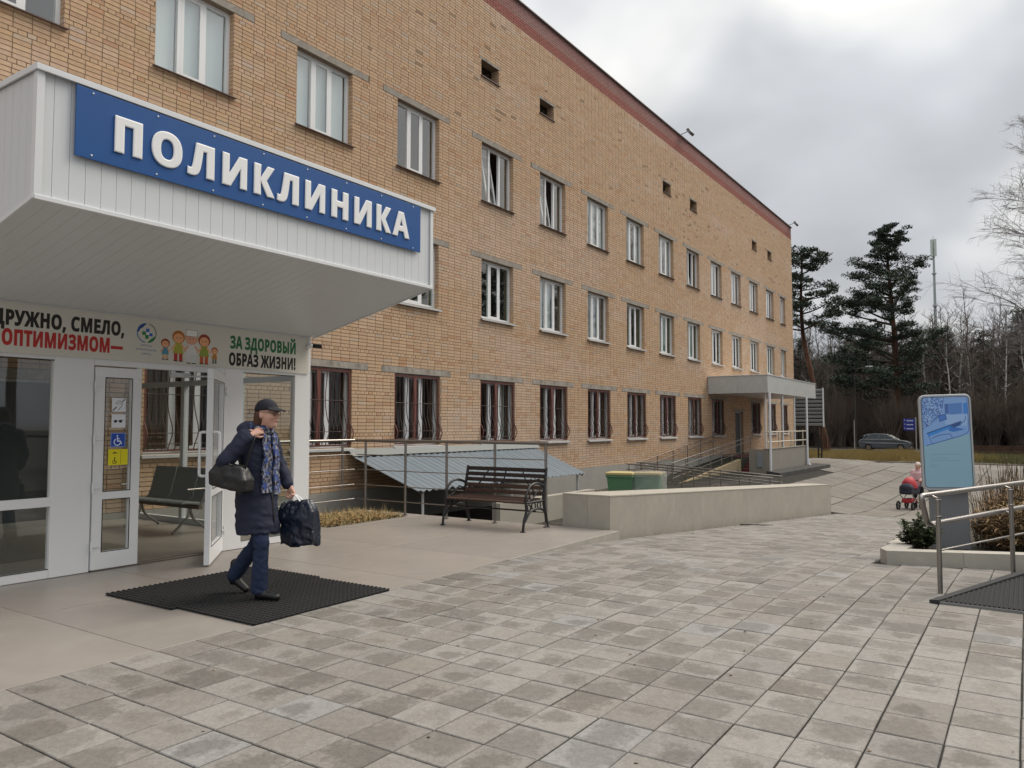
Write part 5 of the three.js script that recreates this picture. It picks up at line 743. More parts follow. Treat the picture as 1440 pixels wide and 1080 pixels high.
{ // access ramp with ribbed rubber mat
  const t = thing('access_ramp', 'low ramp with black ribbed rubber mat beside the planter', 'ramp', 0.6, -0.1, -8.4);
  const A = [-0.72, -7.5], B = [0.06, -9.62], Cc = [2.6, -8.75], Dd = [2.6, -7.36];
  const sl = (s, h) => s.map(q => [q[0], h + 0.012 * (-7.4 - q[1]), q[1]]);
  wobj('slab', hexa([...sl([A, Dd, Cc, B], -0.4), ...sl([A, Dd, Cc, B], 0.008)]), mat(0.16, 0.16, 0.16, 0.9), t);
  const ribs = []; for (let x = -0.66; x < 2.55; x += 0.034) { const zn = A[1] + (Dd[1] - A[1]) * (x - A[0]) / (Dd[0] - A[0]) - 0.02, zf = x < B[0] ? A[1] + (B[1] - A[1]) * (x - A[0] - 0.05) / (B[0] - A[0]) : B[1] + (Cc[1] - B[1]) * (x - B[0]) / (Cc[0] - B[0]); if (zf < zn - 0.02) { const y = (z) => 0.009 + 0.012 * (-7.4 - z); ribs.push(hexa([[x, y(zn), zn], [x + 0.02, y(zn), zn], [x + 0.02, y(zf), zf], [x, y(zf), zf], [x + 0.003, y(zn) + 0.01, zn], [x + 0.017, y(zn) + 0.01, zn], [x + 0.017, y(zf) + 0.01, zf], [x + 0.003, y(zf) + 0.01, zf]])); } }
  const rm = wobj('mat_ribs', ribs, M.rubber, t);
  wobj('mat_base', hexa([...sl([[A[0] + 0.05, A[1] - 0.01], Dd, Cc, [B[0] + 0.04, B[1] + 0.02]], 0.0085), ...sl([[A[0] + 0.05, A[1] - 0.01], Dd, Cc, [B[0] + 0.04, B[1] + 0.02]], 0.0105)]), M.rubber, t);
  const dx = B[0] - A[0], dz = B[1] - A[1], L = Math.hypot(dx, dz), nx = -dz / L, nz = dx / L; const e = (s, o, y) => [A[0] + dx * s + nx * o, y + 0.012 * (-7.4 - (A[1] + dz * s)), A[1] + dz * s + nz * o];
  wobj('edge_strip', hexa([e(0, -0.03, -0.2), e(1, -0.03, -0.2), e(1, 0.05, -0.2), e(0, 0.05, -0.2), e(0, -0.03, 0.012), e(1, -0.03, 0.04), e(1, 0.05, 0.04), e(0, 0.05, 0.022)]), mat(0.022, 0.023, 0.025, 0.85), t);
}
{
  const d = [0.397, -0.918], p0 = [-0.71, -8.05], at = (s) => [p0[0] + d[0] * s, p0[1] + d[1] * s], tilt = 0.022, h = (s) => 0.86 + tilt * s, y0 = -0.06;
  const pt = (s, y) => V(at(s)[0], y, at(s)[1]);
  const t = thing('ramp_railing', 'brushed steel double handrail beside the black rubber mat ramp', 'railing', p0[0], y0, p0[1]);
  for (const s of [0, 1.36, 2.72]) { wobj('post', tube([pt(s, -0.08), pt(s, h(s) - 0.02)], 0.0215, 12), M.steel, t); wobj('collar', [tube([pt(s, h(s) - 0.05), pt(s, h(s) - 0.035)], 0.027, 10), tube([pt(s, h(s) - 0.2), pt(s, h(s) - 0.185)], 0.027, 10)], M.steel, t); }
  const off = (s, y, o) => { const v = pt(s, y); v.x += -d[1] * o * -1; v.z += d[0] * o * -1; return v; };
  const o = 0.07;
  wobj('handrail', tube(bend([off(3.6, h(3.6), o), off(-0.16, h(-0.16), o), off(-0.05, h(0) - 0.27, o), off(3.6, h(3.6) - 0.24, o)], 0.06, 7), 0.025, 12), M.steel, t);
  wobj('lower_rail', tube([pt(0, 0.36), pt(3.6, 0.36 + tilt * 3.6)], 0.01, 8), M.steel, t);
  for (const s of [0, 1.36, 2.72]) for (const dy of [0, -0.255]) wobj('rail_bracket', tube([pt(s, h(s) + dy - 0.03), off(s, h(s) + dy, o)], 0.009, 6), M.steel, t);
}

// ---------------------------------------------------------------- people
function figureHead(sx, sy, sz) { // head field centred at the origin of the skull, facing +x
  return (x, y, z) => { let d = ell(x, y, z, [-0.008, 0.02, 0], [0.092, 0.1, 0.075]); d = smin(d, ell(x, y, z, [0.028, -0.04, 0], [0.058, 0.075, 0.056]), 0.04); d = smin(d, cap(x, y, z, [0.072, -0.095, 0], [0.058, -0.1, 0], 0.018, 0.022), 0.03); d = smin(d, cap(x, y, z, [0.086, 0.02, 0], [0.108, -0.02, 0], 0.009, 0.0125), 0.018); d = smin(d, cap(x, y, z, [0.098, -0.026, -0.01], [0.098, -0.026, 0.01], 0.009, 0.009), 0.01); d = smin(d, cap(x, y, z, [0.081, 0.032, -0.036], [0.081, 0.032, 0.036], 0.012, 0.012), 0.02); d = smin(d, cap(x, y, z, [0.086, -0.06, -0.016], [0.086, -0.06, 0.016], 0.008, 0.008), 0.01); for (const s of [-1, 1]) { d = smin(d, ell(x, y, z, [0.06, -0.022, 0.038 * s], [0.03, 0.025, 0.022]), 0.02); d = smin(d, ell(x, y, z, [-0.008, -0.005, 0.077 * s], [0.02, 0.032, 0.01]), 0.008); } d = smin(d, cap(x, y, z, [-0.025, -0.07, 0], [-0.04, -0.18, 0], 0.05, 0.052), 0.03); return d; };
}
function handField(o, dir, palmN, curl, side, s = 1) { // hand at o along dir (to the fingertips); palm faces palmN
  const D = dir.clone().normalize(), N = palmN.clone().addScaledVector(D, -palmN.dot(D)).normalize(), S = D.clone().cross(N).normalize(), bones = [];
  const P = (a, b, c) => { const v = o.clone().addScaledVector(D, a * s).addScaledVector(S, b * s).addScaledVector(N, c * s); return [v.x, v.y, v.z]; };
  bones.push([P(0, 0.012, 0), P(0.07, 0.024, 0), 0.017, 0.014], [P(0, 0, 0), P(0.075, 0, 0), 0.019, 0.014], [P(0, -0.012, 0), P(0.068, -0.024, 0), 0.017, 0.013]);
  [[0.03, 0.07], [0.01, 0.08], [-0.011, 0.075], [-0.03, 0.06]].forEach(([b, L], i) => { let p = P(0.078 - Math.abs(i - 1) * 0.004, b, 0), a = 0, cur = [0.078 - Math.abs(i - 1) * 0.004, 0]; for (let k = 0; k < 3; k++) { a += curl * (k ? 1 : 0.8); const l = L * [0.45, 0.32, 0.26][k]; cur = [cur[0] + Math.cos(a) * l, cur[1] + Math.sin(a) * l]; const q = P(cur[0], b * 1.05, cur[1]); bones.push([p, q, 0.0088 - k * 0.0008, 0.008 - k * 0.0008]); p = q; } });
  const tb = side; let a = P(0.02, 0.022 * tb, 0.005), b = P(0.05, 0.048 * tb, 0.02), c = P(0.08, 0.05 * tb, 0.035); bones.push([a, b, 0.012, 0.01], [b, c, 0.0095, 0.008]);
  return (x, y, z) => { let d = 1; bones.forEach((q, i) => { const e = cap(x, y, z, q[0], q[1], q[2] * s, q[3] * s); d = i < 3 ? smin(d, e, 0.02) : smin(d, e, 0.006); }); return d; };
}
function ribbon(pts, wdir, w, th) { const g = []; const pos = [], ix = []; pts.forEach((p, k) => { const t = pts[Math.min(pts.length - 1, k + 1)].clone().sub(pts[Math.max(0, k - 1)]).normalize(), W = (Array.isArray(wdir) ? wdir[k] : wdir).clone(); W.addScaledVector(t, -W.dot(t)).normalize(); const n = t.clone().cross(W), ww = Array.isArray(w) ? w[k] : w; for (const [a, b] of [[-1, -1], [1, -1], [1, 1], [-1, 1]]) { const q = p.clone().addScaledVector(W, a * ww / 2).addScaledVector(n, b * th / 2); pos.push(q.x, q.y, q.z); } }); const n = pts.length; for (let k = 0; k < n - 1; k++) for (let s = 0; s < 4; s++) { const a = k * 4 + s, b = k * 4 + (s + 1) % 4; ix.push(a, b, a + 4, b, b + 4, a + 4); } ix.push(0, 2, 1, 0, 3, 2); const o = (n - 1) * 4; ix.push(o, o + 1, o + 2, o, o + 2, o + 3); const q = new THREE.BufferGeometry(); q.setAttribute('position', new THREE.Float32BufferAttribute(pos, 3)); q.setIndex(ix); const f = q.toNonIndexed(); f.computeVertexNormals(); f.setAttribute('uv', new THREE.BufferAttribute(new Float32Array(f.attributes.position.count * 2), 2)); return f; }
{
  const WX = -5.62, WZ = -4.37, TURN = 0.3;
  const t = thing('person', 'person in a dark navy coat, cap and scarf walking over the rubber mats', 'person', WX, 0.02, WZ, TURN);
  const skin = mat(0.56, 0.32, 0.24, 0.55), navy = mat(0.0085, 0.0125, 0.034, 0.8), jeans = mat(0.014, 0.028, 0.075, 0.9, { map: T.grain }), black = mat(0.007, 0.007, 0.009, 0.5), hair = mat(0.07, 0.028, 0.016, 0.6);
  // joints: x forwards, y up, z to the person's right
  const J = { hc: [0.095, 1.575, 0.0], nb: [0.03, 1.43, 0], ch: [0.015, 1.25, 0], pe: [0, 0.93, 0], rs: [-0.01, 1.375, 0.165], re: [-0.115, 1.175, 0.285], rw: [0.075, 1.395, 0.185], ls: [0.01, 1.37, -0.165], le: [0.075, 1.12, -0.23], lw: [0.2, 0.93, -0.205], rh: [0, 0.9, 0.085], rk: [0.12, 0.48, 0.09], ra: [0.12, 0.1, 0.095], lh: [0, 0.9, -0.085], lk: [-0.02, 0.475, -0.08], la: [-0.26, 0.15, -0.085] };
  const hd = figureHead(), tiltZ = 0.04;
  const rHand = handField(V(...J.rw), V(0.06, 0.07, -0.1), V(-0.55, -0.6, -0.4), 0.62, -1, 0.95), lHand = handField(V(...J.lw), V(0.06, -0.12, 0.0), V(-0.3, 0.1, 0.9), 0.95, 1, 0.95);
  const bodyF = (x, y, z) => { let d = cap(x, y, z, J.pe, J.ch, 0.11, 0.115); d = smin(d, cap(x, y, z, J.ch, J.nb, 0.1, 0.05), 0.05); d = smin(d, cap(x, y, z, [J.nb[0], J.nb[1] - 0.03, 0], [0.06, 1.5, 0], 0.05, 0.048), 0.03); for (const s of ['r', 'l']) { d = smin(d, cap(x, y, z, J.nb, J[s + 's'], 0.05, 0.05), 0.04); d = smin(d, cap(x, y, z, J[s + 's'], J[s + 'e'], 0.045, 0.038), 0.02); d = smin(d, cap(x, y, z, J[s + 'e'], J[s + 'w'], 0.036, 0.025), 0.015); d = smin(d, cap(x, y, z, J[s + 'h'], J[s + 'k'], 0.07, 0.05), 0.04); d = smin(d, cap(x, y, z, J[s + 'k'], J[s + 'a'], 0.047, 0.036), 0.02); } return d; };
  const headF = (x, y, z) => hd(x - J.hc[0], y - J.hc[1], z - J.hc[2]);
  const parts = [nets(bodyF, [-0.36, 0.08, -0.36], [0.32, 1.56, 0.42], 0.014), nets((x, y, z) => smin(headF(x, y, z), 1, 0.01), [-0.06, 1.38, -0.12], [0.24, 1.72, 0.12], 0.005), nets(rHand, [-0.06, 1.28, 0.0], [0.25, 1.55, 0.32], 0.004), nets(lHand, [0.08, 0.7, -0.34], [0.36, 1.0, -0.08], 0.004)];
  lobj('body', parts, skin, t);
  // coat
  const aT = [[0.57, 0.185], [0.85, 0.172], [1.0, 0.15], [1.22, 0.146], [1.36, 0.118], [1.44, 0.08]], bT = [[0.53, 0.192], [0.85, 0.182], [1.0, 0.165], [1.25, 0.18], [1.37, 0.16], [1.45, 0.075]], cT = [[0.57, 0.02], [0.9, 0.0], [1.25, 0.005], [1.44, 0.02]];
  const coatF = (x, y, z) => {
    const a = curve(aT, y), b = curve(bT, y), c = curve(cT, y); let d = (Math.hypot((x - c) / a, z / b) - 1) * Math.min(a, b) * 0.95; d = Math.max(d, y - 1.46); d = Math.max(d, 0.555 + 0.012 * Math.sin(z * 22) + 0.008 * Math.sin(x * 30) - y);
    d = smin(d, cap(x, y, z, J.rs, J.re, 0.072, 0.062), 0.04); d = smin(d, cap(x, y, z, J.re, [J.rw[0] - 0.02, J.rw[1] - 0.022, J.rw[2] + 0.01], 0.064, 0.048), 0.025);
    d = smin(d, cap(x, y, z, J.ls, J.le, 0.072, 0.06), 0.04); d = smin(d, cap(x, y, z, J.le, [J.lw[0] - 0.02, J.lw[1] + 0.03, J.lw[2]], 0.068, 0.052), 0.025);
    d = smin(d, ell(x, y, z, [-0.085, 1.44, 0], [0.09, 0.08, 0.125]), 0.05);                // hood lying on the back
    d = smin(d, Math.max(Math.abs(Math.hypot(x - 0.03, z * 0.95) - 0.078) - 0.016, Math.abs(y - 1.45) - 0.035), 0.02); // collar
    return d + (fbm(x * 9 + 4, y * 7, z * 9, 3) - 0.5) * 0.022 + (Math.abs(fbm(x * 8 + y * 5, y * 15, z * 8 + 7, 3) - 0.5) - 0.1) * 0.035;
  };
  lobj('coat', nets(coatF, [-0.29, 0.51, -0.34], [0.3, 1.56, 0.42], 0.0095), navy, t);
  { const z = []; for (let k = 0; k <= 12; k++) { const y = 0.62 + k * 0.062; z.push(V(curve(cT, y) + curve(aT, y) * 0.985 + 0.004, y, 0.02)); } lobj('zip', ribbon(z, V(0, 0, 1), 0.02, 0.006), black, t); }
  // jeans and boots
  const jf = (x, y, z) => { let d = smin(cap(x, y, z, J.pe, [0, 0.86, 0], 0.13, 0.13), 1, 0.01); for (const s of ['r', 'l']) { d = smin(d, cap(x, y, z, J[s + 'h'], J[s + 'k'], 0.092, 0.066), 0.03); const a = J[s + 'a'], k = J[s + 'k']; d = smin(d, cap(x, y, z, k, [a[0] - 0.01, a[1] - (s === 'r' ? 0.02 : 0.0), a[2]], 0.064, 0.068), 0.02); } return d + (fbm(x * 14, y * 9, z * 14, 3) - 0.5) * 0.018 + (Math.abs(fbm(x * 9, y * 24 + x * 12, z * 9, 2) - 0.5) - 0.1) * 0.03; };
  lobj('jeans', nets((x, y, z) => Math.max(jf(x, y, z), y - 0.98), [-0.38, 0.05, -0.24], [0.26, 1.0, 0.24], 0.0095), jeans, t);
  const boot = (ax, ay, az, px, py, pz, tx, ty, tz) => (x, y, z) => { let d = cap(x, y, z, [ax, ay + 0.1, az], [px, py + 0.035, pz], 0.046, 0.042); d = smin(d, cap(x, y, z, [px, py + 0.035, pz], [tx, ty + 0.03, tz], 0.04, 0.03), 0.03); d = smin(d, cap(x, y, z, [px - 0.02, py + 0.025, pz], [px - 0.025, py, pz], 0.026, 0.022), 0.012); return d; };
  const b1 = boot(J.ra[0], J.ra[1], J.ra[2], 0.12, 0.012, 0.095, 0.285, 0.0, 0.1), b2 = boot(J.la[0], J.la[1], J.la[2], -0.27, 0.085, -0.085, -0.15, 0.005, -0.085);
  lobj('boot', nets((x, y, z) => Math.max(b1(x, y, z), -y - 0.015), [0.04, -0.03, 0.02], [0.36, 0.26, 0.18], 0.006), black, t); lobj('boot', nets((x, y, z) => Math.max(b2(x, y, z), -y - 0.018), [-0.38, -0.03, -0.17], [-0.08, 0.32, 0.0], 0.006), black, t);
  // cap, hair, glasses, features
  const H = J.hc; const capF = (x, y, z) => { const X = x - H[0], Y = y - H[1], Z = z - H[2]; let d = Math.max(ell(X, Y, Z, [-0.008, 0.038, 0], [0.106, 0.1, 0.09]), -(Y - 0.035 - X * 0.1)); d = smin(d, Math.max(Math.max(Math.hypot((X - 0.075) / 1.15, Z) - 0.085, Math.abs(Y - 0.055 + (X - 0.09) * 0.32 + Z * Z * 3.2) - 0.006), 0.06 - X), 0.012); return d; };
  lobj('cap', nets(capF, [H[0] - 0.14, H[1], -0.12], [H[0] + 0.2, H[1] + 0.17, 0.12], 0.0055), mat(0.006, 0.007, 0.013, 0.85), t);
  const hairF = (x, y, z) => { const X = x - H[0], Y = y - H[1], Z = z - H[2]; return Math.max(smin(ell(X, Y, Z, [-0.04, -0.012, 0], [0.074, 0.092, 0.084]), ell(X, Y, Z, [-0.07, -0.085, 0], [0.05, 0.06, 0.075]), 0.03), -headF(x, y, z) - 0.012, Y - 0.06, X + 0.008 - Math.max(0, Y) * 0.6) + (fbm(x * 30, y * 12, z * 60, 2) - 0.5) * 0.008; };
  lobj('hair', nets(hairF, [H[0] - 0.15, H[1] - 0.12, -0.12], [H[0] + 0.08, H[1] + 0.08, 0.12], 0.006), hair, t);
  for (const s of [-1, 1]) { lobj('eye', new THREE.SphereGeometry(0.0105, 10, 8), mat(0.5, 0.48, 0.45, 0.3), t, H[0] + 0.074, H[1] + 0.012, 0.031 * s); lobj('iris', new THREE.SphereGeometry(0.006, 8, 6), mat(0.02, 0.014, 0.01, 0.3), t, H[0] + 0.0805, H[1] + 0.012, 0.031 * s); }
  lobj('lips', ribbon([V(H[0] + 0.089, H[1] - 0.061, -0.02), V(H[0] + 0.0955, H[1] - 0.06, 0), V(H[0] + 0.089, H[1] - 0.061, 0.02)], V(0, 1, 0), 0.01, 0.006), mat(0.34, 0.11, 0.095, 0.5), t);
  { const tb = new TB(); for (const s of [-1, 1]) { tb.tube([...Array(13)].map((_, i) => V(H[0] + 0.104 - Math.abs(Math.cos(i / 12 * TAU)) * 0.004, H[1] + 0.01 + Math.sin(i / 12 * TAU) * 0.017, 0.033 * s + Math.cos(i / 12 * TAU) * 0.022)), 0.0026, 5, false); tb.tube([V(H[0] + 0.098, H[1] + 0.016, 0.056 * s), V(H[0] - 0.005, H[1] + 0.018, 0.088 * s)], 0.0018, 5); } tb.tube([V(H[0] + 0.107, H[1] + 0.014, -0.011), V(H[0] + 0.107, H[1] + 0.014, 0.011)], 0.0018, 5); lobj('glasses', tb.geo(), mat(0.03, 0.02, 0.018, 0.4), t); }
  for (const s of [-1, 1]) lobj('eyebrow', ribbon([V(H[0] + 0.088, H[1] + 0.036, 0.012 * s), V(H[0] + 0.088, H[1] + 0.041, 0.03 * s), V(H[0] + 0.076, H[1] + 0.036, 0.048 * s)], V(0, 1, 0), 0.007, 0.006), hair, t);
  // scarf: printed blue and grey
  { const st = tex(128, 128, (u, v, c) => { const n = fbm(u * 7, v * 7, 3, 3), m = fbm(u * 11 + 5, v * 11, 8, 2); if (n > 0.56) { c[0] = 0.2; c[1] = 0.28; c[2] = 0.5; } else if (m > 0.56) { c[0] = 0.13; c[1] = 0.14; c[2] = 0.2; } else if (m < 0.42) { c[0] = 0.52; c[1] = 0.53; c[2] = 0.57; } else { c[0] = 0.36; c[1] = 0.36; c[2] = 0.4; } }); const sm = new THREE.MeshStandardMaterial({ map: st, roughness: 0.95 });
    const fy = (y) => curve(cT, y) + curve(aT, y);
    const strip = (z0, z1, yEnd) => { const p = [], W = []; for (let k = 0; k <= 14; k++) { const s = k / 14, y = 1.455 - (1.455 - yEnd) * s, z = z0 + (z1 - z0) * s, zz = z / curve(bT, y), x = k < 2 ? 0.095 + 0.01 * k : curve(cT, y) + curve(aT, y) * Math.sqrt(Math.max(0, 1 - zz * zz)) + 0.016 + 0.006 * Math.sin(s * 17); p.push(V(x, y, z)); W.push(V(-z * 2.4, 0, 1)); } const g = ribbon(p, W, p.map((_, k) => 0.075 + 0.035 * (k / 14)), 0.016); return muv(g, 0.22); };
    lobj('scarf', [strip(0.06, 0.08, 0.9), strip(-0.05, -0.06, 0.88), muv(nets((x, y, z) => { const R = Math.hypot(x - 0.045, z) - 0.082; return Math.hypot(R, (y - 1.462 + x * 0.25) * 0.8) - 0.026 + (fbm(x * 30, y * 30, z * 30, 2) - 0.5) * 0.02; }, [-0.1, 1.39, -0.15], [0.2, 1.53, 0.15], 0.008), 0.22)], sm, t); }
  // handbag on the right shoulder
  const cs = Math.cos(TURN), sn = Math.sin(TURN), Wp = (x, y, z) => [WX + x * cs + z * sn, 0.02 + y, WZ - x * sn + z * cs];
  { const [bx, by, bz] = Wp(-0.05, 1.06, 0.28), b = thing('handbag', 'black leather handbag hanging from the shoulder of the person in navy', 'handbag', bx, by - 0.12, bz, TURN);
    const leather = mat(0.007, 0.007, 0.008, 0.42); const f = (x, y, z) => { const Y = y - 0.115 + x * 0.18, q = [Math.abs(x) - (0.155 - Math.max(0, Y) * 0.5), Math.abs(Y) - 0.08, Math.abs(z) - (0.05 - Math.max(0, Y) * 0.3)]; return Math.hypot(Math.max(q[0], 0), Math.max(q[1], 0), Math.max(q[2], 0)) + Math.min(0, Math.max(...q)) - 0.028 + (fbm(x * 14, y * 14, z * 14 + 4, 3) - 0.5) * 0.022; }; lobj('bag_body', nets(f, [-0.24, -0.06, -0.12], [0.24, 0.29, 0.12], 0.008), leather, b);
    lobj('zip', tube([[-0.15, 0.235, 0.028], [-0.02, 0.222, 0.034], [0.1, 0.19, 0.034], [0.16, 0.165, 0.026]], 0.0035, 5), M.steel, b);
    lobj('strap', [ribbon(new THREE.CatmullRomCurve3([V(-0.09, 0.2, 0.02), V(-0.03, 0.36, 0.0), V(0.09, 0.47, -0.075), V(0.11, 0.478, -0.12)]).getPoints(14), V(1, 0.2, 0.3), 0.022, 0.006), ribbon(new THREE.CatmullRomCurve3([V(0.13, 0.17, 0.0), V(0.16, 0.34, -0.03), V(0.155, 0.44, -0.085), V(0.12, 0.48, -0.125)]).getPoints(14), V(1, 0.2, 0.3), 0.022, 0.006)], leather, b);
    lobj('tassel', [ribbon([V(0.12, 0.13, 0.05), V(0.135, 0.05, 0.06), V(0.13, -0.03, 0.06)], V(1, 0, 0), 0.03, 0.008), ribbon([V(0.09, 0.12, 0.055), V(0.09, 0.02, 0.066)], V(1, 0, 0), 0.02, 0.008)], leather, b); }
  { const [bx, by, bz] = Wp(0.3, 0.42, -0.2), b = thing('shopping_bag', 'dark blue crinkled shopping bag held low in one hand', 'shopping bag', bx, by, bz, TURN);
    const bm = mat(0.009, 0.014, 0.028, 0.32), f = (x, y, z) => { const wX = 0.155 - Math.max(0, y - 0.3) * 0.42, wZ = 0.06 - Math.max(0, y - 0.25) * 0.2, q = [Math.abs(x + (y - 0.2) * 0.08) - wX, Math.abs(y - 0.2) - 0.185, Math.abs(z) - wZ]; return Math.hypot(Math.max(q[0], 0), Math.max(q[1], 0), Math.max(q[2], 0)) + Math.min(0, Math.max(...q)) - 0.012 + (Math.abs(fbm(x * 9 + 3, y * 8, z * 9, 4) - 0.5) - 0.1) * 0.1 + (fbm(x * 7, y * 4, z * 7, 2) - 0.5) * 0.03; }; lobj('bag_body', nets(f, [-0.24, -0.04, -0.13], [0.24, 0.46, 0.13], 0.0085), bm, b);
    for (const z of [-0.015, 0.015]) lobj('handle', ribbon(new THREE.CatmullRomCurve3([V(-0.11, 0.37, z * 2), V(-0.08, 0.43, z), V(-0.05, 0.447, z * 0.4), V(-0.02, 0.43, z), V(0.05, 0.37, z * 2)]).getPoints(16), V(0, 0, 1), 0.024, 0.005), mat(0.5, 0.52, 0.54, 0.5), b); }
}
{ // person in pink with a pram
  const px = -3.24, pz = -30.3, py = G(px, pz) + 0.002, turn = -1.83;
  const t = thing('person', 'person in a pale pink jacket and hat pushing a red pram', 'person', px, py, pz, turn); const skin = mat(0.5, 0.28, 0.2, 0.6), pink = mat(0.55, 0.36, 0.38, 0.85), dark = mat(0.012, 0.012, 0.015, 0.8);
  const J = { hc: [0.03, 1.46, 0], rs: [0, 1.26, 0.17], re: [0.06, 1.03, 0.22], rw: [0.27, 0.99, 0.17], ls: [0, 1.26, -0.17], le: [0.06, 1.03, -0.22], lw: [0.27, 0.99, -0.17], rh: [0, 0.82, 0.08], rk: [0.1, 0.45, 0.08], ra: [0.1, 0.08, 0.08], lh: [0, 0.82, -0.08], lk: [-0.02, 0.44, -0.08], la: [-0.2, 0.13, -0.08] };
  const hd = figureHead(); const bf = (x, y, z) => { let d = cap(x, y, z, [0, 0.86, 0], [0, 1.15, 0], 0.12, 0.12); d = smin(d, cap(x, y, z, [0, 1.15, 0], [0.01, 1.34, 0], 0.09, 0.05), 0.05); for (const s of ['r', 'l']) { d = smin(d, cap(x, y, z, [0, 1.28, 0], J[s + 's'], 0.05, 0.05), 0.03); d = smin(d, cap(x, y, z, J[s + 's'], J[s + 'e'], 0.045, 0.04), 0.02); d = smin(d, cap(x, y, z, J[s + 'e'], J[s + 'w'], 0.038, 0.028), 0.02); d = smin(d, cap(x, y, z, J[s + 'h'], J[s + 'k'], 0.07, 0.05), 0.03); d = smin(d, cap(x, y, z, J[s + 'k'], J[s + 'a'], 0.05, 0.04), 0.02); } return d; };
  const hR = handField(V(...J.rw), V(1, -0.1, 0), V(0, -1, 0), 0.9, -1), hL = handField(V(...J.lw), V(1, -0.1, 0), V(0, -1, 0), 0.9, 1);
  lobj('body', [nets(bf, [-0.32, 0.02, -0.34], [0.36, 1.44, 0.34], 0.018), nets((x, y, z) => hd(x - J.hc[0], y - J.hc[1], z), [-0.12, 1.26, -0.12], [0.17, 1.6, 0.12], 0.008), nets(hR, [0.22, 0.84, 0.08], [0.46, 1.06, 0.27], 0.006), nets(hL, [0.22, 0.84, -0.27], [0.46, 1.06, -0.08], 0.006)], skin, t);
  const cf = (x, y, z) => { const a = curve([[0.75, 0.17], [1.0, 0.16], [1.2, 0.15], [1.3, 0.09]], y), b = curve([[0.75, 0.2], [1.0, 0.19], [1.2, 0.2], [1.32, 0.1]], y); let d = (Math.hypot(x / a, z / b) - 1) * a; d = Math.max(d, y - 1.36, 0.76 - y); for (const s of ['r', 'l']) { d = smin(d, cap(x, y, z, J[s + 's'], J[s + 'e'], 0.078, 0.07), 0.04); d = smin(d, cap(x, y, z, J[s + 'e'], J[s + 'w'], 0.07, 0.05), 0.02); } d = smin(d, ell(x, y, z, [-0.07, 1.33, 0], [0.09, 0.08, 0.11]), 0.04); return d + (fbm(x * 9, y * 9, z * 9, 3) - 0.5) * 0.025; };
  lobj('jacket', nets(cf, [-0.25, 0.72, -0.34], [0.38, 1.46, 0.34], 0.015), pink, t);
  lobj('trousers', nets((x, y, z) => { let d = cap(x, y, z, [0, 0.84, 0], [0, 0.9, 0], 0.13, 0.13); for (const s of ['r', 'l']) { d = smin(d, cap(x, y, z, J[s + 'h'], J[s + 'k'], 0.09, 0.07), 0.03); d = smin(d, cap(x, y, z, J[s + 'k'], J[s + 'a'], 0.068, 0.06), 0.02); } return d; }, [-0.32, 0.03, -0.24], [0.26, 1.03, 0.24], 0.016), dark, t);
  for (const [a, dx] of [[J.ra, 0.1], [J.la, 0.08]]) lobj('shoe', nets((x, y, z) => smin(cap(x, y, z, [a[0] - 0.02, a[1] - 0.04, a[2]], [a[0] + dx, Math.max(0.03, a[1] - 0.09), a[2]], 0.045, 0.036), 1, 0.01), [a[0] - 0.12, -0.01, a[2] - 0.08], [a[0] + 0.2, 0.2, a[2] + 0.08], 0.011), dark, t);
  lobj('hat', nets((x, y, z) => { const X = x - J.hc[0], Y = y - J.hc[1]; return Math.max(ell(X, Y, z, [-0.01, 0.03, 0], [0.108, 0.112, 0.092]), 0.03 + X * -0.2 - Y); }, [-0.12, 1.42, -0.12], [0.18, 1.64, 0.12], 0.009), mat(0.6, 0.5, 0.46, 0.95), t);
  for (const s of [-1, 1]) lobj('eye', new THREE.SphereGeometry(0.01, 8, 6), mat(0.1, 0.08, 0.07, 0.3), t, J.hc[0] + 0.078, J.hc[1] + 0.012, 0.03 * s);
  lobj('hair', nets((x, y, z) => Math.max(ell(x - J.hc[0], y - J.hc[1], z, [-0.03, -0.01, 0], [0.082, 0.09, 0.084]), y - J.hc[1] - 0.05), [-0.12, 1.32, -0.12], [0.12, 1.54, 0.12], 0.01), mat(0.12, 0.06, 0.03, 0.7), t);
  // pram ahead of her
  const qx = px + Math.cos(turn) * 0.8, qz = pz - Math.sin(turn) * 0.8, p = thing('pram', 'red and navy pram with black wheels before the person in pink', 'pram', qx, G(qx, qz) + 0.001, qz, turn), red = mat(0.36, 0.02, 0.03, 0.65), nv = mat(0.02, 0.022, 0.04, 0.8), chrome = mat(0.2, 0.2, 0.2, 0.4, { metalness: 0.7 });
  lobj('carrycot', nets((x, y, z) => { const q = [Math.abs(x) - 0.3, Math.abs(y - 0.68) - 0.09, Math.abs(z) - 0.15]; return Math.hypot(Math.max(q[0], 0), Math.max(q[1], 0), Math.max(q[2], 0)) + Math.min(0, Math.max(...q)) - 0.06; }, [-0.42, 0.5, -0.26], [0.42, 0.9, 0.26], 0.02), nv, p);
  lobj('hood', nets((x, y, z) => Math.max(ell(x, y, z, [-0.02, 0.74, 0], [0.33, 0.37, 0.24]), 0.72 - y, x - 0.24), [-0.4, 0.7, -0.28], [0.4, 1.14, 0.28], 0.02), red, p); lobj('apron', nets((x, y, z) => ell(x, y, z, [0.2, 0.76, 0], [0.19, 0.16, 0.215]), [-0.05, 0.56, -0.26], [0.42, 0.96, 0.26], 0.02), nv, p);
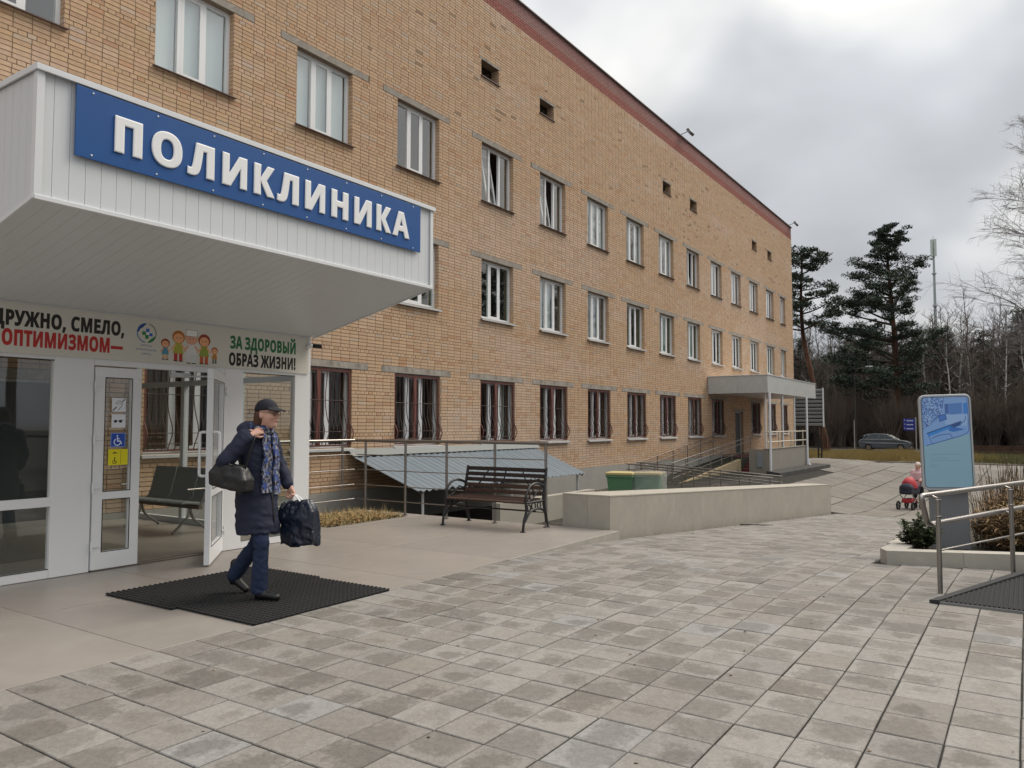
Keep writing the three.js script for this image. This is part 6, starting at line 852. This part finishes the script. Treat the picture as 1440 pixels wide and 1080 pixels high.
  lobj('basket', rb(-0.26, 0.24, -0.17, 0.26, 0.38, 0.17, 0.03), red, p); lobj('chassis', [tube([[-0.34, 0.16, 0.2], [0.3, 0.52, 0.2]], 0.015, 6), tube([[0.34, 0.16, 0.2], [-0.3, 0.52, 0.2]], 0.015, 6), tube([[-0.34, 0.16, -0.2], [0.3, 0.52, -0.2]], 0.015, 6), tube([[0.34, 0.16, -0.2], [-0.3, 0.52, -0.2]], 0.015, 6)], chrome, p);
  lobj('push_handle', tube(bend([[-0.25, 0.5, 0.2], [-0.52, 0.97, 0.2], [-0.52, 0.97, -0.2], [-0.25, 0.5, -0.2]], 0.05), 0.016, 8), nv, p);
  for (const x of [-0.34, 0.34]) for (const z of [-0.24, 0.24]) { const w = new THREE.TorusGeometry(0.125, 0.03, 8, 20); const m = lobj('wheel', w, M.rubber, p, x, 0.155, z); lobj('rim', [new THREE.CylinderGeometry(0.02, 0.02, 0.05, 8).rotateX(Math.PI / 2), ...[0, 1, 2].map(k => { const b = new THREE.BoxGeometry(0.21, 0.012, 0.012); b.rotateZ(k * Math.PI / 3); return b; })], chrome, m); }
}

// ---------------------------------------------------------------- car, signs, fence, tower
{
  const t = thing('parked_car', 'dark grey hatchback car on the road behind the grass verge', 'car', -10.6, baseH(-77) + 0.282, -75.6);
  const paint = pmat(0.05, 0.06, 0.075, 0.35, { clearcoat: 1, clearcoatRoughness: 0.08 }), gl = pmat(0.02, 0.028, 0.03, 0.06, {});
  const taper = (g, y0, k) => { const p = g.attributes.position; for (let i = 0; i < p.count; i++) { const y = p.getY(i), x = p.getX(i); let s = y > y0 ? 1 - (y - y0) * k : 1; s *= 1 - 0.07 * Math.pow(Math.abs(x) / 2.1, 4); p.setZ(i, p.getZ(i) * s); } g.computeVertexNormals(); return g; };
  const S = (pts, d) => { const s = new THREE.Shape(); pts.forEach((q, i) => { if (!i) s.moveTo(q[0], q[1]); else if (q.length === 4) s.quadraticCurveTo(q[0], q[1], q[2], q[3]); else s.lineTo(q[0], q[1]); }); s.closePath(); const g = new THREE.ExtrudeGeometry(s, { depth: d - 0.1, bevelEnabled: true, bevelSize: 0.05, bevelThickness: 0.05, bevelSegments: 3, curveSegments: 8 }); g.translate(0, 0, -(d - 0.1) / 2); return g; };
  const arch = (cx) => { const o = []; for (let k = 0; k <= 8; k++) { const a = Math.PI - k / 8 * Math.PI; o.push([cx + Math.cos(a) * 0.35, 0.3 + Math.sin(a) * 0.37]); } return o; };
  lobj('body', taper(S([[-2.0, 0.3], ...arch(-1.3), ...arch(1.28), [1.98, 0.28], [2.08, 0.5, 2.02, 0.68], [1.9, 0.82, 1.4, 0.9], [0.95, 0.98], [-1.75, 1.0], [-2.06, 0.95, -2.08, 0.72]], 1.72), 0.7, 0.18), paint, t);
  lobj('side_windows', taper(S([[-1.72, 1.0], [1.0, 0.99], [0.2, 1.4], [-0.35, 1.47, -1.2, 1.43]], 1.6), 0.95, 0.42), gl, t);
  lobj('roof', taper(S([[-1.85, 1.3], [-1.4, 1.43], [-0.4, 1.52, 0.3, 1.43], [0.24, 1.4], [-0.4, 1.46, -1.3, 1.38]], 1.56), 0.95, 0.4), paint, t);
  lobj('pillars', [[-1.75, 1.0, -1.5, 1.42], [-0.45, 1.0, -0.42, 1.47], [1.0, 0.99, 0.22, 1.43]].flatMap(([a, b, c, d]) => [-1, 1].map(s => tube([[a, b, 0.77 * s], [c, d, 0.66 * s]], 0.045, 6))), paint, t);
  for (const x of [-1.3, 1.28]) for (const z of [-0.76, 0.76]) { const w = new THREE.TorusGeometry(0.24, 0.085, 10, 24); const m = lobj('wheel', w, M.rubber, t, x, 0.325, z); const r = new THREE.CylinderGeometry(0.2, 0.2, 0.12, 16); r.rotateX(Math.PI / 2); lobj('rim', r, M.steel, m); }
  for (const z of [-0.62, 0.62]) { const g = new THREE.SphereGeometry(0.14, 12, 8); g.scale(1.0, 0.55, 0.9); lobj('headlight', g, mat(0.5, 0.5, 0.5, 0.15), t, 1.88, 0.72, z); lobj('tail_light', rb(-0.08, -0.12, -0.1, 0.08, 0.12, 0.1, 0.03), mat(0.2, 0.01, 0.01, 0.3), t, -1.98, 0.84, z); const mg = new THREE.SphereGeometry(0.09, 10, 8); mg.scale(0.7, 0.8, 1.2); lobj('wing_mirror', mg, paint, t, 0.72, 1.05, z * 1.5); }
}
{ // blue direction sign
  const x = -7.7, z = -71.2, y = baseH(z) + 0.1, t = thing('direction_sign', 'blue three-line direction sign on a grey pole in the verge', 'sign', x, y, z);
  lobj('pole', tube([[0, 0, 0], [0, 3.15, 0]], 0.04, 8), mat(0.3, 0.3, 0.29, 0.5), t);
  const c = document.createElement('canvas'); c.width = 128; c.height = 40; const q = c.getContext('2d'); q.fillStyle = '#24318a'; q.fillRect(0, 0, 128, 40); q.fillStyle = '#c8cede'; q.beginPath(); q.moveTo(6, 14); q.lineTo(16, 6); q.lineTo(16, 22); q.fill(); for (let i = 0; i < 8; i++) q.fillRect(34 + i * 9, 15, 7, 11); const tx = new THREE.CanvasTexture(c); tx.colorSpace = THREE.SRGBColorSpace; const m = new THREE.MeshStandardMaterial({ map: tx, roughness: 0.5 });
  for (let i = 0; i < 3; i++) { const b = lobj('sign_plate', rb(-0.92, 2.05 + i * 0.33, -0.02, -0.02, 2.36 + i * 0.33, 0.02, 0.01), mat(0.02, 0.03, 0.25, 0.5), t); const p = new THREE.PlaneGeometry(0.88, 0.29); p.rotateY(0); p.translate(-0.47, 2.205 + i * 0.33, 0.023); lobj('sign_face', p, m, b); }
}
{ const z = -72, x = -12.55, t = thing('bare_pole', 'thin bare grey pole standing before the parked car', 'pole', x, baseH(z) + 0.08, z); lobj('shaft', tube([[0, 0, 0], [0, 2.9, 0]], [0.05, 0.035], 8), mat(0.28, 0.27, 0.25, 0.7), t); lobj('cap', new THREE.SphereGeometry(0.04, 8, 6), mat(0.28, 0.27, 0.25, 0.7), t, 0, 2.9, 0); }
{ // low timber fence at the right
  const t = thing('timber_fence', 'low weathered brown timber board fence behind the dry bed', 'fence', 8, baseH(-69) - 0.1, -69), bm = [mat(0.12, 0.06, 0.038, 0.9, { map: T.wood }), mat(0.1, 0.055, 0.036, 0.9, { map: T.wood }), mat(0.14, 0.075, 0.05, 0.9, { map: T.wood })];
  for (let k = 0; k < 10; k++) { const x0 = -11.6 + k * 2.4; for (let i = 0; i < 4; i++) lobj('board', muv(rb(x0 + 0.01, 0.28 + i * 0.22, -0.02, x0 + 2.39, 0.49 + i * 0.22, 0.02, 0.005), 1, k * 0.3, i * 0.2), bm[(k + i) % 3], t); lobj('post', bb(x0 - 0.05, 0, -0.12, x0 + 0.05, 1.15, -0.03), M.woodDark, t); }
}
{ // mobile phone mast
  const x = -13.6, z = -160, t = thing('phone_mast', 'tall slender grey mobile mast with panel antennas above the trees', 'mast', x, -0.6, z), m = mat(0.3, 0.34, 0.34, 0.5);
  lobj('shaft', tube([[0, 0, 0], [0, 12, 0], [0, 24, 0], [0, 34, 0]], [0.36, 0.3, 0.24, 0.18], 10), m, t); for (const y of [12, 24, 30]) lobj('flange', new THREE.CylinderGeometry(0.4, 0.4, 0.2, 12), m, t, 0, y, 0);
  for (let k = 0; k < 3; k++) { const a = k * 2.1 + 0.4; lobj('antenna_panel', rb(-0.2, -1.6, -0.1, 0.2, 1.6, 0.1, 0.04), mat(0.5, 0.55, 0.5, 0.5), t, Math.cos(a) * 0.36, 34.8, Math.sin(a) * 0.36); lobj('antenna_arm', tube([[0, 34, 0], [Math.cos(a) * 0.36, 34, Math.sin(a) * 0.36]], 0.06, 6), m, t); } lobj('tip', tube([[0, 34, 0], [0, 37, 0]], [0.16, 0.03], 6), m, t);
}
{ const x = -14.2, z = -82.4, t = thing('street_lamp', 'street lamp on a thin bent pole among the far bare trees', 'street lamp', x, -0.95, z); lobj('pole', tube([[0, 0, 0], [0, 7.4, 0], [0.25, 8.0, 0.1], [1.2, 8.2, 0.5]], [0.05, 0.04, 0.035, 0.03], 8), mat(0.05, 0.045, 0.04, 0.8), t); lobj('lamp_head', rb(1.1, 8.13, 0.35, 1.75, 8.25, 0.68, 0.04), mat(0.62, 0.63, 0.63, 0.4), t); }

// ---------------------------------------------------------------- trees
const barkM = mat(0.11, 0.09, 0.074, 0.95), barkDark = mat(0.09, 0.07, 0.056, 0.95), twigM = mat(0.1, 0.076, 0.062, 0.95), pineBark = mat(0.34, 0.16, 0.095, 0.95, { map: T.bark }), birchM = mat(0.5, 0.48, 0.45, 0.85, { map: T.birch }), needleM = mat(0.056, 0.078, 0.054, 0.95, { side: THREE.DoubleSide }), needleDark = mat(0.042, 0.056, 0.04, 0.95, { side: THREE.DoubleSide }), twigGrey = mat(0.12, 0.105, 0.1, 0.95);
function withUV(g, sx, sy) { const p = g.attributes.position, u = g.attributes.uv; for (let i = 0; i < p.count; i++) u.setXY(i, Math.atan2(p.getZ(i), p.getX(i)) * sx, p.getY(i) * sy); return g; }
/** a leafless tree: returns [trunk geometry, crown geometry] */
function bareTree(seed, H, o = {}) {
  const r = rng(seed), tr = new TB(), cr = new TB(), lean = V((r() - 0.5) * 0.16, 0, (r() - 0.5) * 0.16), n = 9, tp = [];
  for (let i = 0; i <= n; i++) tp.push(V(lean.x * H * i / n + (r() - 0.5) * 0.16 * i / n * 2, H * i / n, lean.z * H * i / n + (r() - 0.5) * 0.16 * i / n * 2));
  const r0 = o.r || H * 0.0095; tr.tube(tp, tp.map((_, i) => r0 * Math.pow(1 - i / (n + 0.4), 0.85) + 0.008), 7);
  const at = (t) => { const f = Math.min(n - 0.001, t * n), i = Math.floor(f); return tp[i].clone().lerp(tp[i + 1], f - i); };
  const grow = (p, d, len, rad, lvl) => {
    const pts = [p], k = lvl === 0 ? 5 : 3; let q = p.clone(), dd = d.clone(); for (let i = 0; i < k; i++) { dd.add(V((r() - 0.5) * 0.45, (o.droop ? -0.12 * lvl * o.droop : 0.1) + (r() - 0.5) * 0.25, (r() - 0.5) * 0.45)).normalize(); q = q.clone().addScaledVector(dd, len / k); pts.push(q); }
    (lvl === 0 ? tr : cr).tube(pts, pts.map((_, i) => rad * (1 - i / (k + 0.3)) + 0.003), lvl === 0 ? 4 : 3, false);
    if (lvl < (o.levels || 2)) { const m = lvl === 0 ? (o.sub || 7) : (o.twigs || 4); for (let i = 0; i < m; i++) { const t = 0.25 + 0.75 * (i + r()) / m, f = Math.min(k - 0.001, t * k), j = Math.floor(f), b = pts[j].clone().lerp(pts[j + 1], f - j), a = r() * TAU, e = dd.clone().add(V(Math.cos(a) * 0.9, (r() - 0.25) * 0.8 - (o.droop ? o.droop * 0.5 : 0), Math.sin(a) * 0.9)).normalize(); grow(b, e, len * (0.35 + r() * 0.3), rad * 0.45, lvl + 1); } }
  };
  const nb = o.branches || 18; for (let i = 0; i < nb; i++) { const t = (o.from || 0.3) + (0.98 - (o.from || 0.3)) * (i + r()) / nb, a = i * 2.4 + r(), up = 0.35 + 0.5 * t, d = V(Math.cos(a), up, Math.sin(a)).normalize(); grow(at(t), d, H * (o.spread || 0.22) * (1.15 - t * 0.75), r0 * 0.42 * (1.1 - t * 0.7), 0); }
  return [withUV(tr.geo(), 0.3, 0.12), cr.geo()];
}
/** a Scots pine: bare reddish trunk, tiers of flat needle plates */
function pineTree(seed, H, o) {
  const r = rng(seed), tr = new TB(), limb = new TB(), nd = new TB(), n = 10, tp = []; for (let i = 0; i <= n; i++) { const s = i / n; tp.push(V(o.bend(s)[0] + (r() - 0.5) * 0.12, H * s, o.bend(s)[1])); }
  tr.tube(tp, tp.map((_, i) => o.r * (1 - 0.8 * i / n)), 9); const at = (t) => { const f = Math.min(n - 0.001, t * n), i = Math.floor(f); return tp[i].clone().lerp(tp[i + 1], f - i); };
  const clump = (c, R, m) => { for (let i = 0; i < m; i++) { const a = r() * TAU, e = Math.acos(2 * r() - 1), q = Math.cbrt(r()) * R, p = c.clone().add(V(Math.cos(a) * Math.sin(e) * q, Math.cos(e) * q * 0.42, Math.sin(a) * Math.sin(e) * q)), b = r() * TAU, L = 0.16 + r() * 0.2, d = V(Math.cos(b), 0.3 + r() * 0.7, Math.sin(b)).normalize().multiplyScalar(L), w = V(-Math.sin(b), (r() - 0.5), Math.cos(b)).multiplyScalar(0.05 + r() * 0.035); nd.tri(p.clone().sub(w), p.clone().add(w), p.clone().add(d)); } };
  for (const b of o.limbs) { // [height share, azimuth, length, rise, size]
    const p = at(b[0]), d = V(Math.cos(b[1]), b[3], Math.sin(b[1])).normalize(), pts = [p]; let q = p.clone(); for (let i = 0; i < 5; i++) { d.add(V((r() - 0.5) * 0.3, (r() - 0.45) * 0.22, (r() - 0.5) * 0.3)).normalize(); q = q.clone().addScaledVector(d, b[2] / 5); pts.push(q); }
    limb.tube(pts, pts.map((_, i) => 0.09 * (1 - i / 6) * (b[2] / 5 + 0.3)), 5, false);
    const m = Math.max(3, Math.round(b[2] * o.dens)); for (let i = 0; i < m; i++) { const t = 0.22 + 0.8 * Math.sqrt((i + r()) / m), f = Math.min(4.999, t * 5), j = Math.floor(f), c = pts[j].clone().lerp(pts[Math.min(5, j + 1)], f - j).add(V((r() - 0.5) * 1.3 * b[4], (r() - 0.3) * 0.5, (r() - 0.5) * 1.3 * b[4])); clump(c, (0.45 + r() * 0.45) * b[4], o.needles); limb.tube([pts[j], c], [0.02, 0.01], 3, false); }
  }
  return [withUV(tr.geo(), 0.3, 0.12), limb.geo(), nd.geo()];
}
function standPine(label, x, z, geo, nm, group, y = -0.8) { const t = thing('pine_tree', label, 'tree', x, y, z, 0, group); lobj('trunk', geo[0], pineBark, t); lobj('limbs', geo[1], barkDark, t); lobj('crown', geo[2], nm, t); return t; }
{ // the two pines against the sky: directions are given against the camera's right hand, r = (0.83, 0, -0.557)
  const R = rng(91), right = Math.atan2(-0.557, 0.83), L = []; const prof = [[0.985, 1.3], [0.94, 2.2], [0.9, 3.0], [0.84, 3.6], [0.78, 4.4], [0.72, 5.2], [0.66, 5.6], [0.6, 5.6], [0.53, 4.6], [0.47, 6.4], [0.4, 7.6], [0.33, 7.6], [0.27, 7.2]];
  for (const [h, len] of prof) for (let k = 0; k < 9; k++) { const a = k / 9 * TAU + R() * 0.5; const side = Math.cos(a), s = h < 0.55 ? (side < 0 ? 1.05 : 0.48) : h > 0.93 ? (side > 0 ? 1.3 : 0.6) : (side < 0 ? 1.0 : h > 0.74 && h < 0.82 ? 0.95 : 0.42); if (side > 0.2 && h > 0.55 && h < 0.63) continue; L.push([h + (R() - 0.5) * 0.07, right + a, len * s * (0.5 + R() * 0.62), 0.16 + (h > 0.8 ? 0.25 : 0) + R() * 0.1, h > 0.88 ? 0.62 : 1]); }
  standPine('tall broad dark pine rising above the bare wood', -11.1, -88.5, pineTree(17, 22.4, { r: 0.42, bend: (s) => [0.25 * Math.sin(s * 3) - s * 0.9, 0.3 * s], limbs: L, dens: 1.9, needles: 70 }), needleM);
  const L2 = [], R2 = rng(23); for (const [h, len] of [[0.99, 1.3], [0.94, 1.9], [0.89, 2.6], [0.83, 2.5], [0.77, 3.1], [0.7, 3.4], [0.63, 3.8]]) for (let k = 0; k < 5; k++) { const a = k / 6 * TAU + R2(); L2.push([h + (R2() - 0.5) * 0.03, right + a, len * (0.5 + R2() * 0.6), 0.15 + R2() * 0.2, 0.85]); }
  standPine('leaning pine with an orange trunk beside the building corner', -14.0, -68, pineTree(41, 16.6, { r: 0.33, bend: (s) => [-3.0 * Math.min(s, 0.62) * 0.9 + (s > 0.62 ? (s - 0.62) * 0.6 : 0), 1.2 * s], limbs: L2, dens: 1.5, needles: 75 }), needleM);
}
{ // woodland: a few kinds, each tree standing on its own
  const kinds = [
    { g: bareTree(3, 13, { branches: 18, sub: 6, twigs: 4, spread: 0.2, from: 0.28 }), m: barkM, l: 'slender bare tree with grey brown bark in the wood' }, { g: bareTree(8, 14.5, { branches: 18, sub: 6, twigs: 4, spread: 0.17, from: 0.4 }), m: barkDark, l: 'tall dark bare tree in the wood' },
    { g: bareTree(15, 11, { branches: 20, sub: 7, twigs: 4, spread: 0.25, from: 0.18 }), m: barkM, l: 'bushy bare tree with low branches in the wood' }, { g: bareTree(27, 14, { branches: 15, sub: 6, twigs: 4, spread: 0.16, from: 0.35, r: 0.11 }), m: birchM, l: 'white stemmed bare birch in the wood' },
  ];
  const R = rng(404); const put = (k, x, z, s, y = -0.75) => { const K = kinds[k], t = thing(k === 3 ? 'birch_tree' : 'bare_tree', K.l, 'tree', x, y, z, R() * 6.28, 'woodland trees'); t.scale.setScalar(s); lobj('trunk', K.g[0], K.m, t); lobj('crown', K.g[1], k === 3 ? twigGrey : twigM, t); };
  // birches that show white against the wood
  for (const [x, z, s] of [[-4.6, -95, 1.02], [-1.9, -88, 0.95], [0.4, -93, 0.98], [6.6, -86, 0.92], [-20.2, -90, 0.86], [-6.2, -92, 1.05], [4.2, -90, 0.9], [-9.0, -97, 0.95]]) put(3, x, z, s);
  for (let i = 0; i < 118; i++) { const x = -52 + R() * 80, z = -84 - Math.pow(R(), 0.8) * 34, k = R() < 0.14 ? 3 : Math.floor(R() * 3); put(k, x, z, 0.72 + R() * 0.34); }
  // small pines filling the wood
  const PL = (seed, H) => { const r = rng(seed), L = []; for (let h = 0.4; h < 1; h += 0.055) for (let k = 0; k < 5; k++) L.push([h, r() * TAU, (1.15 - h) * 3.2 + 0.3, 0.25 + r() * 0.2, 0.75]); return pineTree(seed, H, { r: 0.17, bend: (s) => [Math.sin(s * 2 + seed) * 0.3, 0], limbs: L, dens: 1.25, needles: 22 }); };
  const ps = [PL(51, 14), PL(64, 13)];
  for (const [x, z, s, k] of [[-0.4, -97, 1.04, 0], [2.6, -101, 0.95, 1], [-4, -104, 1.0, 1], [-8, -101, 0.95, 0], [5.2, -99, 0.92, 0], [8.6, -96, 0.95, 1], [-18, -99, 0.9, 1], [-24, -102, 0.95, 0], [11, -101, 1, 0], [-13.5, -98, 0.75, 1], [-30, -98, 1, 1], [14, -94, 0.95, 1]]) { const t = thing('pine_tree', 'small dark pine standing among the bare wood', 'tree', x, -0.7, z, R() * 6, 'woodland trees'); t.scale.setScalar(s); lobj('trunk', ps[k][0], pineBark, t); lobj('limbs', ps[k][1], barkDark, t); lobj('crown', ps[k][2], needleDark, t); }
  // undergrowth and the deep wood behind: nobody could count it
  const bush = (() => { const r = rng(66), tb = new TB(); for (let i = 0; i < 70; i++) { const a = r() * TAU, R1 = r() * 1.3, h = 1.6 + r() * 2.4; const b = V((r() - 0.5) * 0.6, 0, (r() - 0.5) * 0.6), e = V(Math.cos(a) * R1, h, Math.sin(a) * R1), m = b.clone().lerp(e, 0.5).add(V(0, 0.3, 0)); tb.tube([b, m, e], [0.022, 0.014, 0.004], 3, false); for (let k = 0; k < 7; k++) { const t = 0.3 + 0.7 * r(), p = m.clone().lerp(e, t - 0.2); tb.tube([p, p.clone().add(V((r() - 0.5) * 0.9, 0.2 + r() * 0.5, (r() - 0.5) * 0.9))], [0.008, 0.002], 3, false); } } return tb.geo(); })();
  const im = new THREE.InstancedMesh(bush, mat(0.095, 0.072, 0.056, 1), 900), d = new THREE.Object3D(); for (let i = 0; i < 900; i++) { d.position.set(-62 + R() * 100, -0.85, -82.5 - Math.pow(R(), 1.3) * 26); d.rotation.y = R() * 6; const s = 0.7 + R() * 0.75; d.scale.set(s, s * (0.8 + R() * 0.5), s); d.updateMatrix(); im.setMatrixAt(i, d.matrix); } im.name = 'undergrowth'; shadow(im); scene.add(im); tag(im, 'dense brown leafless undergrowth along the edge of the wood', 'undergrowth', null, 'stuff');
  const far = new THREE.InstancedMesh(merge([flat(kinds[1].g[0]), flat(kinds[1].g[1])].map(g => g.clone())), mat(0.085, 0.066, 0.054, 1), 2600); for (let i = 0; i < 2600; i++) { d.position.set(-120 + R() * 190, -0.7, -100 - R() * 80); d.rotation.y = R() * 6; const s = 0.75 + R() * 0.35; d.scale.set(s * 1.3, s, s * 1.3); d.updateMatrix(); far.setMatrixAt(i, d.matrix); } { const fp = new THREE.InstancedMesh(merge([ps[0][1], ps[0][2]].map(g => g.clone())), needleDark, 160); for (let i = 0; i < 160; i++) { d.position.set(-120 + R() * 180, -0.7, -118 - R() * 60); d.rotation.y = R() * 6; const s = 0.8 + R() * 0.3; d.scale.set(s * 1.2, s, s * 1.2); d.updateMatrix(); fp.setMatrixAt(i, d.matrix); } fp.name = 'far_pines'; shadow(fp); scene.add(fp); tag(fp, 'distant dark pines closing the view behind the bare wood', 'woodland', null, 'stuff'); }
  far.name = 'far_wood'; shadow(far); scene.add(far); tag(far, 'far dark mass of bare woodland behind the separate trees', 'woodland', null, 'stuff');
  // old birch at the right with hanging twigs
  const gb = bareTree(77, 21, { branches: 26, sub: 10, twigs: 7, spread: 0.26, from: 0.25, droop: 0.2, levels: 3, r: 0.13 }); const t = thing('birch_tree', 'large leafless weeping birch with fine hanging twigs', 'tree', 3.3, -1.2, -55, 0.6); lobj('trunk', gb[0], mat(0.2, 0.185, 0.175, 0.9, { map: T.birch }), t); lobj('crown', gb[1], twigGrey, t);
  // trees across the plaza, behind the viewer: the windows mirror them
  for (const [x, z, k, s] of [[27, -22, 0, 1.6], [31, -31, 1, 1.75], [28, -39, 0, 1.5], [33, -47, 1, 1.8], [29, -56, 1, 1.6], [34, -64, 0, 1.85], [28, -74, 1, 1.6], [33, -84, 0, 1.75], [29, -95, 1, 1.7], [35, -106, 0, 1.9], [30, -118, 1, 1.7], [36, -13, 1, 1.5], [34, 2, 0, 1.4], [25, -12, 0, 1.7], [23, -17, 1, 1.5], [26, -6, 1, 1.7]]) { const q = thing('pine_tree', 'pine standing across the plaza opposite the clinic windows', 'tree', x, -0.1 + G(5, z), z, R() * 6, 'pines across the plaza'); q.scale.setScalar(s); lobj('trunk', ps[k][0], pineBark, q); lobj('limbs', ps[k][1], barkDark, q); lobj('crown', ps[k][2], needleDark, q); }
}
{ // verge grass
  const r = rng(9), tb = new TB(); for (let i = 0; i < 220; i++) { const x = (r() - 0.5) * 1.6, z = (r() - 0.5) * 1.6, h = 0.12 + r() * 0.28, a = r() * TAU, l = r() * 0.14; const b = V(x, 0, z); tb.tri(b.clone().add(V(0.012, 0, 0)), b.clone().add(V(-0.012, 0, 0.008)), V(x + Math.cos(a) * l, h, z + Math.sin(a) * l)); } const g = tb.geo();
  const n = 900, im = new THREE.InstancedMesh(g, mat(1, 1, 1, 1, { side: THREE.DoubleSide }), n), d = new THREE.Object3D(); for (let i = 0; i < n; i++) { const x = -34 + r() * 52, z = -61.4 - r() * 10.6, q = fbm(x * 0.25, z * 0.3, 3, 3); d.position.set(x, baseH(z) + 0.1 + (z < -62 && z > -70 ? 0.1 : 0), z); d.rotation.y = r() * 6; const s = 0.6 + r() * 0.7 + (q > 0.55 ? 0.5 : 0); d.scale.set(1, s, 1); d.updateMatrix(); im.setMatrixAt(i, d.matrix); im.setColorAt(i, q > 0.52 ? C(0.27, 0.2, 0.07) : C(0.14, 0.135, 0.055)); } im.name = 'verge_grass'; shadow(im); scene.add(im); tag(im, 'yellowing autumn grass on the far verge', 'grass', null, 'stuff');
}
{ // a low residential house across the road behind the viewer, mirrored in the entrance glass
  const t = thing('opposite_house', 'pale house with orange brick upper storey across the plaza, mirrored in the glass', 'house', 48, -0.3, -2), wl = mat(0.55, 0.53, 0.5, 0.9, { map: T.plaster }), or = mat(0.4, 0.14, 0.06, 0.9, { map: T.grain });
  lobj('lower_wall', bb(0, 0, -16, 8, 6, 16), wl, t); lobj('upper_wall', bb(-0.02, 6.01, -16.02, 8, 8.4, 16.02), or, t); lobj('roof', hexa([[-0.6, 8.41, -16.6], [8.6, 8.41, -16.6], [8.6, 8.41, 16.6], [-0.6, 8.41, 16.6], [3.5, 11, -14], [4.5, 11, -14], [4.5, 11, 14], [3.5, 11, 14]]), mat(0.2, 0.07, 0.05, 0.8), t);
  for (let f = 0; f < 2; f++) for (let k = 0; k < 8; k++) { const w = lobj('window', bb(-0.06, 1.2 + f * 2.9, -14.6 + k * 4, -0.003, 2.8 + f * 2.9, -13.2 + k * 4), M.pvc, t); const p = new THREE.PlaneGeometry(1.2, 1.4); p.rotateY(-Math.PI / 2); p.translate(-0.064, 2.0 + f * 2.9, -13.9 + k * 4); lobj('pane', p, mat(0.03, 0.035, 0.04, 0.1), w); }
}
{ // scattered debris on the paving: leaves and butts
  const r = rng(19), tb = new TB(); for (let i = 0; i < 330; i++) { const edge = i > 100, zz = -10.2 - r() * 14, x = edge ? (i % 4 ? -5.02 + Math.pow(r(), 3) * 0.4 : -1.6 + r() * 0.16) : -4.6 + r() * 5, z = edge ? (i % 4 ? zz : -9.9 - r() * 4) : -2.2 - Math.pow(r(), 1.3) * 16, y = G(-2, z) + 0.006, a = r() * TAU, s = 0.005 + r() * 0.011, u = V(Math.cos(a) * s, r() * 0.006, Math.sin(a) * s), w = V(-Math.sin(a) * s * 0.6, r() * 0.006, Math.cos(a) * s * 0.6), c = V(x, y, z); tb.tri(c.clone().add(u), c.clone().add(w), c.clone().sub(u)); tb.tri(c.clone().sub(u), c.clone().sub(w), c.clone().add(u)); } tag(wobj('litter_leaves', tb.geo(), mat(0.14, 0.095, 0.055, 1, { side: THREE.DoubleSide })), 'tiny brown leaf scraps scattered over the paving tiles', 'leaves', null, 'stuff');
  const k = thing('broken_branch', 'short dark broken branch on the paving beside the beige wall', 'branch', -4.6, G(-2, -15.6), -15.6, 0.4); lobj('stick', tube([[-0.3, 0.02, 0], [-0.1, 0.03, 0.03], [0.15, 0.02, -0.02], [0.34, 0.03, 0.03]], [0.014, 0.012, 0.01, 0.005], 6), M.woodDark, k); lobj('twig', tube([[0, 0.025, 0], [0.1, 0.05, -0.12]], [0.008, 0.003], 5), M.woodDark, k);
}
renderer.render(scene, camera);
